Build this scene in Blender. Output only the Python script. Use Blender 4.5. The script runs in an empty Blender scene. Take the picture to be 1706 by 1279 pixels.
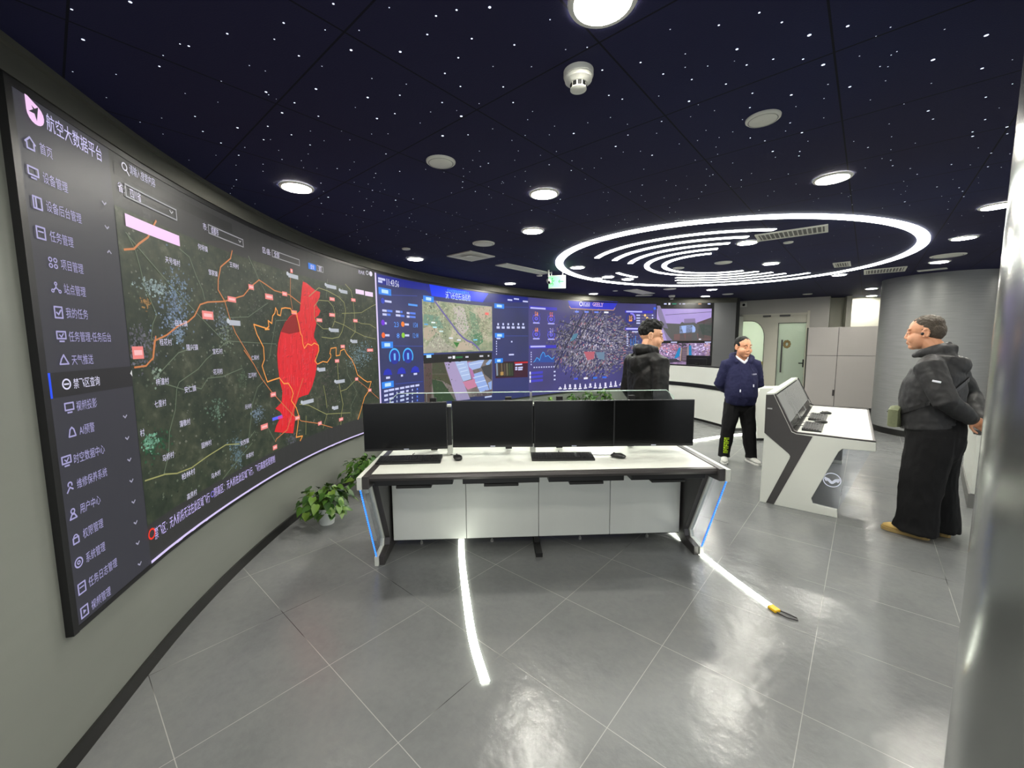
import bpy, bmesh, math, random
from math import sin, cos, pi, radians, hypot, atan2
from mathutils import Vector, Matrix, noise
scene = bpy.context.scene
COL = scene.collection
# ------------------------------------------------------------------ camera
cam_d = bpy.data.cameras.new('camera')
cam_d.sensor_fit = 'HORIZONTAL'
cam_d.sensor_width = 36.0
cam_d.lens = 674.6 / 1706 * 36.0
cam_d.clip_start = 0.02
cam = bpy.data.objects.new('camera', cam_d)
COL.objects.link(cam)
cam.matrix_world = (Matrix.Translation((0, 0, 1.585)) @ Matrix.Rotation(radians(90 - 5.86), 4, 'X')
                    @ Matrix.Rotation(radians(-0.44), 4, 'Z'))
scene.camera = cam
# ------------------------------------------------------------------ world, exposure
w = bpy.data.worlds.new('world')
scene.world = w
w.use_nodes = True
w.node_tree.nodes['Background'].inputs[0].default_value = (0.93, 0.97, 1.0, 1)
w.node_tree.nodes['Background'].inputs[1].default_value = 1.25
vs = scene.view_settings
vs.view_transform = 'Standard'
vs.look = 'None'
vs.exposure = 0.0
vs.gamma = 1.0
vs.use_curve_mapping = False
H = 2.6                      # ceiling height
LAMP = 320.0              # radiance of the downlight lenses
RINGP = 12.0                # radiance of the ring light strips
# ------------------------------------------------------------------ materials
def lin(c):
    return tuple(((x / 12.92) if x <= 0.04045 else ((x + 0.055) / 1.055) ** 2.4) for x in c[:3])
def mat(name, col, rough=0.5, metal=0.0, spec=0.5, emit=None, estr=1.0, coat=0.0):
    m = bpy.data.materials.new(name)
    m.use_nodes = True
    b = m.node_tree.nodes['Principled BSDF']
    b.inputs['Base Color'].default_value = (*lin(col), 1)
    b.inputs['Roughness'].default_value = rough
    b.inputs['Metallic'].default_value = metal
    b.inputs['Specular IOR Level'].default_value = spec
    b.inputs['Coat Weight'].default_value = coat
    if emit:
        b.inputs['Emission Color'].default_value = (*lin(emit), 1)
        b.inputs['Emission Strength'].default_value = estr
    return m
def nodes(m):
    nt = m.node_tree
    return nt, nt.nodes['Principled BSDF']
def N(nt, kind, **kw):
    n = nt.nodes.new(kind)
    for k, v in kw.items():
        if k.startswith('_'):
            setattr(n, k[1:], v)
        else:
            n.inputs[k.replace('_', ' ')].default_value = v
    return n
def math_n(nt, op, a, b=None, c=None):
    n = nt.nodes.new('ShaderNodeMath')
    n.operation = op
    for i, v in enumerate((a, b, c)):
        if v is None:
            continue
        if hasattr(v, 'node'):
            nt.links.new(v, n.inputs[i])
        else:
            n.inputs[i].default_value = v
    return n.outputs[0]
def ramp(nt, fac, stops):
    r = nt.nodes.new('ShaderNodeValToRGB')
    e = r.color_ramp.elements
    while len(e) < len(stops):
        e.new(0.5)
    for i, (p, c) in enumerate(stops):
        e[i].position = p
        e[i].color = (*lin(c), 1)
    nt.links.new(fac, r.inputs[0])
    return r.outputs[0]
def mixc(nt, fac, a, b):
    n = nt.nodes.new('ShaderNodeMix')
    n.data_type = 'RGBA'
    for i, v in ((0, fac), (6, a), (7, b)):
        if hasattr(v, 'node'):
            nt.links.new(v, n.inputs[i])
        else:
            n.inputs[i].default_value = v if i == 0 else (*lin(v), 1)
    return n.outputs[2]
def grain(m, scale, amount, bump=0.0, stretch=(1, 1, 1), rough=None):
    """procedural mottling of the base colour and roughness, optional bump"""
    nt, b = nodes(m)
    tc = nt.nodes.new('ShaderNodeTexCoord')
    mp = N(nt, 'ShaderNodeMapping', Scale=stretch)
    nt.links.new(tc.outputs['Object'], mp.inputs[0])
    nz = N(nt, 'ShaderNodeTexNoise', Scale=scale, Detail=4.0)
    nt.links.new(mp.outputs[0], nz.inputs['Vector'])
    c = b.inputs['Base Color'].default_value[:3]
    hs = nt.nodes.new('ShaderNodeMix')
    hs.data_type = 'RGBA'
    hs.inputs[6].default_value = (*[x * (1 - amount) for x in c], 1)
    hs.inputs[7].default_value = (*[min(1, x * (1 + amount)) for x in c], 1)
    nt.links.new(nz.outputs[0], hs.inputs[0])
    nt.links.new(hs.outputs[2], b.inputs['Base Color'])
    if rough:
        mr = N(nt, 'ShaderNodeMapRange', From_Min=0.3, From_Max=0.7, To_Min=rough[0], To_Max=rough[1])
        nt.links.new(nz.outputs[0], mr.inputs[0])
        nt.links.new(mr.outputs[0], b.inputs['Roughness'])
    if bump:
        bp = N(nt, 'ShaderNodeBump', Strength=bump, Distance=0.01)
        nt.links.new(nz.outputs[0], bp.inputs['Height'])
        nt.links.new(bp.outputs[0], b.inputs['Normal'])
    return m
def glass_mat(name, tint, gloss=0.06, dens=0.0):
    m = bpy.data.materials.new(name)
    m.use_nodes = True
    nt = m.node_tree
    nt.nodes.clear()
    o = nt.nodes.new('ShaderNodeOutputMaterial')
    t = N(nt, 'ShaderNodeBsdfTransparent', Color=(*tint, 1))
    g = N(nt, 'ShaderNodeBsdfGlossy', Roughness=0.02)
    fr = N(nt, 'ShaderNodeFresnel', IOR=1.45)
    mx = nt.nodes.new('ShaderNodeMixShader')
    ge = nt.nodes.new('ShaderNodeNewGeometry')
    nt.links.new(math_n(nt, 'MULTIPLY', fr.outputs[0], math_n(nt, 'SUBTRACT', 1.0, ge.outputs['Backfacing'])), mx.inputs[0])
    nt.links.new(t.outputs[0], mx.inputs[1])
    nt.links.new(g.outputs[0], mx.inputs[2])
    last = mx.outputs[0]
    if dens:
        d = N(nt, 'ShaderNodeBsdfDiffuse', Color=(*tint, 1))
        m2 = nt.nodes.new('ShaderNodeMixShader')
        m2.inputs[0].default_value = dens
        nt.links.new(last, m2.inputs[1])
        nt.links.new(d.outputs[0], m2.inputs[2])
        last = m2.outputs[0]
    nt.links.new(last, o.inputs[0])
    return m
M = {}
M['white'] = grain(mat('white_laminate', (.80, .81, .78), .35), 3, .03)
M['silver'] = grain(mat('silver_panel', (.84, .85, .83), .30), 2, .03, stretch=(6, 6, .3))
M['charcoal'] = grain(mat('charcoal_metal', (.26, .25, .25), .35, .3), 20, .06)
M['black'] = grain(mat('black_plastic', (.075, .075, .08), .42), 60, .1)
M['blackmatte'] = grain(mat('black_matte', (.05, .05, .05), .6), 40, .1)
M['key'] = grain(mat('key_plastic', (.12, .12, .125), .5), 60, .1)
M['gloss_screen'] = grain(mat('dark_screen', (.028, .029, .033), .16, 0, .28), 5, .1, rough=(.13, .2))
M['screen_reflection'] = grain(mat('console_reflection_grey', (.54, .55, .55), .2, .1), 5, .04)  # grey of the reflected room put into the screen base colour
M['steel'] = mat('brushed_steel', (.60, .61, .60), .24, .92)
M['column'] = mat('grey_metal_cladding', (.47, .475, .475), .38, .2)
M['wallpanel'] = grain(mat('grey_wall_panel', (.485, .495, .47), .42, .15), 2, .04, stretch=(1, 1, 8))
M['kick'] = grain(mat('black_skirting', (.07, .07, .065), .35), 30, .15)
M['fascia'] = grain(mat('dark_grey_fascia', (.30, .30, .275), .65, 0, .25), 6, .06)
M['fascia_lip'] = grain(mat('pale_grey_lip', (.50, .50, .49), .5), 6, .05)
M['cabinet'] = grain(mat('grey_cabinet', (.70, .685, .67), .4), 2, .02, stretch=(1, 1, 5))
M['creamwall'] = grain(mat('cream_wall', (.77, .77, .72), .6), 3, .02)
M['greywall'] = grain(mat('light_grey_wall', (.70, .69, .665), .5), 2, .02, stretch=(1, 1, 6))
M['frame'] = grain(mat('cream_door_frame', (.80, .79, .73), .45), 3, .02)
M['alu'] = mat('aluminium', (.78, .78, .77), .3, .8)
M['vent'] = grain(mat('vent_metal', (.84, .84, .80), .5), 10, .03)
M['ventdark'] = grain(mat('vent_slot', (.42, .42, .41), .7), 10, .05)
M['plast'] = grain(mat('white_plastic', (.86, .86, .82), .4), 10, .02)
M['lampglow'] = mat('downlight_lens', (.9, .9, .9), .5, emit=(1, .985, .94), estr=LAMP)
M['ringglow'] = mat('strip_light_diffuser', (.9, .9, .9), .5, emit=(.985, 1, .965), estr=RINGP)
M['floorglow'] = mat('floor_strip_diffuser', (.9, .9, .9), .5, emit=(.98, 1, .93), estr=9.0)
M['blueled'] = mat('blue_led', (.1, .3, .9), .4, emit=(.16, .50, 1), estr=2.2)
M['star'] = mat('star_point', (.9, .9, .9), .5, emit=(.86, .90, 1), estr=1.6)
M['exit'] = mat('exit_sign_face', (.3, .8, .4), .4, emit=(.62, .92, .70), estr=1.0)
M['exitgreen'] = mat('exit_sign_green', (.1, .6, .2), .4, emit=(.18, .80, .30), estr=1.0)
M['glass'] = glass_mat('clear_glass', (.93, .97, .95))
M['acrylic'] = glass_mat('clear_acrylic', (.93, .95, .98), dens=.035)
M['etch'] = mat('etched_white', (.85, .87, .95), .5)
M['pot'] = grain(mat('white_pot', (.87, .89, .88), .35), 12, .03)
M['soil'] = grain(mat('soil', (.16, .12, .09), .9), 40, .3, .5)
M['yellow'] = mat('yellow_tip', (.95, .75, .1), .4)
M['yellowblur'] = mat('yellow_blur', (.78, .70, .12), .5)
# ------------------------------------------------------------------ mesh helpers
def obj(name, bm, m=None, parent=None, loc=None, rz=0.0, smooth=None, uv=False):
    me = bpy.data.meshes.new(name)
    if isinstance(bm, bpy.types.Mesh):
        me = bm
        me.name = name
    else:
        bm.normal_update()
        bm.to_mesh(me)
        bm.free()
    o = bpy.data.objects.new(name, me)
    COL.objects.link(o)
    if m is not None:
        me.materials.clear()
        me.materials.append(m)
    if smooth is not None:
        me.polygons.foreach_set('use_smooth', [True] * len(me.polygons))
        me.set_sharp_from_angle(angle=radians(smooth))
    if parent is not None:
        o.parent = parent
    if loc is not None:
        o.location = loc
    o.rotation_euler.z = rz
    return o
def tag(o, label=None, cat=None, group=None, kind=None):
    for k, v in (('label', label), ('category', cat), ('group', group), ('kind', kind)):
        if v:
            o[k] = v
    return o
def thing(name, label, cat, loc=(0, 0, 0), rz=0.0, group=None):
    o = bpy.data.objects.new(name, None)
    o.empty_display_size = .1
    COL.objects.link(o)
    o.location = loc
    o.rotation_euler.z = rz
    return tag(o, label, cat, group)
def struct(name, bm, m, parent=None, smooth=None, label=None):
    o = obj(name, bm, m, parent, smooth=smooth)
    if parent is None:
        o['kind'] = 'structure'
        if label:
            o['label'] = label
    return o
def dup(root, loc=None, rz=None, label=None, group=None):
    r = root.copy()
    COL.objects.link(r)
    if loc is not None:
        r.location = loc
    if rz is not None:
        r.rotation_euler.z = rz
    if label:
        r['label'] = label
    if group:
        r['group'] = group
    for ch in list(root.children):
        c = ch.copy()
        COL.objects.link(c)
        c.parent = r
        for g in list(ch.children):
            d = g.copy()
            COL.objects.link(d)
            d.parent = c
    return r
def new():
    return bmesh.new()
def box(bm, lo, hi, mtx=None, bev=0.0, seg=2):
    vs_ = [bm.verts.new((x, y, z)) for z in (lo[2], hi[2]) for y in (lo[1], hi[1]) for x in (lo[0], hi[0])]
    f = [bm.faces.new([vs_[i] for i in q]) for q in
         ((0, 2, 3, 1), (4, 5, 7, 6), (0, 1, 5, 4), (2, 6, 7, 3), (0, 4, 6, 2), (1, 3, 7, 5))]
    if bev:
        es = list({e for q in f for e in q.edges})
        r = bmesh.ops.bevel(bm, geom=es, offset=bev, segments=seg, affect='EDGES', profile=.5)
        vs_ = list({v for q in r['faces'] for v in q.verts} | {v for v in vs_ if v.is_valid})
    if mtx is not None:
        bmesh.ops.transform(bm, matrix=mtx, verts=[v for v in vs_ if v.is_valid])
    return vs_
def prism(bm, poly, axis, a, b, bev=0.0):
    """polygon (pairs) extruded along an axis: 'x' -> poly is (y,z); 'y' -> (x,z); 'z' -> (x,y)"""
    def P(p, t):
        return {'x': (t, p[0], p[1]), 'y': (p[0], t, p[1]), 'z': (p[0], p[1], t)}[axis]
    A = [bm.verts.new(P(p, a)) for p in poly]
    B = [bm.verts.new(P(p, b)) for p in poly]
    fs = [bm.faces.new(A), bm.faces.new(B[::-1])]
    n = len(poly)
    for i in range(n):
        fs.append(bm.faces.new((A[i], A[(i + 1) % n], B[(i + 1) % n], B[i])))
    bmesh.ops.recalc_face_normals(bm, faces=fs)
    if bev:
        es = list({e for q in fs[:2] for e in q.edges})
        bmesh.ops.bevel(bm, geom=es, offset=bev, segments=2, affect='EDGES', profile=.5)
def lathe(bm, prof, n=32, c=(0, 0, 0), cap=True):
    rings = []
    for r, z in prof:
        rings.append([bm.verts.new((c[0] + r * cos(2 * pi * i / n), c[1] + r * sin(2 * pi * i / n), c[2] + z)) for i in range(n)])
    fs = []
    for a, b in zip(rings, rings[1:]):
        for i in range(n):
            fs.append(bm.faces.new((a[i], a[(i + 1) % n], b[(i + 1) % n], b[i])))
    if cap:
        fs.append(bm.faces.new(rings[0]))
        fs.append(bm.faces.new(rings[-1]))
    bmesh.ops.recalc_face_normals(bm, faces=fs)
def limb(bm, pts, n=14, side=(1, 0, 0), rnd=True):
    """closed loft along (x,y,z,ra,rb) rings; ra is along 'side'"""
    P = [Vector(p[:3]) for p in pts]
    R = [(p[3], p[4] if len(p) > 4 else p[3]) for p in pts]
    T = []
    for i in range(len(P)):
        t = P[min(i + 1, len(P) - 1)] - P[max(i - 1, 0)]
        T.append(t.normalized())
    rows = list(zip(P, R, T))
    if rnd:
        a, b = rows[0], rows[-1]
        m0, m1 = min(a[1]), min(b[1])
        pre = [(a[0] - a[2] * m0 * k, (a[1][0] * s, a[1][1] * s), a[2]) for k, s in ((.85, .45), (.5, .82))]
        post = [(b[0] + b[2] * m1 * k, (b[1][0] * s, b[1][1] * s), b[2]) for k, s in ((.5, .82), (.85, .45))]
        rows = pre + rows + post
    rings = []
    for p, (ra, rb), t in rows:
        s = Vector(side)
        s = s - t * s.dot(t)
        if s.length < 1e-4:
            s = Vector((0, 1, 0)) - t * t.y
        s.normalize()
        u = t.cross(s)
        rings.append([bm.verts.new(p + s * ra * cos(2 * pi * i / n) + u * rb * sin(2 * pi * i / n)) for i in range(n)])
    fs = []
    for a, b in zip(rings, rings[1:]):
        for i in range(n):
            fs.append(bm.faces.new((a[i], a[(i + 1) % n], b[(i + 1) % n], b[i])))
    fs.append(bm.faces.new(rings[0][::-1]))
    fs.append(bm.faces.new(rings[-1]))
    bmesh.ops.recalc_face_normals(bm, faces=fs)
def tube(bm, pts, r, n=8):
    limb(bm, [(*p, r, r) for p in pts], n=n, side=(.31, .27, .91), rnd=False)
def ell(bm, c, r, rot=None, seg=20, rings=12):
    m = Matrix.Translation(c)
    if rot is not None:
        m = m @ rot
    m = m @ Matrix.Diagonal((r[0], r[1], r[2], 1))
    bmesh.ops.create_uvsphere(bm, u_segments=seg, v_segments=rings, radius=1, matrix=m)
def remesh(bm, voxel, smooth=4, fac=.5):
    me = bpy.data.meshes.new('tmp')
    bm.to_mesh(me)
    bm.free()
    o = bpy.data.objects.new('tmp', me)
    COL.objects.link(o)
    r = o.modifiers.new('r', 'REMESH')
    r.mode = 'VOXEL'
    r.voxel_size = voxel
    if smooth:
        s = o.modifiers.new('s', 'SMOOTH')
        s.factor = fac
        s.iterations = smooth
    dg = bpy.context.evaluated_depsgraph_get()
    out = bpy.data.meshes.new_from_object(o.evaluated_get(dg))
    bpy.data.objects.remove(o)
    bpy.data.meshes.remove(me)
    return out
def crease(me, amp, freq, seed=0.0, stretch=(1, 1, 1), zmin=-9, zmax=9):
    """cloth folds: push vertices along their normals"""
    nrm = [v.normal.copy() for v in me.vertices]
    for v, nv in zip(me.vertices, nrm):
        p = Vector((v.co.x * stretch[0], v.co.y * stretch[1], v.co.z * stretch[2])) * freq + Vector((seed, seed * 1.7, seed * .6))
        k = noise.noise(p) + .5 * noise.noise(p * 2.3)
        k = 1 - abs(k) * 2.2
        if zmin < v.co.z < zmax:
            v.co += nv * amp * (k - .3)
    me.update()
def catmull(P, n=12):
    P = [Vector(p) for p in P]
    P = [2 * P[0] - P[1]] + P + [2 * P[-1] - P[-2]]
    out = []
    for i in range(1, len(P) - 2):
        a, b, c, d = P[i - 1:i + 3]
        for k in range(n):
            t = k / n
            out.append(.5 * (2 * b + (c - a) * t + (2 * a - 5 * b + 4 * c - d) * t * t + (3 * b - a - 3 * c + d) * t ** 3))
    out.append(P[-2])
    return out
# ------------------------------------------------------------------ floor
m = mat('slate_floor_tiles', (.40, .405, .40), .34)
nt, b = nodes(m)
tc = nt.nodes.new('ShaderNodeTexCoord')
mp = N(nt, 'ShaderNodeMapping', Rotation=(0, 0, radians(41.2)))
mp.vector_type = 'TEXTURE'
mp.inputs['Location'].default_value = (.269, 3.211, 0)
mp.inputs['Rotation'].default_value = (0, 0, radians(-41.2))
nt.links.new(tc.outputs['Object'], mp.inputs[0])
sx = nt.nodes.new('ShaderNodeSeparateXYZ')
nt.links.new(mp.outputs[0], sx.inputs[0])
def gridline(axis, width):
    f = math_n(nt, 'FRACT', math_n(nt, 'DIVIDE', math_n(nt, 'ADD', sx.outputs[axis], 60.0), .6))
    e = math_n(nt, 'MINIMUM', f, math_n(nt, 'SUBTRACT', 1.0, f))
    return math_n(nt, 'LESS_THAN', e, width / .6 / 2)
line = math_n(nt, 'MAXIMUM', gridline(0, .0032), gridline(1, .0032))
n1 = N(nt, 'ShaderNodeTexNoise', Scale=2.2, Detail=5.0, Roughness=.6)
n2 = N(nt, 'ShaderNodeTexNoise', Scale=26.0, Detail=6.0, Roughness=.65)
n3 = N(nt, 'ShaderNodeTexNoise', Scale=1.2, Detail=2.0)
for q in (n1, n2, n3):
    nt.links.new(mp.outputs[0], q.inputs['Vector'])
mixed = math_n(nt, 'ADD', math_n(nt, 'MULTIPLY', n1.outputs[0], .65), math_n(nt, 'MULTIPLY', n2.outputs[0], .35))
tile = ramp(nt, mixed, [(.32, (.395, .402, .405)), (.5, (.43, .437, .437)), (.68, (.455, .46, .455))])
gro = ramp(nt, n3.outputs[0], [(.36, (.20, .20, .20)), (.44, (.60, .60, .585))])
nt.links.new(mixc(nt, line, tile, gro), b.inputs['Base Color'])
b.inputs['Roughness'].default_value = .215
n4 = N(nt, 'ShaderNodeTexNoise', Scale=7.0, Detail=3.0, Roughness=.5)
nt.links.new(mp.outputs[0], n4.inputs['Vector'])
hh = math_n(nt, 'ADD', math_n(nt, 'MULTIPLY', n4.outputs[0], 1.0), math_n(nt, 'MULTIPLY', n2.outputs[0], .22))
hh = math_n(nt, 'SUBTRACT', hh, math_n(nt, 'MULTIPLY', line, .2))
bp = N(nt, 'ShaderNodeBump', Strength=.34, Distance=.012)
nt.links.new(hh, bp.inputs['Height'])
nt.links.new(bp.outputs[0], b.inputs['Normal'])
M['floor'] = m
bm = new()
box(bm, (-4.2, -3.2, -.1), (9.5, 13, 0))
struct('floor', bm, M['floor'], label='glossy dark grey slate tile floor laid diagonally')
# ------------------------------------------------------------------ ceiling
m = mat('night_sky_ceiling', (.13, .13, .22), .8, spec=.2)
nt, b = nodes(m)
tc = nt.nodes.new('ShaderNodeTexCoord')
mp = nt.nodes.new('ShaderNodeMapping')
mp.vector_type = 'TEXTURE'
mp.inputs['Location'].default_value = (.25, 2.34, 0)
mp.inputs['Rotation'].default_value = (0, 0, radians(-41.2))
nt.links.new(tc.outputs['Object'], mp.inputs[0])
sx = nt.nodes.new('ShaderNodeSeparateXYZ')
nt.links.new(mp.outputs[0], sx.inputs[0])
line = math_n(nt, 'MAXIMUM', gridline(0, .007), gridline(1, .007))
n1 = N(nt, 'ShaderNodeTexNoise', Scale=.5, Detail=2.0)
nt.links.new(mp.outputs[0], n1.inputs['Vector'])
n2 = N(nt, 'ShaderNodeTexNoise', Scale=180.0, Detail=2.0)
nt.links.new(mp.outputs[0], n2.inputs['Vector'])
base = ramp(nt, n1.outputs[0], [(.35, (.135, .13, .245)), (.65, (.13, .145, .285))])
nt.links.new(mixc(nt, line, base, (.055, .055, .10)), b.inputs['Base Color'])
bp = N(nt, 'ShaderNodeBump', Strength=.25, Distance=.003)
nt.links.new(math_n(nt, 'SUBTRACT', n2.outputs[0], line), bp.inputs['Height'])
nt.links.new(bp.outputs[0], b.inputs['Normal'])
M['ceiling'] = m
bm = new()
box(bm, (-4.2, -3.2, H), (9.5, 13, H + .1))
struct('ceiling', bm, M['ceiling'], label='dark navy panel ceiling painted as a night sky')
# ------------------------------------------------------------------ curved wall and its screen line
CP = [(-1.50, .75), (-1.58, 1.1), (-1.67, 1.45), (-1.84, 2.15), (-1.93, 2.85), (-1.95, 3.55), (-1.88, 4.3), (-1.67, 5.12), (-1.3, 5.98), (-.78, 6.78), (-.12, 7.55), (.62, 8.24), (1.38, 8.80), (2.22, 9.27), (3.12, 9.56), (4.0, 9.70), (4.77, 9.74), (5.35, 9.75)]
CU = catmull(CP, 12)
SL = [0.0]
for a, c in zip(CU, CU[1:]):
    SL.append(SL[-1] + (c - a).length)
NR = []
for i in range(len(CU)):
    t = (CU[min(i + 1, len(CU) - 1)] - CU[max(i - 1, 0)]).normalized()
    NR.append(Vector((t.y, -t.x)))
def on_curve(s, off=0.0):
    """plan point at arc length s along the screen line, off metres into the room"""
    lo = 0
    if s <= 0:
        d = (CU[1] - CU[0]).normalized()
        p = CU[0] + d * s
        n = NR[0]
    else:
        import bisect
        lo = min(max(bisect.bisect_right(SL, s) - 1, 0), len(CU) - 2)
        t = (s - SL[lo]) / (SL[lo + 1] - SL[lo])
        p = CU[lo].lerp(CU[lo + 1], t)
        n = NR[lo].lerp(NR[lo + 1], min(t, 1)).normalized()
    return Vector((p.x + n.x * off, p.y + n.y * off))
def sweep(bm, s0, s1, prof, step=.12):
    """closed profile (off, z) swept along the screen line"""
    k = max(2, int((s1 - s0) / step) + 1)
    rings = []
    for i in range(k):
        s = s0 + (s1 - s0) * i / (k - 1)
        rings.append([bm.verts.new((*on_curve(s, o), z)) for o, z in prof])
    fs = []
    n = len(prof)
    for a, c in zip(rings, rings[1:]):
        for i in range(n):
            fs.append(bm.faces.new((a[i], a[(i + 1) % n], c[(i + 1) % n], c[i])))
    fs += [bm.faces.new(rings[0]), bm.faces.new(rings[-1])]
    bmesh.ops.recalc_face_normals(bm, faces=fs)
SE = SL[-1]
bm = new()
sweep(bm, .0, SE, [(-.02, 0), (-.02, H), (-.17, H), (-.17, 0)])
struct('wall_left', bm, M['wallpanel'], smooth=40, label='curved grey panel wall behind the long screen')
bm = new()
sweep(bm, .0, SE, [(-.0195, 0), (-.006, 0), (-.006, .07), (-.0195, .07)])
struct('baseboard_left', bm, M['kick'], smooth=40, label='black skirting along the curved wall')
bm = new()
sweep(bm, .55, SE, [(-.0195, 2.486), (.004, 2.486), (.004, 2.574), (.022, 2.577), (.022, 2.5995), (-.0195, 2.5995)])
struct('trim_1', bm, M['fascia'], smooth=40, label='grey curved fascia between the long screen and the ceiling')
bm = new()
sweep(bm, 12.93, SE - .002, [(-.0195, .075), (-.008, .075), (-.008, 2.484), (-.0195, 2.484)])  # darker sheet added over the same wall, toning down the lamplight there
struct('trim_3', bm, grain(mat('darkened_wall_grey', (.37, .375, .38), .5), 2, .03, stretch=(1, 1, 8)), smooth=40, label='darkened grey sheet added over the curved wall between the screen end and the door wall')
# room closing walls (behind the camera and to the right)
def wallbox(name, a, c, th, m_, z0=0.0, z1=H, label=None):
    a, c = Vector(a), Vector(c)
    d = (c - a).normalized()
    n = Vector((d.y, -d.x)) * th
    bm = new()
    prism(bm, [(a.x, a.y), (c.x, c.y), (c.x + n.x, c.y + n.y), (a.x + n.x, a.y + n.y)], 'z', z0, z1)
    return struct(name, bm, m_, label=label)
wallbox('wall_right', (9.3, 3.0), (9.3, 9.7), .15, M['greywall'], label='light grey wall on the right side of the room')
# door wall: W0 + d*t, n towards the camera
W0, WD, WN = Vector((5.875, 10.616)), Vector((.847, -.532)), Vector((-.532, -.847))
def wp(t, off=0.0):
    return W0 + WD * t + WN * off
WROT = atan2(WD.y, WD.x)
def wroot(name):
    o = bpy.data.objects.new(name, None)
    COL.objects.link(o)
    o.location = (W0.x, W0.y, 0)
    o.rotation_euler.z = WROT
    return o
# in door-wall coordinates: x = t, y = away from the camera, z = up
def wall_in(name, parts, m_, label):
    bm = new()
    for lo, hi in parts:
        box(bm, lo, hi)
    o = struct(name, bm, m_, label=label)
    o.location = (W0.x, W0.y, 0)
    o.rotation_euler.z = WROT
    return o
wall_in('wall_back', [((-.6, 0, 0), (.075, .16, H)), ((.075, 0, 2.25), (1.50, .16, H)), ((1.50, 0, 0), (1.87, .16, H))], M['greywall'], 'light grey wall around the glass double door')
wallbox('wall_far', (5.35, 9.84), tuple(wp(-.45, -.02)), .12, M['blackmatte'], label='shadow-black return between the curved wall and the door wall')  # return coloured black to stand for the shadow in the corner gap
wallbox('wall_alcove', (7.72, 9.98), (9.35, 9.62), -.15, M['creamwall'], label='cream wall set back above the grey lockers')
bm = new()
prism(bm, [tuple(wp(1.87, 0)), tuple(wp(1.875, 0)), (7.76, 9.975), (7.70, 10.0)], 'z', 0, H)
struct('trim_2', bm, M['creamwall'], label='bright reveal edge beside the cream alcove wall')
# vestibule behind the door
bm = new()
box(bm, (-.3, 1.5, 0), (2.2, 1.6, H))
box(bm, (-.4, .17, 0), (-.3, 1.6, H))
box(bm, (2.2, .17, 0), (2.3, 1.6, H))
o = struct('wall_vestibule', bm, M['creamwall'], label='cream wall of the lobby behind the glass door')
o.location = (W0.x, W0.y, 0)
o.rotation_euler.z = WROT
# ------------------------------------------------------------------ door
def frosted(name, col, tr):
    m = mat(name, col, .3)
    nt, b = nodes(m)
    t = N(nt, 'ShaderNodeBsdfTranslucent', Color=(*lin(col), 1))
    mx = nt.nodes.new('ShaderNodeMixShader')
    mx.inputs[0].default_value = tr
    nt.links.new(b.outputs[0], mx.inputs[1])
    nt.links.new(t.outputs[0], mx.inputs[2])
    nt.links.new(mx.outputs[0], nt.nodes['Material Output'].inputs[0])
    return m
M['frost'] = frosted('frosted_glass', (.90, .94, .90), .7)
M['frost_green'] = frosted('frosted_green_glass', (.77, .81, .77), .55)
dr = wroot('door_1')
tag(dr, 'cream double door with an arched frosted pane and a frosted glass leaf', kind='structure')
bm = new()
# cream surround with an arched opening (left) and a rectangular opening (right)
arch = [(.05, .05), (.60, .05), (.60, 1.66)] + [(.60 - .30 + .30 * cos(a), 1.66 + .42 * sin(a)) for a in [radians(15 * k) for k in range(1, 7)]] + [(.05, 2.085)]
box(bm, (.605, .03, 0), (.885, .07, 2.2))
box(bm, (.05, .03, 2.085), (.605, .07, 2.2))
cr = arch[2:9]
for (x0, z0), (x1, z1) in zip(cr, cr[1:]):
    prism(bm, [(x0, z0), (.606, z0), (.606, 2.086), (x1, 2.086), (x1, z1)] if False else [(x1, z1), (x0, z0), (.606, z0), (.606, z1)], 'y', .03, .07)
prism(bm, [(.30, 2.08), (.606, 2.08), (.606, 2.09), (.30, 2.09)], 'y', .03, .07)
box(bm, (.885, .03, 2.015), (1.46, .07, 2.2))
obj('door_panel', bm, M['frame'], dr)
bm = new()
box(bm, (.06, .0, 0), (.085, .12, 2.25))
box(bm, (1.455, -.015, 0), (1.51, .12, 2.29))
box(bm, (.06, .0, 2.2), (1.51, .12, 2.25))
obj('door_frame', bm, M['frame'], dr)
bm = new()
prism(bm, arch, 'y', .045, .055)
ag = obj('arched_pane', bm, M['frost'], dr)
bm = new()
box(bm, (.40, .036, .06), (.59, .044, 1.05))  # added patch standing for the yellow thing blurred behind the pane
obj('yellow_blur', bm, M['yellowblur'], ag)
bm = new()
prs = arch[1:]
for (x0, z0), (x1, z1) in zip(prs, prs[1:]):
    tube(bm, [(x0, .028, z0), (x1, .028, z1)], .006, 6)
obj('pane_edge', bm, M['blackmatte'], ag)
bm = new()
box(bm, (.897, .04, .02), (1.452, .055, 2.005))
gl = obj('glass_leaf', bm, M['frost_green'], dr)
bm = new()
box(bm, (.885, .025, .0), (.897, .07, 2.015))
box(bm, (.885, .025, 2.005), (1.455, .07, 2.015))
obj('leaf_edge', bm, M['blackmatte'], gl)
bm = new()
box(bm, (.965, -.02, .79), (1.0, .01, 1.60), bev=.006)
box(bm, (.972, .0, .9), (.992, .04, .93))
box(bm, (.972, .0, 1.45), (.992, .04, 1.48))
obj('pull_handle', bm, M['charcoal'], gl)
bm = new()
for k in range(9):
    a = 2 * pi * k / 9
    ell(bm, (1.085 + .055 * cos(a), .015, 1.49 + .075 * sin(a)), (.035, .02, .035), seg=8, rings=6)
me = remesh(bm, .012, 1)
obj('door_ornament', me, grain(mat('dried_wreath', (.55, .47, .30), .8), 30, .4), gl, smooth=60)
bm = new()
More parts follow.
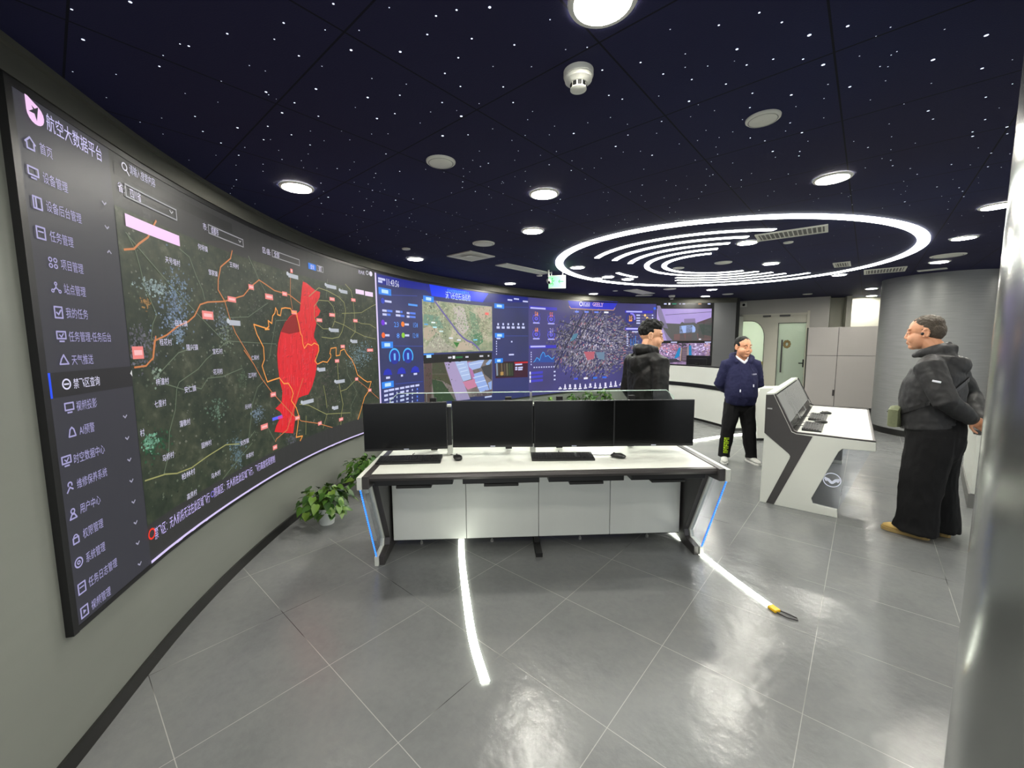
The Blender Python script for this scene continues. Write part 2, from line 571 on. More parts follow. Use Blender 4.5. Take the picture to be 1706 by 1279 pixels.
box(bm, (1.34, -.03, 1.015), (1.43, .0, 1.04), bev=.004)
box(bm, (1.42, -.03, .93), (1.445, .02, 1.12), bev=.004)
obj('lever_handle', bm, M['blackmatte'], gl)
for x0, x1 in ((.55, .72), (.90, 1.12)):
    bm = new()
    box(bm, (x0, -.03, 2.17), (x1, .03, 2.21), bev=.005)
    obj('door_closer', bm, M['charcoal'], dr)
bm = new()
L0, L1 = Vector((.09, -.01)), Vector((-.085, -.30))
dv = (L1 - L0).normalized()
nv = Vector((-dv.y, dv.x)) * .04
prism(bm, [tuple(L0), tuple(L1), tuple(L1 + nv), tuple(L0 + nv)], 'z', .01, 2.2)
obj('open_leaf', bm, M['white'], dr)
# ------------------------------------------------------------------ lockers beside the door
lk = thing('locker_cabinet', 'grey flush-front locker cabinet between the glass door and the round column', 'cabinet', (*wp(0), 0), WROT)
bm = new()
box(bm, (1.475, -.28, .0), (2.9, -.02, 1.875))
obj('carcass', bm, M['blackmatte'], lk)
first = True
for x0, x1 in ((1.478, 2.038), (2.046, 2.9)):
    for z0, z1 in ((.06, 1.222), (1.23, 1.878)):
        bm = new()
        box(bm, (x0, -.30, z0), (x1, -.279, z1), bev=.002, seg=1)
        dd = obj('locker_door', bm, M['cabinet'], lk)
        if x0 < 2 and z0 < 1:
            bm = new()
            box(bm, (2.0, -.315, .30), (2.035, -.298, .44), bev=.004)
            obj('latch', bm, M['charcoal'], dd)
# ------------------------------------------------------------------ columns
M['col_far'] = m = mat('brushed_grey_cladding', (.45, .455, .455), .40, .15)
nt, b = nodes(m)
tc = nt.nodes.new('ShaderNodeTexCoord')
mp = N(nt, 'ShaderNodeMapping', Scale=(3, 3, 160))
nt.links.new(tc.outputs['Object'], mp.inputs[0])
nz = N(nt, 'ShaderNodeTexNoise', Scale=1.0, Detail=3.0)
nt.links.new(mp.outputs[0], nz.inputs['Vector'])
nt.links.new(ramp(nt, nz.outputs[0], [(.3, (.47, .475, .475)), (.7, (.53, .535, .53))]), b.inputs['Base Color'])
cf = thing('round_column', 'wide round grey metal-clad column behind the older standing man', 'column', (7.08, 6.78, 0))
bm = new()
lathe(bm, [(.74, .1), (.74, H)], 64)
obj('cladding', bm, M['col_far'], cf, smooth=40)
bm = new()
lathe(bm, [(.75, 0), (.75, .1)], 64)
obj('skirting', bm, M['kick'], cf, smooth=40)
M['col_near'] = m = mat('polished_steel_cladding', (.60, .61, .60), .27, .88)
nt, b = nodes(m)
tc = nt.nodes.new('ShaderNodeTexCoord')
mp = N(nt, 'ShaderNodeMapping', Scale=(2, 2, 500))
nt.links.new(tc.outputs['Object'], mp.inputs[0])
nz = N(nt, 'ShaderNodeTexNoise', Scale=1.0, Detail=3.0)
nt.links.new(mp.outputs[0], nz.inputs['Vector'])
mr = N(nt, 'ShaderNodeMapRange', From_Min=.3, From_Max=.7, To_Min=.195, To_Max=.215)
nt.links.new(nz.outputs[0], mr.inputs[0])
nt.links.new(mr.outputs[0], b.inputs['Roughness'])
cn = thing('round_column', 'polished steel round column filling the right edge, nearest the camera', 'column', (1.545, .654, 0))
bm = new()
lathe(bm, [(.5, .1), (.5, H)], 128)
obj('cladding', bm, M['col_near'], cn, smooth=40)
bm = new()
lathe(bm, [(.505, 0), (.505, .1)], 96)
obj('skirting', bm, M['kick'], cn, smooth=40)
PAGES=[
('M',[('首页',.765,2.29,.803,2.291,.857,2.294),('设备管理',.763,2.192,.802,2.188,.913,2.195),('设备后台管理',.765,2.089,.801,2.088,.967,2.096),('任务管理',.764,1.986,.801,1.983,.91,1.989),('项目管理',.801,1.889,.836,1.888,.946,1.894),('站点管理',.801,1.8,.837,1.797,.945,1.804),('我的任务',.799,1.709,.833,1.707,.944,1.713),('任务管理-任务后台',.799,1.622,.833,1.619,1.063,1.622),('天气推送',.798,1.531,.834,1.532,.945,1.529),('禁飞区查询',.796,1.441,.829,1.44,.968,1.439),('视频投影',.796,1.353,.83,1.353,.938,1.35),('AI预警',.795,1.255,.83,1.257,.91,1.254),('时空数据中心',.754,1.157,.788,1.155,.952,1.15),('维修保养系统',.754,1.055,.788,1.058,.951,1.049),('用户中心',.754,.951,.789,.954,.897,.953),('权限管理',.753,.853,.788,.857,.897,.847),('系统管理',.753,.755,.789,.758,.893,.747),('任务日志管理',.753,.652,.787,.652,.95,.65),('视频管理',.752,.556,.787,.557,.895,.551)]),
('T','menu',(.8,.78,.95),'航空大数据平台',.847,2.404,1.127,.062,3),
('CH',[(1.111,2.199),(1.112,2.098),(1.099,1.263),(1.098,1.163),(1.097,1.062),(1.096,.963),(1.095,.863),(1.094,.763),(1.094,.663),(1.092,.562)],[(1.11,1.994)]),
('LOGO',(.772,2.426),(.827,2.389)),
('T','map',(.86,.84,.95),'天号堰村',1.51,2.04,1.634,.036,5),
('T','map',(.86,.84,.95),'何场镇',1.814,2.178,1.907,.036,5),
('T','map',(.86,.84,.95),'王祠村',2.133,2.132,2.237,.036,5),
('T','map',(.86,.84,.95),'邹家镇',1.898,2.041,1.99,.036,5),
('T','map',(.86,.84,.95),'桂花村',1.402,1.601,1.501,.036,5),
('T','map',(.86,.84,.95),'隆兴镇',1.625,1.571,1.731,.036,5),
('T','map',(.86,.84,.95),'宝石村',1.872,1.543,1.977,.036,5),
('T','map',(.86,.84,.95),'白头镇',1.544,1.707,1.651,.036,5),
('T','map',(.86,.84,.95),'仁和村',2.314,1.486,2.411,.036,5),
('T','map',(.86,.84,.95),'花河村',1.863,1.412,1.96,.036,5),
('T','map',(.86,.84,.95),'江河村',2.255,1.358,2.361,.036,5),
('T','map',(.86,.84,.95),'梓潼村',1.343,1.397,1.447,.036,5),
('T','map',(.86,.84,.95),'安仁镇',1.573,1.331,1.679,.036,5),
('T','map',(.86,.84,.95),'七里村',1.314,1.286,1.408,.036,5),
('T','map',(.86,.84,.95),'元兴村',2.186,1.135,2.269,.036,5),
('T','map',(.86,.84,.95),'蒲敬村',1.503,1.147,1.599,.036,5),
('T','map',(.86,.84,.95),'固林村',1.684,.979,1.783,.036,5),
('T','map',(.86,.84,.95),'安西镇',2.098,.889,2.202,.036,5),
('T','map',(.86,.84,.95),'马桥村',1.336,.999,1.432,.036,5),
('T','map',(.86,.84,.95),'柏林村',1.479,.853,1.601,.036,5),
('T','map',(.86,.84,.95),'乌木村',1.752,.765,1.85,.036,5),
('T','map',(.86,.84,.95),'高泉村',1.509,.726,1.601,.036,5),
('T','map',(.86,.84,.95),'许家村',2.153,.777,2.25,.036,5),
('T','map',(.86,.84,.95),'村',1.187,1.166,1.218,.036,5),
('T','map',(.75,.74,.85),'请输入搜索内容',1.301,2.418,1.486,.045,5),
('T','map',(.86,.84,.95),'省:',1.206,2.306,1.249,.045,6),
('T','map',(.86,.84,.95),'四川省',1.289,2.305,1.364,.045,6),
('T','map',(.86,.84,.95),'市:',1.878,2.314,1.919,.045,6),
('T','map',(.86,.84,.95),'成都市',1.958,2.312,2.034,.045,6),
('T','map',(.86,.84,.95),'区/县:',2.56,2.321,2.67,.045,6),
('T','map',(.86,.84,.95),'全部',2.715,2.324,2.79,.045,6),
('T','map',(.86,.84,.95),'查询',3.265,2.322,3.324,.045,6),
('T','map',(.86,.84,.95),'重置',3.399,2.329,3.448,.045,6),
('T','map',(.86,.84,.95),'无人机',4.1,2.412,4.217,.045,6),
('L','map',(.6,.6,.62),.007,[(1.26,2.334),(1.64,2.334),(1.64,2.279),(1.26,2.279),(1.26,2.334)],5),
('L','map',(.6,.6,.62),.007,[(1.934,2.337),(2.313,2.337),(2.313,2.286),(1.934,2.286),(1.934,2.337)],5),
('L','map',(.6,.6,.62),.007,[(2.691,2.349),(3.091,2.349),(3.091,2.297),(2.691,2.297),(2.691,2.349)],5),
('L','map',(.6,.6,.62),.007,[(3.376,2.353),(3.476,2.353),(3.476,2.3),(3.376,2.3),(3.376,2.353)],5),
('P','map',(.1,.45,.85),[(3.231,2.295),(3.357,2.295),(3.357,2.353),(3.231,2.353)],5),
('P','map',(.95,.85,.97),[(4.035,2.156),(4.191,2.156),(4.191,2.207),(4.035,2.207)],5),
('P','map',(.95,.85,.97),[(4.21,2.151),(4.362,2.151),(4.362,2.204),(4.21,2.204)],5),
('P','map',(.97,.8,.97),[(1.236,2.138),(1.647,2.138),(1.647,2.196),(1.236,2.196)],5),
('DOT','map',(.9,.88,.95),(4.338,2.424),.03,5),
('RING','map',(.8,.8,.85),(4.27,2.424),.026,5),
('RING','map',(.85,.85,.9),(1.267,2.413),.019,5),
('CH2',[(1.598,2.309),(2.274,2.316)]),
('T','map',(.8,.74,.98),'禁飞区：无人机将无法在此区域飞行',1.217,.648,1.719,.062,5),
('T','map',(.8,.74,.98),'限高区：无人机在此区域飞行，飞行高度将受限制',1.767,.654,2.533,.062,5),
('RING','map',(.95,.2,.12),(1.197,.66),.028,5),
('RING','map',(.5,.45,.8),(1.75,.654),.02,5),
('P','zone',(.86,.11,.15),[(3.131,2.162),(3.19,2.156),(3.285,2.12),(3.333,2.105),(3.408,2.099),(3.396,2.047),(3.333,1.982),(3.343,1.954),(3.396,1.914),(3.36,1.867),(3.294,1.834),(3.314,1.784),(3.282,1.717),(3.251,1.659),(3.32,1.586),(3.342,1.541),(3.297,1.483),(3.267,1.467),(3.282,1.388),(3.249,1.285),(3.177,1.17),(3.11,1.109),(3.007,1.106),(2.948,1.098),(2.899,1.04),(2.865,.981),(2.871,.907),(2.831,.798),(2.685,.835),(2.557,.872),(2.588,.917),(2.632,.953),(2.689,.988),(2.653,1.025),(2.592,1.058),(2.688,1.096),(2.711,1.184),(2.683,1.278),(2.67,1.391),(2.67,1.502),(2.695,1.595),(2.744,1.689),(2.813,1.768),(2.897,1.83),(2.969,1.858),(3.017,1.865),(3.054,1.888),(3.075,1.971),(3.094,2.041),(3.114,2.112)],3),
('P','zone',(.55,.05,.06),[(2.744,1.689),(2.813,1.768),(2.897,1.824),(2.968,1.852),(3,1.817),(3.018,1.764),(3.028,1.696),(2.869,1.673)],4),
('HATCH',[(3.131,2.162),(3.19,2.156),(3.285,2.12),(3.333,2.105),(3.408,2.099),(3.396,2.047),(3.333,1.982),(3.343,1.954),(3.396,1.914),(3.36,1.867),(3.294,1.834),(3.314,1.784),(3.282,1.717),(3.251,1.659),(3.32,1.586),(3.342,1.541),(3.297,1.483),(3.267,1.467),(3.282,1.388),(3.249,1.285),(3.177,1.17),(3.11,1.109),(3.007,1.106),(2.948,1.098),(2.899,1.04),(2.865,.981),(2.871,.907),(2.831,.798),(2.685,.835),(2.557,.872),(2.588,.917),(2.632,.953),(2.689,.988),(2.653,1.025),(2.592,1.058),(2.688,1.096),(2.711,1.184),(2.683,1.278),(2.67,1.391),(2.67,1.502),(2.695,1.595),(2.744,1.689),(2.813,1.768),(2.897,1.83),(2.969,1.858),(3.017,1.865),(3.054,1.888),(3.075,1.971),(3.094,2.041),(3.114,2.112)]),
('L','map',(.85,.85,.9),.006,[(1.279,2.401),(1.295,2.383)],5),
('L','zone',(.95,.62,.28),.01,[(2.518,1.701),(2.572,1.726),(2.568,1.774),(2.617,1.752),(2.635,1.814),(2.67,1.84),(2.685,1.884),(2.704,1.861),(2.706,1.83),(2.748,1.824),(2.771,1.885),(2.827,1.896),(2.905,1.896),(2.924,1.865),(2.994,1.87),(3,1.817),(3.018,1.764),(3.033,1.69),(3.06,1.656),(3.065,1.587),(3.085,1.545),(3.144,1.587),(3.205,1.572),(3.257,1.594),(3.325,1.571),(3.326,1.519),(3.268,1.44),(3.247,1.42),(3.29,1.387),(3.384,1.409),(3.46,1.397),(3.527,1.449),(3.529,1.477),(3.511,1.484),(3.536,1.538),(3.628,1.545),(3.62,1.457),(3.687,1.463),(3.705,1.511),(3.774,1.526),(3.81,1.476),(3.875,1.424),(3.892,1.416),(3.952,1.331),(3.995,1.225),(4.109,1.158),(4.176,1.125),(4.255,1.123),(4.185,1.005),(4.111,.949),(4.032,.811),(3.963,.707)],7),
('L','zone',(.95,.62,.28),.01,[(2.518,1.701),(2.575,1.705),(2.37,1.735),(2.403,1.662),(2.479,1.562),(2.478,1.466),(2.442,1.419),(2.465,1.362),(2.499,1.288),(2.569,1.296),(2.673,1.305),(2.732,1.25),(2.799,1.247),(2.847,1.191),(2.863,1.149),(2.829,1.09),(2.897,1.016),(2.925,.946),(2.909,.867),(2.868,.753),(2.968,.742),(2.927,.706)],7),
('L','map',(.78,.48,.28),.01,[(1.209,2.025),(1.279,2.044),(1.318,2.076),(1.391,2.125),(1.467,2.226)],4),
('L','map',(.78,.48,.28),.009,[(2.175,2.23),(2.149,2.172),(2.032,2.095),(1.994,2.005),(1.985,1.941),(2.047,1.873)],4),
('L','map',(.78,.48,.28),.009,[(2.047,1.873),(1.864,1.85),(1.789,1.828),(1.725,1.755),(1.66,1.718),(1.569,1.69),(1.466,1.638),(1.364,1.607),(1.337,1.512)],4),
('L','map',(.78,.48,.28),.009,[(1.378,1.63),(1.343,1.522),(1.281,1.484),(1.197,1.481)],4),
('L','map',(.78,.48,.28),.009,[(2.047,1.873),(2.272,1.936),(2.373,2.014),(2.487,2.079),(2.583,2.055),(2.692,2.024),(2.904,2.015),(3.075,1.953)],4),
('L','map',(.78,.48,.28),.007,[(2.047,1.873),(2.087,1.767),(2.14,1.668),(2.243,1.553),(2.316,1.472)],4),
('L','map',(.78,.48,.28),.007,[(2.228,1.544),(2.339,1.437),(2.433,1.317),(2.556,1.199),(2.676,1.101),(2.846,.958),(2.969,.882),(3.239,.805),(3.492,.71)],4),
('L','map',(.78,.48,.28),.006,[(2.945,2.219),(2.917,2.014),(2.938,1.892)],4),
('L','map',(.78,.48,.28),.007,[(2.56,.789),(2.575,.808),(2.74,.847),(3.039,1.269)],4),
('L','map',(.78,.48,.28),.006,[(3.974,1.175),(4.138,1.075),(4.391,.895)],4),
('L','map',(.6,.6,.38),.007,[(1.189,.932),(1.35,.913),(1.444,.887),(1.576,.878),(1.723,.9),(1.935,.923),(2.084,.891)],4),
('L','map',(.6,.6,.38),.007,[(3.215,2.034),(3.386,2.137),(3.549,2.124),(3.726,2.082),(3.815,2.034),(3.835,1.946),(3.797,1.813),(3.749,1.714),(3.69,1.657),(3.57,1.64),(3.391,1.653)],4),
('L','map',(.6,.6,.38),.006,[(3.374,2.015),(3.293,1.949),(3.283,1.848),(3.327,1.785),(3.424,1.736),(3.579,1.741)],4),
('L','map',(.6,.6,.38),.006,[(3.374,2.015),(3.54,2.024),(3.613,1.977),(3.645,1.901),(3.632,1.822),(3.581,1.757)],4),
('L','map',(.6,.6,.38),.006,[(3.765,1.913),(3.999,1.933),(4.126,1.946),(4.333,2.037),(4.408,2.065)],4),
('L','map',(.6,.6,.38),.006,[(3.852,2.237),(3.949,2.18),(3.982,2.075),(3.992,1.941),(3.996,1.72),(3.907,1.651)],4),
('L','map',(.6,.6,.38),.006,[(3.625,1.821),(3.795,1.789),(3.982,1.724),(4.163,1.671),(4.379,1.641)],4),
('L','map',(.6,.6,.38),.006,[(4.006,1.848),(4.116,1.819),(4.274,1.817),(4.388,1.775)],4),
('L','map',(.6,.6,.38),.007,[(3.639,1.388),(3.645,1.186),(3.68,1.026),(3.704,.925),(3.662,.813),(3.645,.708)],4),
('L','map',(.6,.6,.38),.006,[(3.668,1.072),(3.783,1.083),(3.956,1.167)],4),
('L','map',(.6,.6,.38),.006,[(2.956,1.039),(3.1,1.009),(3.395,.87),(3.827,.809)],4),
('L','map',(.6,.6,.38),.006,[(3.376,1.166),(3.398,1.072),(3.417,.931)],4),
('L','map',(.6,.6,.38),.005,[(3.052,.914),(3.027,.741)],4),
('L','map',(.6,.6,.38),.005,[(3.411,.868),(3.327,.736)],4),
('L','map',(.4,.45,.37),.005,[(1.243,2.103),(1.289,2.039),(1.313,1.958),(1.33,1.874),(1.403,1.742),(1.364,1.69),(1.339,1.607)],3),
('L','map',(.4,.45,.37),.005,[(1.644,2.125),(1.727,2.096),(1.774,2.001),(1.825,1.92),(1.841,1.863)],3),
('L','map',(.4,.45,.37),.005,[(1.689,1.568),(1.553,1.542),(1.375,1.437)],3),
('L','map',(.4,.45,.37),.005,[(1.536,1.379),(1.51,1.345),(1.48,1.231),(1.416,1.126),(1.391,1.007),(1.337,.917)],3),
('L','map',(.4,.45,.37),.005,[(2.045,1.608),(1.805,1.496),(1.717,1.44),(1.536,1.379)],3),
('L','map',(.4,.45,.37),.005,[(2.192,1.416),(1.96,1.376),(1.805,1.378),(1.732,1.32),(1.598,1.354)],3),
('L','map',(.4,.45,.37),.005,[(2.37,2.234),(2.442,2.145),(2.487,2.079),(2.575,1.99)],3),
('L','map',(.4,.45,.37),.005,[(2.471,1.305),(2.368,1.26),(2.283,1.142),(2.262,1.065),(2.206,.897),(2.292,.938)],3),
('L','map',(.4,.45,.37),.005,[(2.473,.919),(2.56,.789)],3),
('L','map',(.4,.45,.37),.005,[(2.553,1.475),(2.684,1.78),(2.963,1.801)],3),
('L','map',(.4,.45,.37),.005,[(3.806,1.37),(3.813,1.25),(3.979,1.019),(3.85,.882),(3.84,.761)],3),
('L','map',(.4,.45,.37),.005,[(2.06,1.765),(2.314,1.787),(2.588,1.914)],3),
('L','map',(.4,.45,.37),.005,[(1.233,2.108),(2.003,1.611),(2.665,1.587)],3),
('L','map',(.4,.45,.37),.005,[(1.42,1.381),(1.594,1.326),(1.628,1.351)],3),
('L','map',(.4,.45,.37),.005,[(3.547,2.245),(3.504,2.051)],3),
('L','map',(.4,.45,.37),.005,[(2.244,.857),(1.87,.709)],3),
('PINK',[(1.853,1.768,19.157,12.315),(2.126,1.894,15.052,8.758),(2.373,2.01,9.852,8.758),(2.605,1.964,15.052,10.4),(2.832,2.014,9.305,6.568),(2.957,2.228,4.379,5.473),(2.958,1.866,10.947,6.021),(3.363,1.819,11.494,7.115),(3.588,1.885,10.947,6.568),(3.603,2.049,9.852,5.473),(3.984,2.078,8.21,5.473),(4.003,1.846,8.21,5.473),(3.748,1.555,8.21,4.926),(4.259,1.505,11.494,6.021),(1.229,1.55,16.968,14.231),(2.57,1.178,10.947,6.842),(2.416,.945,14.231,9.852),(2.907,.922,9.852,6.568),(3.273,.798,7.663,5.473),(3.652,.767,8.21,6.021),(3.633,1.403,8.21,4.926),(3.976,1.178,6.021,5.473),(4.219,1.02,6.568,5.473),(2.544,.746,8.758,7.663)]),
('WBOX',[(2.979,2.184,19.157,5.473),(3.6,2.175,19.157,4.926),(3.817,2.15,13.684,4.379),(2.139,1.734,20.525,7.115),(3.617,1.726,16.42,4.379),(3.969,1.609,10.947,3.831),(3.672,1.179,17.789,4.379),(3.094,1.042,23.262,5.473),(3.362,1.328,13.684,3.831),(3.569,.907,9.579,4.926)]),
('BLOB',[(1.397,1.874,.16,.05,50,(.55,.62,.62)),(1.594,1.864,.13,.17,60,(.42,.5,.58)),(1.535,1.742,.15,.14,70,(.45,.52,.62)),(1.564,1.654,.05,.08,30,(.5,.58,.66)),(1.267,1.575,.13,.13,60,(.38,.38,.42)),(2.002,1.74,.1,.12,40,(.4,.44,.48)),(4.156,1.482,.18,.14,80,(.42,.52,.56)),(1.324,1.797,.04,.03,12,(.6,.45,.25)),(2.427,1.849,.14,.12,50,(.28,.3,.26)),(3.502,1.868,.3,.25,90,(.13,.12,.12)),(2.027,1.655,.08,.12,30,(.45,.5,.42)),(1.26,1.106,.07,.05,30,(.45,.66,.55)),(1.301,1.079,.13,.07,40,(.16,.33,.22)),(2.058,.845,.09,.14,60,(.38,.47,.5)),(2.356,1.053,.08,.07,30,(.45,.52,.58)),(3.471,1.121,.28,.34,120,(.3,.28,.26)),(3.973,1.425,.18,.16,60,(.45,.55,.58)),(1.878,1.165,.1,.07,30,(.36,.45,.38)),(1.354,1.43,.04,.05,12,(.55,.62,.55)),(2.182,1.34,.08,.08,30,(.3,.36,.28)),(2.796,.733,.1,.08,40,(.34,.34,.38))]),
('P','zone',(.35,.4,.95),[(2.531,.967),(2.671,.967),(2.671,.992),(2.531,.992)],8),
('P','zone',(.8,.25,.65),[(2.61,.964),(2.68,.964),(2.68,.987),(2.61,.987)],9),
('T','dash',(.95,.96,1),'11:43:56',4.647,2.37,4.896,.085,4),
('P','dash',(.04,.22,.95),[(5.549,2.457),(6.939,2.445),(6.793,2.282),(5.597,2.286)],2),
('P','dash',(.1,.14,.55),[(4.465,2.437),(5.535,2.452),(5.589,2.298),(5.475,2.357),(4.475,2.323)],1),
('P','dash',(.1,.14,.5),[(6.939,2.445),(7.966,2.466),(7.966,2.357),(6.793,2.282)],1),
('T','dash',(.85,.95,1),'沃飞长空石油巡检',5.91,2.329,6.492,.115,4),
('T','dash',(.4,.75,1),'无人机智能巡检管理平台',5.947,2.405,6.458,.05,4),
('P','dash',(.16,.52,.93),[(4.477,2.201),(4.73,2.201),(4.73,2.286),(4.477,2.286)],3),
('P','dash',(.75,.9,1),[(4.537,2.221),(4.67,2.221),(4.67,2.266),(4.537,2.266)],4),
('P','dash',(.16,.52,.93),[(4.491,1.523),(4.728,1.523),(4.728,1.608),(4.491,1.608)],3),
('P','dash',(.75,.9,1),[(4.551,1.543),(4.668,1.543),(4.668,1.588),(4.551,1.588)],4),
('P','dash',(.16,.52,.93),[(4.468,1.007),(4.713,1.007),(4.713,1.092),(4.468,1.092)],3),
('P','dash',(.75,.9,1),[(4.528,1.027),(4.653,1.027),(4.653,1.072),(4.528,1.072)],4),
('P','dash',(.16,.52,.93),[(5.409,2.193),(5.643,2.193),(5.643,2.278),(5.409,2.278)],3),
('P','dash',(.75,.9,1),[(5.469,2.213),(5.583,2.213),(5.583,2.258),(5.469,2.258)],4),
('P','dash',(.16,.52,.93),[(5.382,1.345),(5.611,1.345),(5.611,1.43),(5.382,1.43)],3),
('P','dash',(.75,.9,1),[(5.442,1.365),(5.551,1.365),(5.551,1.41),(5.442,1.41)],4),
('P','dash',(.16,.52,.93),[(7.079,2.199),(7.333,2.199),(7.333,2.284),(7.079,2.284)],3),
('P','dash',(.75,.9,1),[(7.139,2.219),(7.273,2.219),(7.273,2.264),(7.139,2.264)],4),
('P','dash',(.16,.52,.93),[(7.083,1.672),(7.326,1.672),(7.326,1.757),(7.083,1.757)],3),
('P','dash',(.75,.9,1),[(7.143,1.692),(7.266,1.692),(7.266,1.737),(7.143,1.737)],4),
('P','dash',(.16,.52,.93),[(7.075,1.212),(7.286,1.212),(7.286,1.297),(7.075,1.297)],3),
('P','dash',(.75,.9,1),[(7.135,1.232),(7.226,1.232),(7.226,1.277),(7.135,1.277)],4),
('P','dash',(.8,.82,.98),[(4.479,2.377),(4.619,2.377),(4.619,2.405),(4.479,2.405)],3),
('P','dash',(.8,.82,.98),[(4.477,2.343),(4.559,2.343),(4.559,2.371),(4.477,2.371)],3),
('P','dash',(.8,.82,.98),[(4.594,2.11),(4.73,2.11),(4.73,2.137),(4.594,2.137)],3),
('P','dash',(.3,.6,.95),[(5.08,2.107),(5.28,2.107),(5.28,2.134),(5.08,2.134)],3),
('P','dash',(.8,.82,.98),[(4.536,1.988),(4.625,1.988),(4.625,2.015),(4.536,2.015)],3),
('P','dash',(.33,.5,.92),[(4.633,1.99),(4.741,1.99),(4.741,2.018),(4.633,2.018)],3),
('P','dash',(.8,.82,.98),[(4.812,1.993),(4.899,1.993),(4.899,2.021),(4.812,2.021)],3),
('P','dash',(.33,.5,.92),[(4.908,1.994),(4.953,1.994),(4.953,2.022),(4.908,2.022)],3),
('P','dash',(.8,.82,.98),[(5.041,1.987),(5.101,1.987),(5.101,2.015),(5.041,2.015)],3),
('P','dash',(.33,.5,.92),[(5.109,1.99),(5.233,1.99),(5.233,2.018),(5.109,2.018)],3),
('P','dash',(.8,.82,.98),[(4.538,1.939),(4.622,1.939),(4.622,1.967),(4.538,1.967)],3),
('P','dash',(.33,.5,.92),[(4.63,1.942),(4.699,1.942),(4.699,1.97),(4.63,1.97)],3),
('P','dash',(.8,.82,.98),[(4.809,1.943),(4.905,1.943),(4.905,1.971),(4.809,1.971)],3),
('P','dash',(.33,.5,.92),[(4.91,1.942),(4.99,1.942),(4.99,1.97),(4.91,1.97)],3),
('P','dash',(.8,.82,.98),[(5.039,1.938),(5.099,1.938),(5.099,1.966),(5.039,1.966)],3),
('P','dash',(.33,.5,.92),[(5.104,1.939),(5.23,1.939),(5.23,1.967),(5.104,1.967)],3),
('P','dash',(.8,.82,.98),[(4.577,1.828),(4.615,1.828),(4.615,1.856),(4.577,1.856)],3),
('P','dash',(.8,.82,.98),[(4.99,1.829),(5.079,1.829),(5.079,1.857),(4.99,1.857)],3),
('P','dash',(.8,.82,.98),[(4.575,1.675),(4.663,1.675),(4.663,1.703),(4.575,1.703)],3),
('P','dash',(.8,.82,.98),[(4.99,1.679),(5.08,1.679),(5.08,1.707),(4.99,1.707)],3),
('P','dash',(.8,.82,.98),[(4.697,1.331),(4.803,1.331),(4.803,1.359),(4.697,1.359)],3),
('P','dash',(.8,.82,.98),[(4.99,1.33),(5.094,1.33),(5.094,1.358),(4.99,1.358)],3),
('P','dash',(.8,.82,.98),[(4.559,1.126),(4.64,1.126),(4.64,1.154),(4.559,1.154)],3),
('P','dash',(.8,.82,.98),[(4.87,1.131),(4.914,1.131),(4.914,1.159),(4.87,1.159)],3),
('P','dash',(.8,.82,.98),[(5.149,1.132),(5.224,1.132),(5.224,1.16),(5.149,1.16)],3),
('P','dash',(.8,.82,.98),[(7.424,2.355),(7.547,2.355),(7.547,2.383),(7.424,2.383)],3),
('P','dash',(.8,.82,.98),[(7.591,2.385),(7.726,2.385),(7.726,2.412),(7.591,2.412)],3),
('P','dash',(.8,.82,.98),[(7.828,2.354),(7.966,2.354),(7.966,2.381),(7.828,2.381)],3),
('P','dash',(.8,.82,.98),[(7.445,1.342),(7.581,1.342),(7.581,1.37),(7.445,1.37)],3),
('P','dash',(.8,.82,.98),[(7.505,1.585),(7.543,1.585),(7.543,1.613),(7.505,1.613)],3),
('P','dash',(.8,.82,.98),[(7.613,1.148),(7.802,1.148),(7.802,1.176),(7.613,1.176)],3),
('P','dash',(.8,.82,.98),[(7.613,1.092),(7.671,1.092),(7.671,1.12),(7.613,1.12)],3),
('P','dash',(.8,.82,.98),[(7.691,1.087),(7.819,1.087),(7.819,1.115),(7.691,1.115)],3),
('P','dash',(.8,.82,.98),[(7.612,1.056),(7.67,1.056),(7.67,1.084),(7.612,1.084)],3),
('P','dash',(.8,.82,.98),[(7.691,1.049),(7.809,1.049),(7.809,1.077),(7.691,1.077)],3),
('P','dash',(.8,.82,.98),[(7.127,1.646),(7.226,1.646),(7.226,1.674),(7.127,1.674)],3),
('P','dash',(.8,.82,.98),[(6.806,.605),(6.985,.605),(6.985,.633),(6.806,.633)],3),
('T','dash',(.35,.62,1),'23',4.765,1.834,4.863,.07,4),
('T','dash',(.35,.62,1),'158',5.175,1.84,5.272,.07,4),
('T','dash',(.35,.62,1),'8',4.807,1.688,4.873,.07,4),
('T','dash',(.35,.62,1),'12:08',5.159,1.694,5.278,.07,4),
('DOT','dash',(.45,.15,.85),(4.539,1.849),.036,4),
('DOT','dash',(.95,.5,.15),(4.949,1.844),.036,4),
('DOT','dash',(.95,.4,.12),(4.537,1.689),.036,4),
('DOT','dash',(.55,.8,.2),(4.949,1.694),.036,4),
('DOT','dash',(.15,.25,.75),(4.552,2.123),.036,4),
('ARC','dash',(.25,.7,1),(4.751,1.407),.115,(-35,215),.022,4),
('DOT','dash',(.1,.16,.6),(4.751,1.407),.1,3),
('T','dash',(.4,.7,1),'1',4.731,1.407,4.771,.09,5),
('ARC','dash',(.25,.7,1),(5.037,1.406),.115,(-35,215),.022,4),
('DOT','dash',(.1,.16,.6),(5.037,1.406),.1,3),
('T','dash',(.4,.7,1),'1',5.017,1.406,5.057,.09,5),
('P','dash',(.1,.16,.72),[(4.505,1.181),(4.687,1.172),(4.664,1.235),(4.6,1.261),(4.534,1.239)],3),
('P','dash',(.1,.16,.72),[(4.791,1.175),(4.98,1.167),(4.957,1.233),(4.89,1.26),(4.821,1.237)],3),
('P','dash',(.1,.16,.72),[(5.086,1.172),(5.281,1.163),(5.257,1.233),(5.188,1.261),(5.117,1.236)],3),
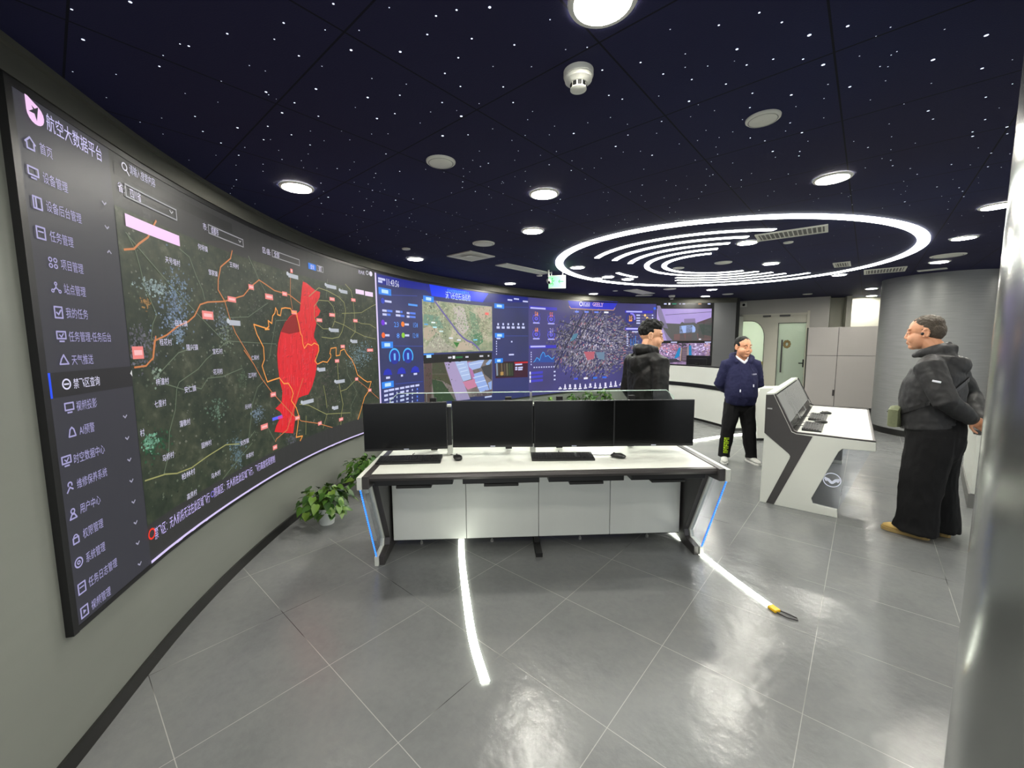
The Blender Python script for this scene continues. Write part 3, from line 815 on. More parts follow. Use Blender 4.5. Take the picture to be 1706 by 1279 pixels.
('P','dash',(.8,.82,.98),[(4.507,.957),(4.592,.957),(4.592,.985),(4.507,.985)],3),
('P','dash',(.8,.82,.98),[(4.602,.96),(4.717,.96),(4.717,.988),(4.602,.988)],3),
('P','dash',(.8,.82,.98),[(4.736,.96),(4.817,.96),(4.817,.988),(4.736,.988)],3),
('P','dash',(.8,.82,.98),[(4.843,.961),(4.935,.961),(4.935,.989),(4.843,.989)],3),
('P','dash',(.8,.82,.98),[(4.958,.963),(5.046,.963),(5.046,.991),(4.958,.991)],3),
('P','dash',(.8,.82,.98),[(5.066,.964),(5.157,.964),(5.157,.992),(5.066,.992)],3),
('P','dash',(.8,.82,.98),[(5.178,.964),(5.265,.964),(5.265,.992),(5.178,.992)],3),
('P','dash',(.8,.82,.98),[(4.507,.9),(4.584,.9),(4.584,.928),(4.507,.928)],3),
('P','dash',(.8,.82,.98),[(4.61,.903),(4.702,.903),(4.702,.931),(4.61,.931)],3),
('P','dash',(.8,.82,.98),[(4.763,.905),(4.784,.905),(4.784,.933),(4.763,.933)],3),
('P','dash',(.8,.82,.98),[(4.842,.905),(4.93,.905),(4.93,.933),(4.842,.933)],3),
('P','dash',(.8,.82,.98),[(4.972,.907),(5.025,.907),(5.025,.935),(4.972,.935)],3),
('P','dash',(.8,.82,.98),[(5.097,.909),(5.12,.909),(5.12,.937),(5.097,.937)],3),
('P','dash',(.35,.5,.95),[(5.206,.91),(5.232,.91),(5.232,.938),(5.206,.938)],3),
('P','dash',(.8,.82,.98),[(4.504,.843),(4.581,.843),(4.581,.871),(4.504,.871)],3),
('P','dash',(.8,.82,.98),[(4.607,.847),(4.699,.847),(4.699,.875),(4.607,.875)],3),
('P','dash',(.8,.82,.98),[(4.76,.849),(4.78,.849),(4.78,.877),(4.76,.877)],3),
('P','dash',(.8,.82,.98),[(4.839,.849),(4.927,.849),(4.927,.877),(4.839,.877)],3),
('P','dash',(.8,.82,.98),[(4.969,.853),(5.023,.853),(5.023,.881),(4.969,.881)],3),
('P','dash',(.8,.82,.98),[(5.094,.854),(5.117,.854),(5.117,.882),(5.094,.882)],3),
('P','dash',(.35,.5,.95),[(5.203,.855),(5.23,.855),(5.23,.883),(5.203,.883)],3),
('P','dash',(.8,.82,.98),[(4.5,.787),(4.577,.787),(4.577,.815),(4.5,.815)],3),
('P','dash',(.8,.82,.98),[(4.603,.79),(4.696,.79),(4.696,.818),(4.603,.818)],3),
('P','dash',(.8,.82,.98),[(4.757,.793),(4.777,.793),(4.777,.821),(4.757,.821)],3),
('P','dash',(.8,.82,.98),[(4.836,.794),(4.924,.794),(4.924,.822),(4.836,.822)],3),
('P','dash',(.8,.82,.98),[(4.966,.797),(5.02,.797),(5.02,.826),(4.966,.826)],3),
('P','dash',(.8,.82,.98),[(5.091,.799),(5.114,.799),(5.114,.827),(5.091,.827)],3),
('P','dash',(.35,.5,.95),[(5.2,.801),(5.227,.801),(5.227,.829),(5.2,.829)],3),
('P','dash',(.8,.82,.98),[(4.6,.734),(4.692,.734),(4.692,.762),(4.6,.762)],3),
('P','dash',(.8,.82,.98),[(4.754,.736),(4.774,.736),(4.774,.764),(4.754,.764)],3),
('P','dash',(.8,.82,.98),[(4.833,.738),(4.921,.738),(4.921,.766),(4.833,.766)],3),
('P','dash',(.8,.82,.98),[(4.963,.742),(5.017,.742),(5.017,.77),(4.963,.77)],3),
('P','dash',(.8,.82,.98),[(5.089,.744),(5.111,.744),(5.111,.772),(5.089,.772)],3),
('P','dash',(.35,.5,.95),[(5.198,.747),(5.224,.747),(5.224,.775),(5.198,.775)],3),
('RECT','site1',(5.385,1.437,7.022,2.222)),
('RECT','site2',(5.375,.66,7.008,1.325)),
('L','site1',(.42,.38,.62),.03,[(5.663,2.215),(5.788,2.104),(5.949,1.963),(6.072,1.852),(6.183,1.746),(6.296,1.668),(6.397,1.618),(6.515,1.586),(6.603,1.534),(6.692,1.459)],4),
('P','site1',(.76,.72,.7),[(6.081,2.142),(6.224,2.181),(6.339,2.149),(6.447,1.821),(6.297,1.718),(6.101,1.872)],2),
('P','site1',(.74,.68,.6),[(6.206,1.578),(6.353,1.628),(6.529,1.576),(6.541,1.462),(6.117,1.47)],2),
('P','site1',(.66,.64,.58),[(5.537,1.618),(5.732,1.702),(5.894,1.58),(6.145,1.47),(5.394,1.457)],2),
('P','site1',(.74,.68,.6),[(6.604,2.175),(6.998,2.219),(7.002,2.048),(6.748,1.954)],2),
('P','site1',(.72,.66,.58),[(5.41,1.814),(5.546,1.836),(5.734,1.768),(5.483,1.618),(5.39,1.672)],2),
('P','site1',(.34,.52,.38),[(6.474,1.72),(6.759,1.765),(6.786,1.596),(6.633,1.513),(6.516,1.617)],2),
('P','site1',(.46,.58,.46),[(6.455,2.115),(6.601,2.072),(6.714,1.764),(6.533,1.741)],2),
('P','site1',(.44,.58,.5),[(5.419,2.01),(5.784,1.993),(5.846,1.808),(5.654,1.821),(5.4,1.885)],2),
('P','site1',(.2,.48,.2),[(6.064,1.598),(6.207,1.588),(6.147,1.509)],2),
('P','site1',(.2,.45,.22),[(5.406,1.717),(5.5,1.709),(5.484,1.655)],2),
('P','site1',(.1,.18,.18),[(5.532,2.141),(5.599,2.137),(5.583,2.082)],2),
('P','site1',(.9,.95,.95),[(5.573,1.883),(5.66,1.883),(5.66,1.904),(5.573,1.904)],5),
('P','site1',(.7,.9,.95),[(5.604,1.812),(5.691,1.812),(5.691,1.834),(5.604,1.834)],5),
('P','site1',(.8,.9,.9),[(5.745,1.753),(5.834,1.753),(5.834,1.775),(5.745,1.775)],5),
('P','site1',(.9,.92,.95),[(5.964,1.651),(6.054,1.651),(6.054,1.672),(5.964,1.672)],5),
('P','site1',(.9,.9,.95),[(6.147,1.619),(6.24,1.619),(6.24,1.641),(6.147,1.641)],5),
('P','site1',(.45,.8,.95),[(6.543,1.622),(6.638,1.622),(6.638,1.644),(6.543,1.644)],5),
('P','site1',(.35,.65,.85),[(5.409,1.85),(5.496,1.85),(5.496,1.871),(5.409,1.871)],5),
('BLOBP','site1',[(6.161,1.972,.7,.35,260,(.42,.5,.36)),(5.883,2.054,.5,.25,140,(.62,.62,.48)),(6.823,1.893,.25,.35,160,(.62,.55,.45)),(5.673,1.951,.25,.3,110,(.3,.45,.36)),(5.727,1.581,.3,.12,90,(.72,.7,.66)),(6.52,1.782,.2,.3,120,(.24,.42,.3))]),
('P','site1',(.95,.45,.42),[(6.842,2.11),(6.933,2.11),(6.933,2.067),(6.842,2.067)],4),
('P','dash',(.03,.03,.05),[(5.377,1.409),(7.003,1.409),(7.003,1.283),(5.377,1.283)],3),
('P','dash',(.95,.95,.98),[(6.038,1.377),(6.096,1.377),(6.096,1.33),(6.038,1.33)],4),
('P','dash',(.1,.42,.22),[(6.114,1.334),(6.276,1.334),(6.276,1.364),(6.114,1.364)],4),
('P','dash',(.8,.8,.85),[(5.934,1.339),(6.013,1.339),(6.013,1.367),(5.934,1.367)],4),
('P','dash',(.8,.8,.85),[(6.344,1.335),(6.417,1.335),(6.417,1.363),(6.344,1.363)],4),
('P','dash',(.8,.8,.85),[(6.688,1.338),(6.78,1.338),(6.78,1.366),(6.688,1.366)],4),
('P','dash',(.8,.8,.85),[(6.895,1.337),(6.934,1.337),(6.934,1.365),(6.895,1.365)],4),
('P','site2',(.66,.6,.76),[(5.831,1.32),(6.08,1.31),(6.441,.625),(6.11,.639)],2),
('P','site2',(.66,.74,.9),[(6.071,1.306),(6.367,1.32),(6.475,.97),(6.28,.943)],2),
('P','site2',(.64,.72,.9),[(6.396,1.25),(6.82,1.299),(6.706,1.148),(6.448,1.113)],2),
('P','site2',(.58,.68,.9),[(6.493,1.045),(6.742,1.084),(6.928,.742),(6.686,.72)],2),
('P','site2',(.55,.7,.9),[(6.841,1.213),(6.991,1.32),(6.997,1.263),(6.897,1.154)],2),
('P','site2',(.55,.66,.88),[(6.892,.871),(6.99,.898),(6.987,.748),(6.938,.741)],2),
('P','site2',(.78,.5,.62),[(6.249,.934),(6.575,.963),(6.61,.827),(6.384,.794)],2),
('P','site2',(.7,.45,.66),[(6.381,1.26),(6.458,1.269),(6.575,.963),(6.506,.946)],2),
('P','site2',(.24,.24,.26),[(6.722,1.163),(6.996,1.206),(6.99,.909),(6.799,1.036)],2),
('P','site2',(.18,.27,.17),[(5.546,1.043),(5.789,.984),(6.074,.647),(5.603,.686)],2),
('P','site2',(.33,.26,.25),[(5.391,1.338),(5.558,1.331),(5.56,1.042),(5.522,.677),(5.367,.689)],2),
('P','site2',(.26,.27,.2),[(5.566,1.327),(5.819,1.32),(5.91,1.095),(5.563,1.119)],2),
('P','site2',(.36,.3,.33),[(6.617,.716),(6.987,.737),(6.985,.633),(6.599,.651)],2),
('P','site2',(.28,.28,.2),[(5.563,1.115),(5.91,1.091),(6.021,.881),(5.79,.994),(5.56,1.042)],2),
('L','site2',(.8,.86,.97),.014,[(6.137,1.225),(6.304,1.238)],4),
('L','site2',(.8,.86,.97),.014,[(6.18,1.16),(6.348,1.182)],4),
('L','site2',(.8,.86,.97),.014,[(6.215,1.106),(6.393,1.127)],4),
('L','site2',(.8,.86,.97),.014,[(6.237,1.041),(6.428,1.056)],4),
('L','site2',(.8,.86,.97),.014,[(6.441,1.214),(6.755,1.244)],4),
('L','site2',(.8,.86,.97),.014,[(6.529,.988),(6.782,1.015)],4),
('L','site2',(.8,.86,.97),.014,[(6.574,.897),(6.828,.921)],4),
('L','site2',(.8,.86,.97),.014,[(6.634,.803),(6.884,.826)],4),
('P','site2',(.05,.05,.07),[(6.175,1.278),(6.229,1.278),(6.229,1.298),(6.175,1.298)],4),
('P','site2',(.05,.05,.07),[(5.952,1.271),(6.005,1.271),(6.005,1.291),(5.952,1.291)],4),
('BLOBP','site2',[(5.68,1.17,.3,.3,90,(.25,.3,.2)),(6.695,.685,.25,.06,60,(.5,.44,.48)),(5.783,.824,.22,.16,70,(.22,.3,.18)),(5.475,1.049,.06,.4,60,(.3,.24,.22))]),
('P','dash',(.8,.82,.98),[(7.151,1.895),(7.19,1.895),(7.19,1.935),(7.151,1.935)],4),
('P','dash',(.8,.82,.98),[(7.13,1.836),(7.209,1.836),(7.209,1.876),(7.13,1.876)],4),
('P','dash',(.8,.82,.98),[(7.282,1.899),(7.322,1.899),(7.322,1.94),(7.282,1.94)],4),
('P','dash',(.8,.82,.98),[(7.262,1.838),(7.341,1.838),(7.341,1.878),(7.262,1.878)],4),
('P','dash',(.8,.82,.98),[(7.415,1.902),(7.455,1.902),(7.455,1.942),(7.415,1.942)],4),
('P','dash',(.8,.82,.98),[(7.394,1.841),(7.475,1.841),(7.475,1.881),(7.394,1.881)],4),
('P','dash',(.8,.82,.98),[(7.543,1.906),(7.583,1.906),(7.583,1.946),(7.543,1.946)],4),
('P','dash',(.8,.82,.98),[(7.522,1.844),(7.603,1.844),(7.603,1.884),(7.522,1.884)],4),
('P','dash',(.8,.82,.98),[(7.685,1.909),(7.726,1.909),(7.726,1.95),(7.685,1.95)],4),
('P','dash',(.8,.82,.98),[(7.664,1.847),(7.746,1.847),(7.746,1.887),(7.664,1.887)],4),
('P','dash',(.8,.82,.98),[(7.815,1.913),(7.856,1.913),(7.856,1.953),(7.815,1.953)],4),
('P','dash',(.8,.82,.98),[(7.794,1.849),(7.877,1.849),(7.877,1.889),(7.794,1.889)],4),
('P','dash',(.8,.82,.98),[(7.113,1.591),(7.136,1.591),(7.136,1.615),(7.113,1.615)],4),
('P','dash',(.8,.82,.98),[(7.113,1.552),(7.135,1.552),(7.135,1.577),(7.113,1.577)],4),
('P','dash',(.8,.82,.98),[(7.112,1.506),(7.135,1.506),(7.135,1.53),(7.112,1.53)],4),
('P','dash',(.8,.82,.98),[(7.111,1.46),(7.134,1.46),(7.134,1.484),(7.111,1.484)],4),
('P','dash',(.8,.82,.98),[(7.11,1.414),(7.133,1.414),(7.133,1.439),(7.11,1.439)],4),
('P','dash',(.8,.82,.98),[(7.11,1.365),(7.132,1.365),(7.132,1.39),(7.11,1.39)],4),
('P','dash',(.22,.04,.16),[(7.078,1.235),(7.96,1.227),(7.958,.902),(7.089,.936)],2),
('P','dash',(.75,.1,.16),[(7.596,1.209),(7.96,1.21),(7.96,1.18),(7.596,1.18)],3),
('P','dash',(.1,.09,.09),[(7.094,1.22),(7.579,1.21),(7.576,.939),(7.106,.958)],3),
('P','dash',(.5,.55,.62),[(7.1,1.206),(7.146,1.209),(7.156,.985),(7.11,.981)],4),
('P','dash',(.26,.2,.16),[(7.159,1.204),(7.206,1.206),(7.215,.982),(7.169,.978)],4),
('P','dash',(.4,.33,.26),[(7.225,1.201),(7.272,1.204),(7.282,.977),(7.235,.973)],4),
('P','dash',(.3,.24,.22),[(7.299,1.198),(7.346,1.2),(7.356,.972),(7.309,.968)],4),
('P','dash',(.38,.36,.28),[(7.366,1.195),(7.413,1.198),(7.424,.968),(7.376,.964)],4),
('P','dash',(.22,.28,.18),[(7.433,1.192),(7.48,1.195),(7.491,.964),(7.444,.96)],4),
('P','dash',(.2,.24,.16),[(7.494,1.189),(7.542,1.192),(7.553,.96),(7.505,.956)],4),
('P','dash',(.7,.55,.3),[(7.216,1.045),(7.296,1.045),(7.296,.981),(7.216,.981)],5),
('L','dash',(.2,.28,.62),.01,[(4.481,2.191),(5.278,2.256)],2),
('L','dash',(.2,.28,.62),.01,[(4.741,1.55),(5.369,1.539)],2),
('L','dash',(.2,.28,.62),.01,[(4.751,1.042),(5.345,1.022)],2),
('L','dash',(.2,.28,.62),.01,[(7.34,2.233),(7.965,2.26)],2),
('L','dash',(.2,.28,.62),.01,[(7.332,1.707),(7.962,1.71)],2),
('P','city',(.2,.22,.78),[(9.071,2.471),(10.503,2.494),(10.38,2.298),(9.16,2.295)],2),
('L','city',(.85,.65,.4),.014,[(9.124,2.337),(9.167,2.293),(9.722,2.292),(10.38,2.295),(10.419,2.348)],3),
('RING','city',(.9,.9,1),(9.456,2.401),.05,4),
('T','city',(.92,.92,1),'沃飞长空',9.519,2.415,9.71,.06,4),
('T','city',(.92,.92,1),'石油巡检',9.52,2.373,9.71,.05,4),
('T','city',(.98,.8,.85),'GEELY',9.78,2.407,10.092,.085,4),
('P','city',(.7,.6,.9),[(9.862,2.36),(10.072,2.36),(10.072,2.38),(9.862,2.38)],4),
('P','city',(.22,.2,.75),[(8.004,2.235),(8.776,2.235),(8.776,2.294),(8.004,2.294)],3),
('P','city',(.75,.75,1),[(8.034,2.239),(8.454,2.239),(8.454,2.271),(8.034,2.271)],4),
('P','city',(.22,.2,.75),[(8.001,1.464),(8.763,1.464),(8.763,1.524),(8.001,1.524)],3),
('P','city',(.75,.75,1),[(8.031,1.484),(8.451,1.484),(8.451,1.516),(8.031,1.516)],4),
('P','city',(.22,.2,.75),[(10.689,2.238),(11.42,2.238),(11.42,2.297),(10.689,2.297)],3),
('P','city',(.75,.75,1),[(10.719,2.254),(11.139,2.254),(11.139,2.286),(10.719,2.286)],4),
('P','city',(.22,.2,.75),[(10.698,1.845),(11.128,1.845),(11.128,1.905),(10.698,1.905)],3),
('P','city',(.75,.75,1),[(10.728,1.862),(11.148,1.862),(11.148,1.894),(10.728,1.894)],4),
('ELL','city',(.35,.35,.95),(8.197,2.052),.105,.085,.014,3),
('ELL','city',(.4,.38,.9),(8.197,2.052),.05,.035,.03,3),
('T','city',(1,.62,.2),'58',8.153,2.141,8.245,.09,5),
('L','city',(.28,.27,.7),.014,[(8.095,2.14),(8.105,2.105),(8.122,2.076)],3),
('L','city',(.28,.27,.7),.014,[(8.3,2.148),(8.289,2.111),(8.272,2.082)],3),
('P','city',(.7,.7,.95),[(8.105,1.953),(8.289,1.953),(8.289,1.978),(8.105,1.978)],3),
('ELL','city',(.35,.35,.95),(8.614,2.05),.105,.085,.014,3),
('ELL','city',(.4,.38,.9),(8.614,2.05),.05,.035,.03,3),
('T','city',(1,.5,.2),'55',8.568,2.141,8.662,.09,5),
('L','city',(.28,.27,.7),.014,[(8.51,2.141),(8.52,2.105),(8.537,2.075)],3),
('L','city',(.28,.27,.7),.014,[(8.718,2.149),(8.708,2.111),(8.69,2.08)],3),
('P','city',(.7,.7,.95),[(8.52,1.948),(8.708,1.948),(8.708,1.973),(8.52,1.973)],3),
('ELL','city',(.35,.35,.95),(8.196,1.742),.105,.085,.014,3),
('ELL','city',(.4,.38,.9),(8.196,1.742),.05,.035,.03,3),
('T','city',(1,.62,.2),'68',8.152,1.831,8.244,.09,5),
('L','city',(.28,.27,.7),.014,[(8.094,1.833),(8.104,1.797),(8.121,1.768)],3),
('L','city',(.28,.27,.7),.014,[(8.299,1.836),(8.289,1.799),(8.272,1.769)],3),
('P','city',(.7,.7,.95),[(8.103,1.641),(8.289,1.641),(8.289,1.666),(8.103,1.666)],3),
('ELL','city',(.35,.35,.95),(8.615,1.734),.105,.085,.014,3),
('ELL','city',(.4,.38,.9),(8.615,1.734),.05,.035,.03,3),
('T','city',(.75,.7,.9),'21',8.569,1.826,8.663,.09,5),
('L','city',(.28,.27,.7),.014,[(8.51,1.829),(8.521,1.791),(8.538,1.761)],3),
('L','city',(.28,.27,.7),.014,[(8.719,1.831),(8.709,1.793),(8.692,1.763)],3),
('P','city',(.7,.7,.95),[(8.521,1.631),(8.709,1.631),(8.709,1.656),(8.521,1.656)],3),
('P','city',(.16,.3,.62),[(8.153,1.186),(8.205,1.278),(8.25,1.262),(8.285,1.219),(8.327,1.324),(8.379,1.385),(8.424,1.364),(8.448,1.294),(8.529,1.312),(8.588,1.267),(8.641,1.232),(8.704,1.279),(8.704,1.166)],3),
('L','city',(.25,.65,.95),.014,[(8.119,1.192),(8.154,1.211),(8.205,1.278),(8.25,1.262),(8.285,1.219),(8.327,1.324),(8.379,1.385),(8.424,1.364),(8.448,1.294),(8.529,1.312),(8.588,1.267),(8.641,1.232),(8.704,1.279)],4),
('P','city',(.8,.82,.98),[(8.119,1.073),(8.153,1.073),(8.153,1.098),(8.119,1.098)],3),
('P','city',(.8,.82,.98),[(8.188,1.072),(8.222,1.072),(8.222,1.097),(8.188,1.097)],3),
('P','city',(.8,.82,.98),[(8.257,1.07),(8.292,1.07),(8.292,1.095),(8.257,1.095)],3),
('P','city',(.8,.82,.98),[(8.326,1.069),(8.361,1.069),(8.361,1.093),(8.326,1.093)],3),
('P','city',(.8,.82,.98),[(8.396,1.067),(8.431,1.067),(8.431,1.092),(8.396,1.092)],3),
('P','city',(.8,.82,.98),[(8.466,1.065),(8.501,1.065),(8.501,1.09),(8.466,1.09)],3),
('P','city',(.8,.82,.98),[(8.536,1.064),(8.571,1.064),(8.571,1.089),(8.536,1.089)],3),
('P','city',(.8,.82,.98),[(8.606,1.062),(8.641,1.062),(8.641,1.087),(8.606,1.087)],3),
('P','city',(.8,.82,.98),[(8.677,1.061),(8.712,1.061),(8.712,1.086),(8.677,1.086)],3),
('P','city',(.8,.82,.98),[(8.041,1.373),(8.065,1.373),(8.065,1.397),(8.041,1.397)],3),
('P','city',(.8,.82,.98),[(8.041,1.329),(8.065,1.329),(8.065,1.354),(8.041,1.354)],3),
('P','city',(.8,.82,.98),[(8.041,1.287),(8.065,1.287),(8.065,1.312),(8.041,1.312)],3),
('P','city',(.8,.82,.98),[(8.041,1.238),(8.064,1.238),(8.064,1.263),(8.041,1.263)],3),
('P','city',(.8,.82,.98),[(8.04,1.19),(8.064,1.19),(8.064,1.215),(8.04,1.215)],3),
('P','city',(.8,.82,.98),[(8.04,1.134),(8.064,1.134),(8.064,1.159),(8.04,1.159)],3),
('P','city',(.9,.9,1),[(8.005,.946),(8.039,.946),(8.039,1.006),(8.005,1.006)],4),
('P','city',(.26,.25,.75),[(8.043,.949),(8.379,.949),(8.379,.999),(8.043,.999)],3),
('P','city',(.8,.82,.98),[(8.691,.956),(8.74,.956),(8.74,.986),(8.691,.986)],3),
('P','city',(.9,.9,1),[(8.005,.868),(8.039,.868),(8.039,.928),(8.005,.928)],4),
('P','city',(.26,.25,.75),[(8.043,.87),(8.379,.87),(8.379,.92),(8.043,.92)],3),
('P','city',(.8,.82,.98),[(8.691,.873),(8.741,.873),(8.741,.903),(8.691,.903)],3),
('P','city',(.9,.9,1),[(8.004,.789),(8.039,.789),(8.039,.849),(8.004,.849)],4),
('P','city',(.26,.25,.75),[(8.042,.79),(8.379,.79),(8.379,.84),(8.042,.84)],3),
('P','city',(.8,.82,.98),[(8.692,.79),(8.741,.79),(8.741,.82),(8.692,.82)],3),
('CITY',(9.823,1.513),1.36,.8),
('P','city',(.45,.55,.95),[(9.283,2.212),(9.395,2.212),(9.395,2.247),(9.283,2.247)],4),
('P','city',(.45,.55,.95),[(9.557,2.217),(9.677,2.217),(9.677,2.252),(9.557,2.252)],4),
('P','city',(.45,.55,.95),[(9.84,2.22),(9.959,2.22),(9.959,2.255),(9.84,2.255)],4),
('P','city',(.95,.95,1),[(10.116,2.223),(10.24,2.223),(10.24,2.258),(10.116,2.258)],4),
('P','city',(.25,.3,.85),[(9.273,.766),(9.387,.766),(9.387,.806),(9.273,.806)],6),
('P','city',(.95,.95,1),[(9.556,.761),(9.671,.761),(9.671,.801),(9.556,.801)],6),
('P','city',(.2,.45,.9),[(9.825,.758),(9.946,.758),(9.946,.798),(9.825,.798)],6),
('P','city',(.2,.4,.9),[(10.095,.757),(10.217,.757),(10.217,.797),(10.095,.797)],6),
('P','city',(.9,.88,1),[(8.845,.623),(8.902,.619),(8.884,.641),(8.863,.643)],6),
('P','city',(.95,.95,1),[(8.827,.589),(8.92,.589),(8.92,.613),(8.827,.613)],6),
('P','city',(.9,.88,1),[(8.987,.61),(9.044,.606),(9.026,.687),(9.004,.689)],6),
('P','city',(.95,.95,1),[(8.969,.576),(9.062,.576),(9.062,.6),(8.969,.6)],6),
('P','city',(.9,.88,1),[(9.129,.606),(9.186,.602),(9.182,.672),(9.132,.675)],6),
('P','city',(.95,.95,1),[(9.112,.571),(9.204,.571),(9.204,.595),(9.112,.595)],6),
('P','city',(.9,.88,1),[(9.279,.593),(9.336,.589),(9.332,.665),(9.282,.668)],6),
('P','city',(.95,.95,1),[(9.261,.558),(9.354,.558),(9.354,.583),(9.261,.583)],6),
('P','city',(.9,.88,1),[(9.422,.586),(9.479,.582),(9.46,.676),(9.439,.677)],6),
('P','city',(.95,.95,1),[(9.404,.551),(9.497,.551),(9.497,.576),(9.404,.576)],6),
('P','city',(.9,.88,1),[(9.576,.587),(9.634,.583),(9.615,.656),(9.593,.657)],6),
('P','city',(.95,.95,1),[(9.559,.552),(9.652,.552),(9.652,.576),(9.559,.576)],6),
('P','city',(.9,.88,1),[(9.72,.6),(9.778,.596),(9.773,.658),(9.723,.661)],6),
('P','city',(.95,.95,1),[(9.702,.565),(9.796,.565),(9.796,.589),(9.702,.589)],6),
('P','city',(.9,.88,1),[(9.864,.574),(9.921,.571),(9.902,.667),(9.881,.668)],6),
('P','city',(.95,.95,1),[(9.847,.54),(9.94,.54),(9.94,.564),(9.847,.564)],6),
('P','city',(.9,.88,1),[(10.007,.563),(10.064,.56),(10.045,.651),(10.023,.652)],6),
('P','city',(.95,.95,1),[(9.99,.528),(10.082,.528),(10.082,.552),(9.99,.552)],6),
('P','city',(.9,.88,1),[(10.159,.566),(10.215,.563),(10.209,.654),(10.161,.657)],6),
('P','city',(.95,.95,1),[(10.142,.531),(10.233,.531),(10.233,.555),(10.142,.555)],6),
('P','city',(.9,.88,1),[(10.311,.581),(10.366,.578),(10.347,.671),(10.327,.672)],6),
('P','city',(.95,.95,1),[(10.294,.546),(10.384,.546),(10.384,.57),(10.294,.57)],6),
('P','city',(.9,.88,1),[(10.441,.583),(10.495,.581),(10.476,.679),(10.456,.68)],6),
('P','city',(.95,.95,1),[(10.425,.548),(10.513,.548),(10.513,.573),(10.425,.573)],6),
('P','city',(.9,.88,1),[(10.586,.606),(10.639,.604),(10.622,.633),(10.602,.634)],6),
('P','city',(.95,.95,1),[(10.569,.571),(10.656,.571),(10.656,.595),(10.569,.595)],6),
('ARC','city',(.55,.5,.95),(10.839,2.121),.13,(-20,95),.04,3),
('ARC','city',(.16,.18,.55),(10.839,2.121),.13,(95,340),.04,3),
('T','city',(1,.7,.3),'35',10.797,2.125,10.885,.1,5),
('P','city',(1,.6,.3),[(10.799,2.049),(10.88,2.049),(10.88,2.079),(10.799,2.079)],5),
('P','city',(.8,.82,.98),[(10.99,2.175),(11.087,2.175),(11.087,2.206),(10.99,2.206)],4),
('L','city',(.6,.55,.5),.009,[(11.119,2.191),(11.375,2.19)],4),
('P','city',(.8,.82,.98),[(11.391,2.178),(11.428,2.178),(11.428,2.208),(11.391,2.208)],4),
('P','city',(.8,.82,.98),[(10.992,2.11),(11.089,2.11),(11.089,2.14),(10.992,2.14)],4),
('L','city',(.6,.55,.5),.009,[(11.121,2.126),(11.377,2.125)],4),
('P','city',(.8,.82,.98),[(11.393,2.113),(11.43,2.113),(11.43,2.143),(11.393,2.143)],4),
('P','city',(.8,.82,.98),[(10.993,2.051),(11.09,2.051),(11.09,2.081),(10.993,2.081)],4),
('L','city',(.6,.55,.5),.009,[(11.122,2.066),(11.379,2.065)],4),
('P','city',(.8,.82,.98),[(11.394,2.053),(11.432,2.053),(11.432,2.083),(11.394,2.083)],4),
('P','city',(.8,.82,.98),[(10.995,1.994),(11.092,1.994),(11.092,2.024),(10.995,2.024)],4),
('L','city',(.6,.55,.5),.009,[(11.124,2.01),(11.38,2.008)],4),
('P','city',(.8,.82,.98),[(11.396,1.995),(11.434,1.995),(11.434,2.025),(11.396,2.025)],4),
('DOT','city',(.95,.8,.5),(11.215,2.189),.03,5),
('DOT','city',(.95,.8,.5),(11.272,2.127),.03,5),
('L','city',(.225,.495,.855),.018,[(10.862,1.497),(10.858,1.64)],4),
('L','city',(.15,.33,.57),.018,[(10.911,1.497),(10.908,1.597)],4),
('L','city',(.2,.44,.76),.018,[(10.937,1.497),(10.933,1.654)],4),
('L','city',(.225,.495,.855),.018,[(10.986,1.496),(10.98,1.711)],4),
('L','city',(.175,.385,.665),.018,[(11.057,1.496),(11.054,1.61)],4),
('L','city',(.15,.33,.57),.018,[(11.106,1.495),(11.101,1.682)],4),
('P','city',(.8,.82,.98),[(10.741,1.74),(10.783,1.74),(10.783,1.762),(10.741,1.762)],4),
('P','city',(.8,.82,.98),[(10.742,1.698),(10.784,1.698),(10.784,1.719),(10.742,1.719)],4),
('P','city',(.8,.82,.98),[(10.743,1.655),(10.785,1.655),(10.785,1.676),(10.743,1.676)],4),
('P','city',(.8,.82,.98),[(10.744,1.613),(10.786,1.613),(10.786,1.634),(10.744,1.634)],4),
('P','city',(.8,.82,.98),[(10.745,1.57),(10.788,1.57),(10.788,1.591),(10.745,1.591)],4),
('P','city',(.8,.82,.98),[(10.746,1.528),(10.789,1.528),(10.789,1.549),(10.746,1.549)],4),
('P','city',(.8,.82,.98),[(10.747,1.484),(10.79,1.484),(10.79,1.506),(10.747,1.506)],4),
('P','city',(.8,.82,.98),[(10.886,1.798),(11.042,1.798),(11.042,1.823),(10.886,1.823)],4),
('P','city',(.2,.4,.95),[(11.432,2.378),(11.494,2.378),(11.494,2.322),(11.432,2.322)],4),
('RECT','feed1',(11.52,1.6,12.87,2.345)),
('RECT','feed2',(11.52,.52,12.87,1.535)),
('P','feed1',(.35,.35,.35),[(11.6,2.016),(12.112,1.992),(12.156,2.039),(12.209,2.015),(12.474,2.029),(12.505,1.999),(12.683,2.013),(12.88,2.142),(12.904,1.597),(11.909,1.596)],3),
('P','feed1',(.63,.73,.96),[(12.052,1.935),(12.476,1.979),(12.528,1.796),(12.064,1.767)],3),
('P','feed1',(.46,.35,.35),[(11.898,1.744),(12.484,1.776),(12.9,1.691),(12.904,1.591),(11.916,1.593)],3),
('P','feed1',(.53,.49,.63),[(11.516,2.416),(11.597,2.417),(11.934,1.596),(11.791,1.605),(11.547,2.217)],3),
('P','feed1',(.53,.47,.63),[(12.208,2.108),(12.476,2.118),(12.489,2.02),(12.209,2.001)],3),
('P','feed1',(.26,.3,.28),[(12.524,1.97),(12.886,2.012),(12.904,1.597),(12.523,1.694)],3),
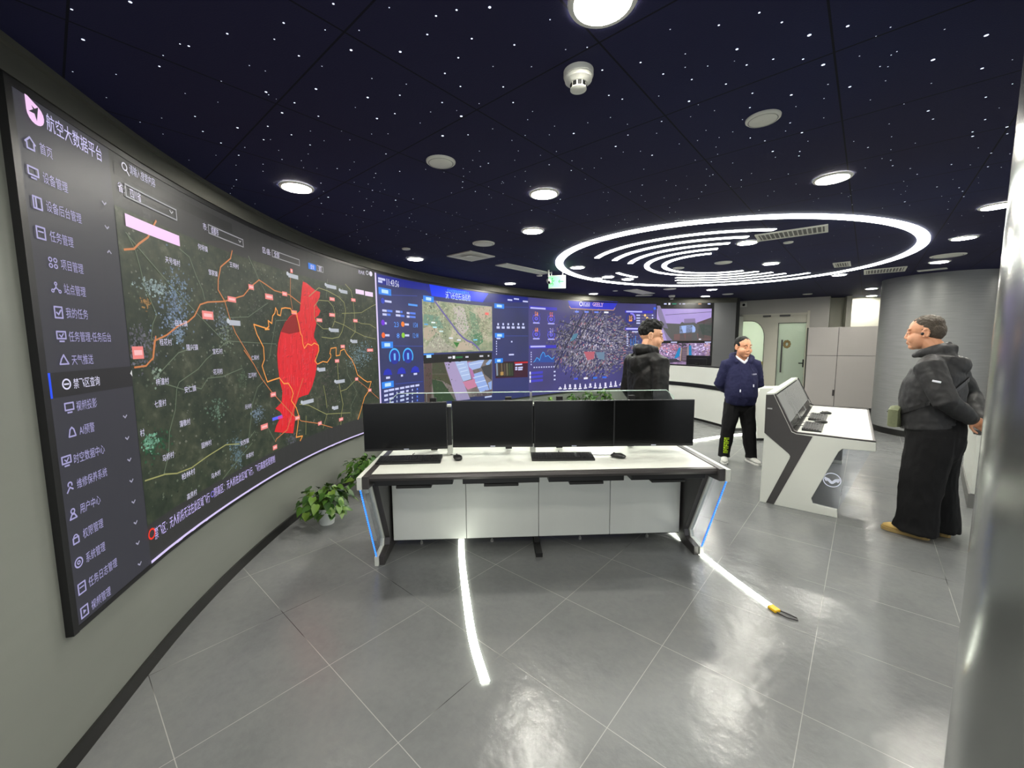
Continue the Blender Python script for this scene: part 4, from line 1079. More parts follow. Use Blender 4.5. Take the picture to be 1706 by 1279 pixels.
('P','feed1',(.35,.28,.3),[(12.504,2.014),(12.88,2.142),(12.888,1.968),(12.626,1.955)],3),
('L','feed1',(.28,.25,.36),.01,[(11.734,2.2),(12.88,2.272)],4),
('P','feed1',(.06,.05,.08),[(11.707,2.36),(11.762,2.36),(11.762,2.39),(11.707,2.39)],4),
('P','feed1',(.06,.05,.08),[(11.938,2.36),(11.993,2.36),(11.993,2.39),(11.938,2.39)],4),
('P','feed1',(.06,.05,.08),[(12.162,2.361),(12.217,2.361),(12.217,2.391),(12.162,2.391)],4),
('P','feed1',(.15,.13,.2),[(12.622,2.396),(12.8,2.396),(12.8,2.415),(12.622,2.415)],4),
('P','feed1',(.9,.9,.95),[(12.585,1.611),(12.639,1.611),(12.639,1.641),(12.585,1.641)],5),
('P','feedbar',(.8,.82,.98),[(11.692,2.442),(11.76,2.442),(11.76,2.473),(11.692,2.473)],4),
('P','feedbar',(.95,.95,1),[(11.803,2.436),(11.852,2.436),(11.852,2.481),(11.803,2.481)],4),
('P','feedbar',(.15,.5,.4),[(11.895,2.443),(12.006,2.443),(12.006,2.474),(11.895,2.474)],4),
('P','feedbar',(.7,.7,.8),[(12.073,2.444),(12.116,2.444),(12.116,2.474),(12.073,2.474)],4),
('P','feedbar',(.7,.7,.8),[(12.149,2.444),(12.222,2.444),(12.222,2.474),(12.149,2.474)],4),
('P','feedbar',(.75,.55,.4),[(12.537,2.443),(12.614,2.443),(12.614,2.473),(12.537,2.473)],4),
('P','feedbar',(.8,.82,.98),[(12.765,2.442),(12.831,2.442),(12.831,2.472),(12.765,2.472)],4),
('P','feedbar',(.8,.82,.98),[(11.895,1.548),(12.05,1.548),(12.05,1.573),(11.895,1.573)],4),
('P','feedbar',(.8,.82,.98),[(12.732,1.542),(12.882,1.542),(12.882,1.567),(12.732,1.567)],4),
('P','feed2',(.1,.52,.75),[(12.101,1.434),(12.148,1.425),(12.124,1.228),(12.048,1.176),(11.992,1.183)],4),
('P','feed2',(.1,.5,.72),[(12.351,1.476),(12.405,1.484),(12.429,1.24),(12.354,1.235)],4),
('P','feed2',(.36,.3,.34),[(12.178,1.433),(12.315,1.447),(12.314,1.085),(12.159,1.11)],4),
('P','feed2',(.7,.58,.5),[(12.154,1.425),(12.182,1.427),(12.168,1.11),(12.137,1.116)],4),
('P','feed2',(.62,.55,.55),[(12.309,1.441),(12.34,1.446),(12.348,1.226),(12.311,1.085)],4),
('P','feed2',(.22,.2,.25),[(11.649,1.161),(12.049,1.164),(12.175,1.095),(11.646,1.058)],4),
('L','feed2',(.58,.5,.58),.012,[(12.189,1.389),(12.305,1.394)],5),
('L','feed2',(.58,.5,.58),.012,[(12.19,1.354),(12.306,1.359)],5),
('L','feed2',(.58,.5,.58),.012,[(12.192,1.319),(12.308,1.323)],5),
('L','feed2',(.58,.5,.58),.012,[(12.193,1.283),(12.309,1.288)],5),
('L','feed2',(.58,.5,.58),.012,[(12.194,1.248),(12.31,1.253)],5),
('L','feed2',(.58,.5,.58),.012,[(12.196,1.213),(12.312,1.217)],5),
('L','feed2',(.58,.5,.58),.012,[(12.197,1.177),(12.313,1.182)],5),
('L','feed2',(.58,.5,.58),.012,[(12.198,1.142),(12.314,1.147)],5),
('BLOBP','feed2',[(11.856,1.348,.35,.4,190,(.62,.46,.62)),(11.826,1.319,.3,.35,120,(.8,.72,.86)),(11.883,1.465,.3,.15,70,(.8,.5,.55)),(12.65,1.37,.3,.25,190,(.58,.48,.66)),(12.589,1.4,.25,.2,110,(.8,.74,.9)),(12.801,1.34,.12,.3,80,(.75,.6,.62)),(12.191,1.492,.15,.05,40,(.25,.23,.28)),(11.829,1.232,.3,.25,80,(.28,.3,.48))])]
STARS=[(-1.125,1.313,3),(-1.326,1.338,2),(-1.42,1.46,3),(-1.778,1.599,2),(-1.625,1.618,1),(-1.659,1.778,1),(-1.48,1.635,1),(-1.281,1.593,2),(-1.219,1.537,1),(-1.094,1.493,2),(-.925,1.439,2),(-.716,1.396,2),(-.527,1.325,2),(-.598,1.426,1),(-.489,1.429,1),(-.55,1.518,3),(-.745,1.544,2),(-.951,1.592,1),(-1.116,1.679,1),(-1.316,1.754,1),(-.985,1.749,3),(-.775,1.732,3),(-.689,1.599,1),(-.91,1.824,2),(-1.004,1.898,3),(-.858,1.927,2),(-.667,1.861,1),(-1.406,1.921,2),(-1.69,1.964,1),(-1.564,1.932,1),(-1.282,2.019,3),(-1.468,2.049,2),(-1.133,2.008,2),(-1.065,2.087,2),(-.956,2.053,1),(-1.228,2.132,2),(-1.462,2.162,2),(-1.373,2.21,1),(-1.463,2.297,2),(-1.584,2.295,1),(-1.218,2.245,1),(-1.025,2.189,2),(-.934,2.147,1),(-.802,2.14,1),(-1.559,2.418,1),(-1.695,2.622,2),(-1.399,2.407,1),(-1.457,2.502,1),(-1.162,2.368,1),(-1.084,2.288,1),(-1.816,2.757,1),(-1.891,2.85,1),(-1.936,3.036,1),(-1.632,2.798,1),(-1.202,2.685,2),(-1.268,2.935,3),(-1.373,3.057,2),(-1.343,2.954,1),(-1.478,3.302,2),(-1.008,2.473,2),(-.942,2.491,1),(-.987,2.676,1),(-.876,2.389,1),(-1.616,3.347,1),(-1.704,3.732,1),(-1.53,3.968,2),(-1.302,3.328,1),(-1.773,2.35,1),(-1.676,2.07,1),(-.364,1.34,1),(-.228,1.373,2),(-.161,1.351,2),(-.059,1.342,3),(.129,1.391,1),(-.271,1.449,2),(-.126,1.469,2),(-.382,1.528,3),(.017,1.499,2),(.196,1.523,1),(-.183,1.56,2),(-.245,1.644,2),(-.061,1.607,1),(.081,1.61,1),(-.53,1.67,1),(-.407,1.706,1),(-.196,1.723,2),(-.026,1.728,2),(-.589,1.791,3),(-.452,1.777,2),(-.287,1.83,2),(-.131,1.84,1),(.014,1.834,2),(.1,1.902,1),(-.35,1.9,1),(-.603,1.949,3),(-.511,1.911,2),(-.219,1.936,4),(-.416,1.989,1),(.081,1.968,1),(.21,2.026,1),(-.332,2.108,4),(-.206,2.1,2),(-.083,2.046,1),(-.674,2.085,1),(-.594,2.084,1),(.193,2.106,1),(.311,2.095,3),(.074,2.11,1),(.009,2.159,1),(-.669,2.295,2),(-.164,2.27,1),(.043,2.271,1),(.165,2.324,1),(.247,2.281,1),(-.21,2.379,1),(-.125,2.418,2),(-.173,2.459,2),(-.276,2.486,1),(.025,2.383,1),(.223,2.444,2),(.089,2.531,1),(.347,2.394,1),(.362,2.524,2),(-.808,2.544,2),(-.656,2.517,2),(-.497,2.493,1),(-.838,2.606,1),(-.287,2.597,1),(-.302,2.682,2),(-.316,2.777,2),(-.401,2.869,1),(-.237,2.849,2),(-.148,2.91,1),(-.051,2.684,1),(.095,2.68,1),(-.051,2.892,1),(-.91,2.708,1),(-.919,2.813,2),(-.835,2.803,1),(-1.014,2.97,1),(-.69,2.981,2),(-.819,3.004,3),(-.989,3.035,1),(-1.032,3.124,1),(-1.123,3.224,3),(-.973,3.232,1),(-.783,3.314,1),(-.825,3.416,2),(-.607,3.079,1),(-.505,3.274,1),(-.465,3.354,1),(-.423,3.291,1),(-.327,3.486,1),(-1.237,3.516,1),(-1.084,3.736,2),(-1.019,3.792,1),(-.918,3.674,1),(-.826,3.52,1),(-.819,3.805,1),(-.79,3.914,3),(-.6,3.769,1),(-.691,4.047,1),(-.418,3.837,1),(-.297,3.764,1),(-.185,3.216,1),(-.032,3.82,1),(.011,3.111,1),(.162,3.249,2),(.355,3.012,2),(.342,3.258,1),(.779,3.915,2),(.616,3.369,1),(.925,3.59,1),(1.064,3.498,1),(.348,1.632,2),(.479,1.592,2),(.654,1.62,1),(.624,1.549,1),(.735,1.614,1),(.526,1.435,1),(.586,1.657,2),(.71,1.691,2),(.41,1.789,2),(.473,1.816,2),(.619,1.796,1),(.762,1.835,3),(.906,1.907,1),(.821,1.954,1),(.703,1.992,2),(.457,1.955,1),(.362,1.998,1),(.551,2.014,1),(.582,2.114,2),(.718,2.099,1),(.551,2.23,3),(.874,2.208,1),(.953,2.174,1),(.698,2.286,1),(.777,2.334,3),(1.042,2.398,1),(.492,2.491,1),(.505,2.365,1),(.47,2.657,1),(.79,2.514,1),(.859,2.757,2),(.99,2.687,1),(1.084,2.772,1),(1.278,2.769,2),(1.242,2.601,2),(1.307,2.889,2),(.816,2.875,1),(.667,2.884,1),(.699,3.05,1),(1.048,2.145,1),(1.164,2.52,1),(.979,3.065,1),(1.092,2.998,1),(1.212,3.027,1),(1.211,3.205,1),(1.261,3.337,1),(.677,1.419,2),(.778,1.37,2),(.874,1.409,2),(1.003,1.465,4),(1.1,1.427,3),(1.245,1.433,1),(1.433,1.444,1),(1.603,1.472,4),(.796,1.528,3),(.956,1.58,2),(1.065,1.581,2),(.877,1.61,2),(1.162,1.612,4),(1.258,1.567,1),(1.368,1.563,1),(1.414,1.625,1),(1.546,1.59,4),(1.782,1.639,3),(.859,1.721,2),(1.17,1.796,3),(1,1.782,2),(1.371,1.745,3),(1.481,1.708,1),(1.68,1.726,1),(2.013,1.734,1),(1.05,1.885,2),(1.326,1.822,1),(1.533,1.835,1),(1.707,1.867,1),(2.009,1.822,2),(1.868,1.922,3),(1.96,1.99,2),(2.21,1.997,2),(1.072,1.981,1),(.949,2.075,1),(1.314,2.013,2),(1.087,2.091,1),(1.342,2.087,1),(1.434,2.104,3),(1.44,1.972,1),(1.793,2.029,1),(2.394,2.065,3),(2.278,2.109,2),(2.328,2.153,3),(2.475,2.13,2),(1.208,2.153,1),(1.301,2.183,2),(1.766,2.196,1),(1.526,2.19,1),(1.083,2.245,1),(1.133,2.328,1),(1.416,2.3,3),(1.564,2.303,2),(1.597,2.356,2),(1.476,2.37,1),(1.898,2.263,2),(1.918,2.151,1),(1.144,2.42,1),(1.276,2.439,1),(2.164,2.419,2),(2.243,2.492,2),(2.386,2.533,2),(2.513,2.619,2),(2.093,2.396,1),(2.106,2.519,1),(2.576,2.481,2),(2.695,2.489,1),(2.499,2.277,1),(2.642,2.34,2),(2.757,2.35,1),(2.831,2.517,2),(1.465,2.687,2),(1.646,2.681,1),(1.185,2.829,1),(1.53,2.802,1),(1.802,2.887,1),(1.864,2.761,1),(1.346,3.018,1),(2.301,2.934,1),(2.405,3.002,1),(2.218,3.037,1),(2.578,3.176,1),(2.884,3.261,1),(2.92,3.119,3),(3.036,3.201,1),(2.719,2.906,1),(2.536,2.729,1),(2.603,2.869,1),(2.855,2.829,2),(3.076,3.008,1),(3.023,2.847,2),(3.121,2.915,2),(3.247,3.02,2),(3.246,3.121,1),(3.431,3.299,1),(1.944,3.29,1),(2.92,2.525,1),(1.704,2.6,1),(1.471,2.587,1),(-1.195,2.456,1),(-1.781,2.724,1),(-2.003,2.959,1),(-1.25,2.826,1),(-1.012,2.831,1),(-1.497,4.147,2),(-1.552,4.26,2),(-1.407,4.118,2),(-1.522,4.713,1),(-1.865,3.654,1),(-1.814,3.797,1),(-1.372,3.745,1),(-1.852,3.054,1)]
# ------------------------------------------------------------------ the long curved video wall
random.seed(7)
def emis(name, rough=.5):
    """screen surface: dark glossy face that gives off the colour stored per graphic"""
    m = mat(name, (.02, .02, .022), rough, spec=.35)
    nt, b = nodes(m)
    a = nt.nodes.new('ShaderNodeVertexColor')
    a.layer_name = 'Col'
    nt.links.new(a.outputs[0], b.inputs['Emission Color'])
    b.inputs['Emission Strength'].default_value = 1.0
    return m
M['pixels'] = emis('screen_graphics')
def flat_emit(name, col, rough=.5):
    return mat(name, (.02, .02, .022), rough, spec=.35, emit=col, estr=1.0)
class Sheet:
    """flat drawing in (s, z) that is later wrapped onto the curved screen"""
    def __init__(self):
        self.bm = new()
        self.cl = self.bm.loops.layers.float_color.new('Col')
    def poly(self, pts, col, lay):
        if len(pts) < 3:
            return
        vs_ = [self.bm.verts.new((p[0], p[1], lay)) for p in pts]
        try:
            f = self.bm.faces.new(vs_)
        except ValueError:
            return
        c = (*lin(col), 1)
        for l in f.loops:
            l[self.cl] = c
    def line(self, pts, w_, col, lay):
        P = [Vector(p) for p in pts]
        if len(P) < 2:
            return
        for i in range(len(P) - 1):
            d = P[i + 1] - P[i]
            if d.length < 1e-5:
                continue
            d.normalize()
            n = Vector((-d.y, d.x)) * w_ / 2
            e = d * w_ * .3
            self.poly([P[i] - n - e, P[i + 1] - n + e, P[i + 1] + n + e, P[i] + n - e], col, lay + .02 * (i % 3))
    def arc(self, c, r0, r1, a0, a1, col, lay, sy=1.0, n=20):
        for i in range(n):
            t0, t1 = radians(a0 + (a1 - a0) * i / n), radians(a0 + (a1 - a0) * (i + 1) / n)
            self.poly([(c[0] + r * cos(t), c[1] + r * sy * sin(t)) for r, t in ((r0, t0), (r1, t0), (r1, t1), (r0, t1))], col, lay)
    def disc(self, c, r, col, lay, sy=1.0, n=16):
        self.poly([(c[0] + r * cos(2 * pi * i / n), c[1] + r * sy * sin(2 * pi * i / n)) for i in range(n)], col, lay)
    def text(self, s, x0, zc, x1, h, col, lay):
        cu = bpy.data.curves.new('t', 'FONT')
        cu.body = s
        cu.resolution_u = 1
        cu.size = 1.0
        o = bpy.data.objects.new('t', cu)
        COL.objects.link(o)
        dg = bpy.context.evaluated_depsgraph_get()
        dg.update()
        me = bpy.data.meshes.new_from_object(o.evaluated_get(dg))
        bpy.data.objects.remove(o)
        bpy.data.curves.remove(cu)
        if len(me.vertices):
            xs = [v.co.x for v in me.vertices]
            ys = [v.co.y for v in me.vertices]
            xa, xb, ya, yb = min(xs), max(xs), min(ys), max(ys)
            kx = (x1 - x0) / max(xb - xa, 1e-4)
            ky = h / max(yb - ya, 1e-4)
            for p in me.polygons:
                self.poly([(x0 + (me.vertices[i].co.x - xa) * kx, zc + (me.vertices[i].co.y - (ya + yb) / 2) * ky) for i in p.vertices], col, lay)
        bpy.data.meshes.remove(me)
    def build(self, name, m_, parent, base=.002):
        bm = self.bm
        if not bm.verts:
            bm.free()
            return None
        a = min(v.co.x for v in bm.verts)
        c = max(v.co.x for v in bm.verts)
        x = a + .15
        while x < c:
            bmesh.ops.bisect_plane(bm, geom=bm.verts[:] + bm.edges[:] + bm.faces[:], plane_co=(x, 0, 0), plane_no=(1, 0, 0))
            x += .15
        for v in bm.verts:
            s, z, lay = v.co
            p = on_curve(s, base + lay * .0009)
            v.co = (p.x, p.y, z)
        up = {}
        for f in bm.faces:
            f.normal_update()
        bmesh.ops.triangulate(bm, faces=[f for f in bm.faces if len(f.verts) > 4])
        return obj(name, bm, m_, parent)
def panel(name, s0, s1, z0, z1, m_, parent, base=.001):
    bm = new()
    uv = bm.loops.layers.uv.new('UVMap')
    k = max(2, int((s1 - s0) / .1) + 1)
    row = []
    for i in range(k):
        s = s0 + (s1 - s0) * i / (k - 1)
        p = on_curve(s, base)
        row.append((bm.verts.new((p.x, p.y, z0)), bm.verts.new((p.x, p.y, z1)), s))
    for a, c in zip(row, row[1:]):
        f = bm.faces.new((a[0], c[0], c[1], a[1]))
        for l, q in zip(f.loops, ((a[2], z0), (c[2], z0), (c[2], z1), (a[2], z1))):
            l[uv].uv = q
    return obj(name, bm, m_, parent)
def tex_emit(name, scale, stops, detail=6.0, rough=.6, warp=0.0, second=None):
    m = mat(name, (.02, .02, .022), .5, spec=.35)
    nt, b = nodes(m)
    uvn = nt.nodes.new('ShaderNodeUVMap')
    uvn.uv_map = 'UVMap'
    nz = N(nt, 'ShaderNodeTexNoise', Scale=scale, Detail=detail, Roughness=rough, Distortion=warp)
    nt.links.new(uvn.outputs[0], nz.inputs['Vector'])
    f = nz.outputs[0]
    if second:
        n2 = N(nt, 'ShaderNodeTexNoise', Scale=second, Detail=3.0, Roughness=.6)
        nt.links.new(uvn.outputs[0], n2.inputs['Vector'])
        f = math_n(nt, 'ADD', math_n(nt, 'MULTIPLY', f, .55), math_n(nt, 'MULTIPLY', n2.outputs[0], .45))
    nt.links.new(ramp(nt, f, stops), b.inputs['Emission Color'])
    b.inputs['Emission Strength'].default_value = 1.0
    return m
vw = thing('video_wall', 'long curved video wall with a red zone map and blue data dashboards', 'screen', (*on_curve(6.5), 0))
INV = Matrix.Translation((-vw.location.x, -vw.location.y, 0))
PARTS = []
def vpart(o):
    PARTS.append(o)
    return o
Z0, Z1 = .515, 2.455
SIDE = vpart(panel('sidebar_page', .715, 1.178, Z0, Z1, flat_emit('sidebar_grey', (.205, .205, .235)), None))
MAPP = vpart(panel('map_page', 1.178, 4.415, Z0, Z1, flat_emit('map_page_grey', (.185, .185, .185)), None))
DASH = vpart(panel('inspection_page', 4.445, 7.985, Z0, Z1, tex_emit('dashboard_blue', .9, [(.35, (.165, .185, .36)), (.65, (.19, .21, .44))], 2.0), None))
CITY = vpart(panel('city_page', 7.985, 11.50, Z0, Z1, tex_emit('dashboard_violet', .7, [(.35, (.25, .235, .42)), (.65, (.28, .265, .53))], 2.0), None))
CAMS = vpart(panel('camera_page', 11.50, 12.89, Z0, Z1, flat_emit('camera_page_black', (.05, .05, .055)), None))
bm = new()
for pr in ([(-.0195, .497), (.005, .497), (.005, .517), (-.0195, .517)], [(-.0195, 2.453), (.005, 2.453), (.005, 2.480), (-.0195, 2.480)]):
    sweep(bm, .703, 12.91, pr)
sweep(bm, .70, 12.91, [(-.0195, .50), (0, .50), (0, 2.478), (-.0195, 2.478)])
sweep(bm, .69, .717, [(-.02, .495), (.006, .495), (.006, 2.482), (-.07, 2.482)], .02)
sweep(bm, 12.885, 12.92, [(-.02, .495), (.006, .495), (.006, 2.482), (-.07, 2.482)], .02)
vpart(obj('bezel', bm, M['black'], None))
img = panel('map_image', 1.178, 4.415, .71, 2.215, tex_emit('satellite_map', 2.2, [(.30, (.085, .12, .09)), (.45, (.155, .195, .145)), (.57, (.235, .26, .195)), (.70, (.40, .41, .34))], 9.0, .72, .3, 14.0), None, .0025)
SUB = [(img, MAPP)]
sheets = {k: Sheet() for k in ('menu', 'map', 'zone', 'dash', 'city', 'feed', 'site')}
rects = {}
def key(p):
    return {'feed1': 'feed', 'feed2': 'feed', 'feedbar': 'feed', 'site1': 'site', 'site2': 'site'}.get(p, p)
def blobs(sh, s, z, rs, rz, n, col, lay, sz=(.012, .05), lim=None):
    for k in range(n):
        a = random.gauss(0, .45)
        c = random.gauss(0, .45)
        x, y = s + a * rs, z + c * rz
        if lim and not (lim[0] < x < lim[2] and lim[1] < y < lim[3]):
            continue
        r = random.uniform(*sz)
        v = random.uniform(.75, 1.2)
        q = random.randint(4, 6)
        ph = random.random() * 6
        pts = [(x + r * random.uniform(.4, 1.1) * cos(ph + 2 * pi * i / q), y + r * random.uniform(.4, 1.1) * .8 * sin(ph + 2 * pi * i / q)) for i in range(q)]
        if lim:
            pts = [(min(max(u, lim[0]), lim[2]), min(max(t, lim[1]), lim[3])) for u, t in pts]
        sh.poly(pts, [min(1, t * v) for t in col], lay + random.random() * .6)
LAV, PALE = (.64, .62, .80), (.86, .85, .95)
def icon(sh, kind, s, z, col):
    r = .02
    if kind in (0,):
        sh.line([(s - r, z), (s, z + r), (s + r, z)], .006, col, 3)
        sh.line([(s - r * .7, z), (s - r * .7, z - r), (s + r * .7, z - r), (s + r * .7, z)], .006, col, 3)
    elif kind in (1, 7, 10, 12):
        sh.line([(s - r, z + r * .8), (s + r, z + r * .8), (s + r, z - r * .5), (s - r, z - r * .5), (s - r, z + r * .8)], .006, col, 3)
        sh.line([(s - r * .5, z - r), (s + r * .5, z - r)], .006, col, 3)
        if kind in (7, 12):
            sh.line([(s - .008, z + .004), (s, z - .004), (s + .01, z + .009)], .005, col, 3)
    elif kind in (2, 3, 6, 17, 18):
        sh.line([(s - r * .85, z + r), (s + r * .85, z + r), (s + r * .85, z - r), (s - r * .85, z - r), (s - r * .85, z + r)], .006, col, 3)
        if kind == 2:
            sh.line([(s - .006, z + r), (s - .006, z - r)], .006, col, 3)
        elif kind == 6:
            sh.line([(s - .009, z), (s - .001, z - .008), (s + .011, z + .009)], .006, col, 3)
        elif kind == 18:
            sh.poly([(s - .006, z + .009), (s + .009, z), (s - .006, z - .009)], col, 3)
        else:
            sh.line([(s - .01, z + .004), (s + .01, z + .004)], .005, col, 3)
    elif kind == 4:
        for u in (-1, 1):
            for t in (-1, 1):
                sh.arc((s + u * .011, z + t * .011), .005, .0095, 0, 360, col, 3, n=8)
    elif kind == 5:
        for u, t in ((0, .014), (-.016, -.013), (.016, -.013)):
            sh.arc((s + u, z + t), .003, .0075, 0, 360, col, 3, n=8)
            sh.line([(s, z), (s + u * .6, z + t * .6)], .005, col, 3)
    elif kind == 8:
        sh.line([(s - r, z - r * .7), (s + r, z - r * .7), (s + r * .5, z + r * .1), (s, z + r), (s - r * .6, z + r * .2), (s - r, z - r * .7)], .006, col, 3)
    elif kind in (9, 16):
        sh.arc((s, z), .015, .021, 0, 360, col, 3)
        if kind == 9:
            sh.line([(s - .01, z), (s + .01, z)], .006, col, 3)
        else:
            sh.arc((s, z), .004, .009, 0, 360, col, 3, n=8)
    elif kind == 14:
        sh.arc((s, z + .009), .006, .0115, 0, 360, col, 3, n=10)
        sh.line([(s - r * .8, z - r), (s - .006, z - .003), (s + .006, z - .003), (s + r * .8, z - r), (s - r * .8, z - r)], .006, col, 3)
    elif kind == 15:
        sh.line([(s - .013, z + .002), (s + .013, z + .002), (s + .013, z - r), (s - .013, z - r), (s - .013, z + .002)], .006, col, 3)
        sh.arc((s, z + .004), .007, .012, 0, 180, col, 3, n=8)
    elif kind == 11:
        sh.line([(s - r * .8, z - r * .7), (s - .009, z + .012), (s, z + r), (s + .009, z + .012), (s + r * .8, z - r * .7), (s - r * .8, z - r * .7)], .006, col, 3)
    else:
        sh.line([(s - r * .7, z - r), (s, z - .002), (s + r * .7, z - r * .6)], .006, col, 3)
        sh.arc((s + .002, z + .008), .006, .012, -40, 220, col, 3, n=10)
for it in PAGES:
    k = it[0]
    if k == 'T':
        _, pg, col, txt, x0, zc, x1, h, lay = it
        sheets[key(pg)].text(txt, x0, zc, x1, h, col, lay)
    elif k == 'P':
        _, pg, col, pts, lay = it
        sheets[key(pg)].poly(pts, col, lay)
    elif k == 'L':
        _, pg, col, w_, pts, lay = it
        sheets[key(pg)].line(pts, w_, col, lay)
    elif k == 'M':
        sh = sheets['menu']
        for i, (t, ix, iz, x0, za, x1, zb) in enumerate(it[1]):
            c = PALE if i == 9 else LAV
            icon(sh, i, ix, iz, c)
            sh.text(t, x0, (za + zb) / 2, x1, .040, c, 3)
        sh.poly([(.716, 1.395), (1.178, 1.395), (1.178, 1.488), (.716, 1.488)], (.13, .13, .14), 1)
        sh.poly([(.718, 1.395), (.730, 1.395), (.730, 1.488), (.718, 1.488)], (.10, .30, .95), 2)
        sh.poly([(1.165, 1.455), (1.178, 1.47), (1.178, 1.44)], (.85, .85, .85), 2)
    elif k == 'CH':
        for s, z in it[1]:
            sheets['menu'].line([(s - .011, z + .005), (s, z - .005), (s + .011, z + .005)], .006, (.62, .61, .70), 3)
        for s, z in it[2]:
            sheets['menu'].line([(s - .011, z - .005), (s, z + .005), (s + .011, z - .005)], .006, (.62, .61, .70), 3)
    elif k == 'CH2':
        for s, z in it[1]:
            sheets['map'].line([(s - .013, z + .006), (s, z - .006), (s + .013, z + .006)], .006, (.7, .7, .72), 5)
    elif k == 'LOGO':
        sh = sheets['menu']
        s, z = (it[1][0] + it[2][0]) / 2, (it[1][1] + it[2][1]) / 2
        pts = [(s - .034, z + .05)] + [(s + .002 + .036 * cos(radians(a)), z - .004 + .036 * sin(radians(a))) for a in range(80, -181, -20)]
        sh.poly(pts, (.97, .80, .97), 3)
        for tri in ([(-.026, -.006), (.016, .026), (-.002, -.004)], [(.016, .026), (.004, -.026), (-.004, .0)], [(-.012, .020), (.004, .012), (-.006, .006)]):
            sh.poly([(s + a, z + c) for a, c in tri], (.16, .16, .19), 4)
    elif k == 'DOT':
        sheets[key(it[1])].disc(it[3], it[4], it[2], it[5])
    elif k == 'RING':
        sheets[key(it[1])].arc(it[3], it[4] * .68, it[4], 0, 360, it[2], it[5])
    elif k == 'ARC':
        sheets[key(it[1])].arc(it[3], it[4] - it[6], it[4], it[5][0], it[5][1], it[2], it[7])
    elif k == 'ELL':
        _, pg, col, c, ra, rb, w_, lay = it
        sheets[key(pg)].arc(c, ra - w_, ra, 0, 360, col, lay, sy=rb / ra)
    elif k == 'PINK':
        for s, z, a, c in it[1]:
            ws = a * .0072 * (.6 + .25 * max(0, s - 1))
            hs = max(.036, c * .0042)
            sheets['map'].poly([(s - ws / 2, z - hs / 2), (s + ws / 2, z - hs / 2), (s + ws / 2, z + hs / 2), (s - ws / 2, z + hs / 2)], (.93, .52, .50), 6)
            sheets['map'].poly([(s - ws * .36, z - hs * .2), (s + ws * .36, z - hs * .2), (s + ws * .36, z + hs * .2), (s - ws * .36, z + hs * .2)], (.97, .74, .74), 7)
    elif k == 'WBOX':
        for s, z, a, c in it[1]:
            ws = a * .0072 * (.6 + .25 * max(0, s - 1))
            sheets['map'].poly([(s - ws / 2, z - .018), (s + ws / 2, z - .018), (s + ws / 2, z + .018), (s - ws / 2, z + .018)], (.70, .72, .76), 6)
            sheets['map'].disc((s - ws / 2 - .01, z + .01), .018, (.75, .77, .8), 6.5, n=8)
    elif k == 'BLOB':
        for s, z, rs, rz, n, col in it[1]:
            blobs(sheets['map'], s, z, rs, rz, int(n * 3), [t * .92 for t in col], 2, (.003, .014), (1.18, .712, 4.41, 2.213))
    elif k == 'BLOBP':
        lim = rects[it[1]]
        for s, z, rs, rz, n, col in it[2]:
            if it[1] == 'site1':
                col = [.35 * t + .65 * u for t, u in zip(col, (.66, .68, .58))]
                n = n * 2
            blobs(sheets[key(it[1])], s, z, rs, rz, n, col, 2.2, (.006, .026) if it[1][0] == 's' else (.010, .038), lim)
    elif k == 'RECT':
        rects[it[1]] = it[2]
        s0, z0, s1, z1 = it[2]
        st = {'site1': (5.0, [(.3, (.44, .52, .42)), (.5, (.62, .64, .52)), (.7, (.80, .76, .68))]), 'site2': (4.0, [(.3, (.34, .33, .30)), (.5, (.46, .42, .41)), (.7, (.56, .51, .50))]), 'feed1': (1.0, [(.3, (.66, .58, .84)), (.7, (.72, .64, .88))]), 'feed2': (9.0, [(.3, (.38, .30, .45)), (.5, (.55, .45, .60)), (.7, (.76, .66, .82))])}[it[1]]
        p = panel('site_photo' if it[1][0] == 's' else 'camera_picture', s0, s1, z0, z1, tex_emit(it[1] + '_picture', st[0], st[1], 5.0, .65), None, .002)
        SUB.append((p, DASH if it[1][0] == 's' else CAMS))
    elif k == 'HATCH':
        P = it[1]
        def inside(x, y):
            r = False
            for (xa, ya), (xb, yb) in zip(P, P[1:] + P[:1]):
                if (ya > y) != (yb > y) and x < (xb - xa) * (y - ya) / (yb - ya) + xa:
                    r = not r
            return r
        xs, ys = [p[0] for p in P], [p[1] for p in P]
        for i in range(900):
            x, y = random.uniform(min(xs), max(xs)), random.uniform(min(ys), max(ys))
            dx, dy = random.choice(((.004, .05), (.004, .08), (.03, .01), (.012, .03)))
            if inside(x, y) and inside(x + dx, y + dy) and inside(x - dx, y):
                sheets['zone'].line([(x, y), (x + dx, y + dy)], random.uniform(.003, .012), random.choice(((.80, .10, .14), (.92, .18, .22), (.74, .12, .15), (.84, .24, .26))), 3.3 + random.random() * .5)
    elif k == 'CITY':
        (s, z), rs, rz = it[1], it[2], it[3]
        sh = sheets['city']
        sh.disc((s, z), rs * .72, (.235, .225, .40), 1.2, sy=rz / rs, n=40)
        for i in range(5200):
            a, c = random.uniform(-1, 1), random.uniform(-1, 1)
            d = hypot(a, c)
            if d > 1 or random.random() < (d - .62) * 2.4:
                continue
            x, y = s + a * rs, z + c * rz
            left = a < .22
            th = radians(58) if left else radians(2)
            u, t = random.uniform(.008, .032), random.uniform(.006, .014)
            g_ = random.uniform(.36, .92) * (1 - .42 * d)
            col = (g_, g_ * .97, g_ * 1.08)
            if random.random() < .10:
                col = (g_ * 1.2, g_ * .8, g_ * .9)
            if random.random() < .10:
                col = (.12, .12, .20)
            pts = [(x + p * u * cos(th) - q * t * sin(th), y + p * u * sin(th) + q * t * cos(th)) for p, q in ((-1, -1), (1, -1), (1, 1), (-1, 1))]
            sh.poly(pts, col, 2 + random.random() * .8)
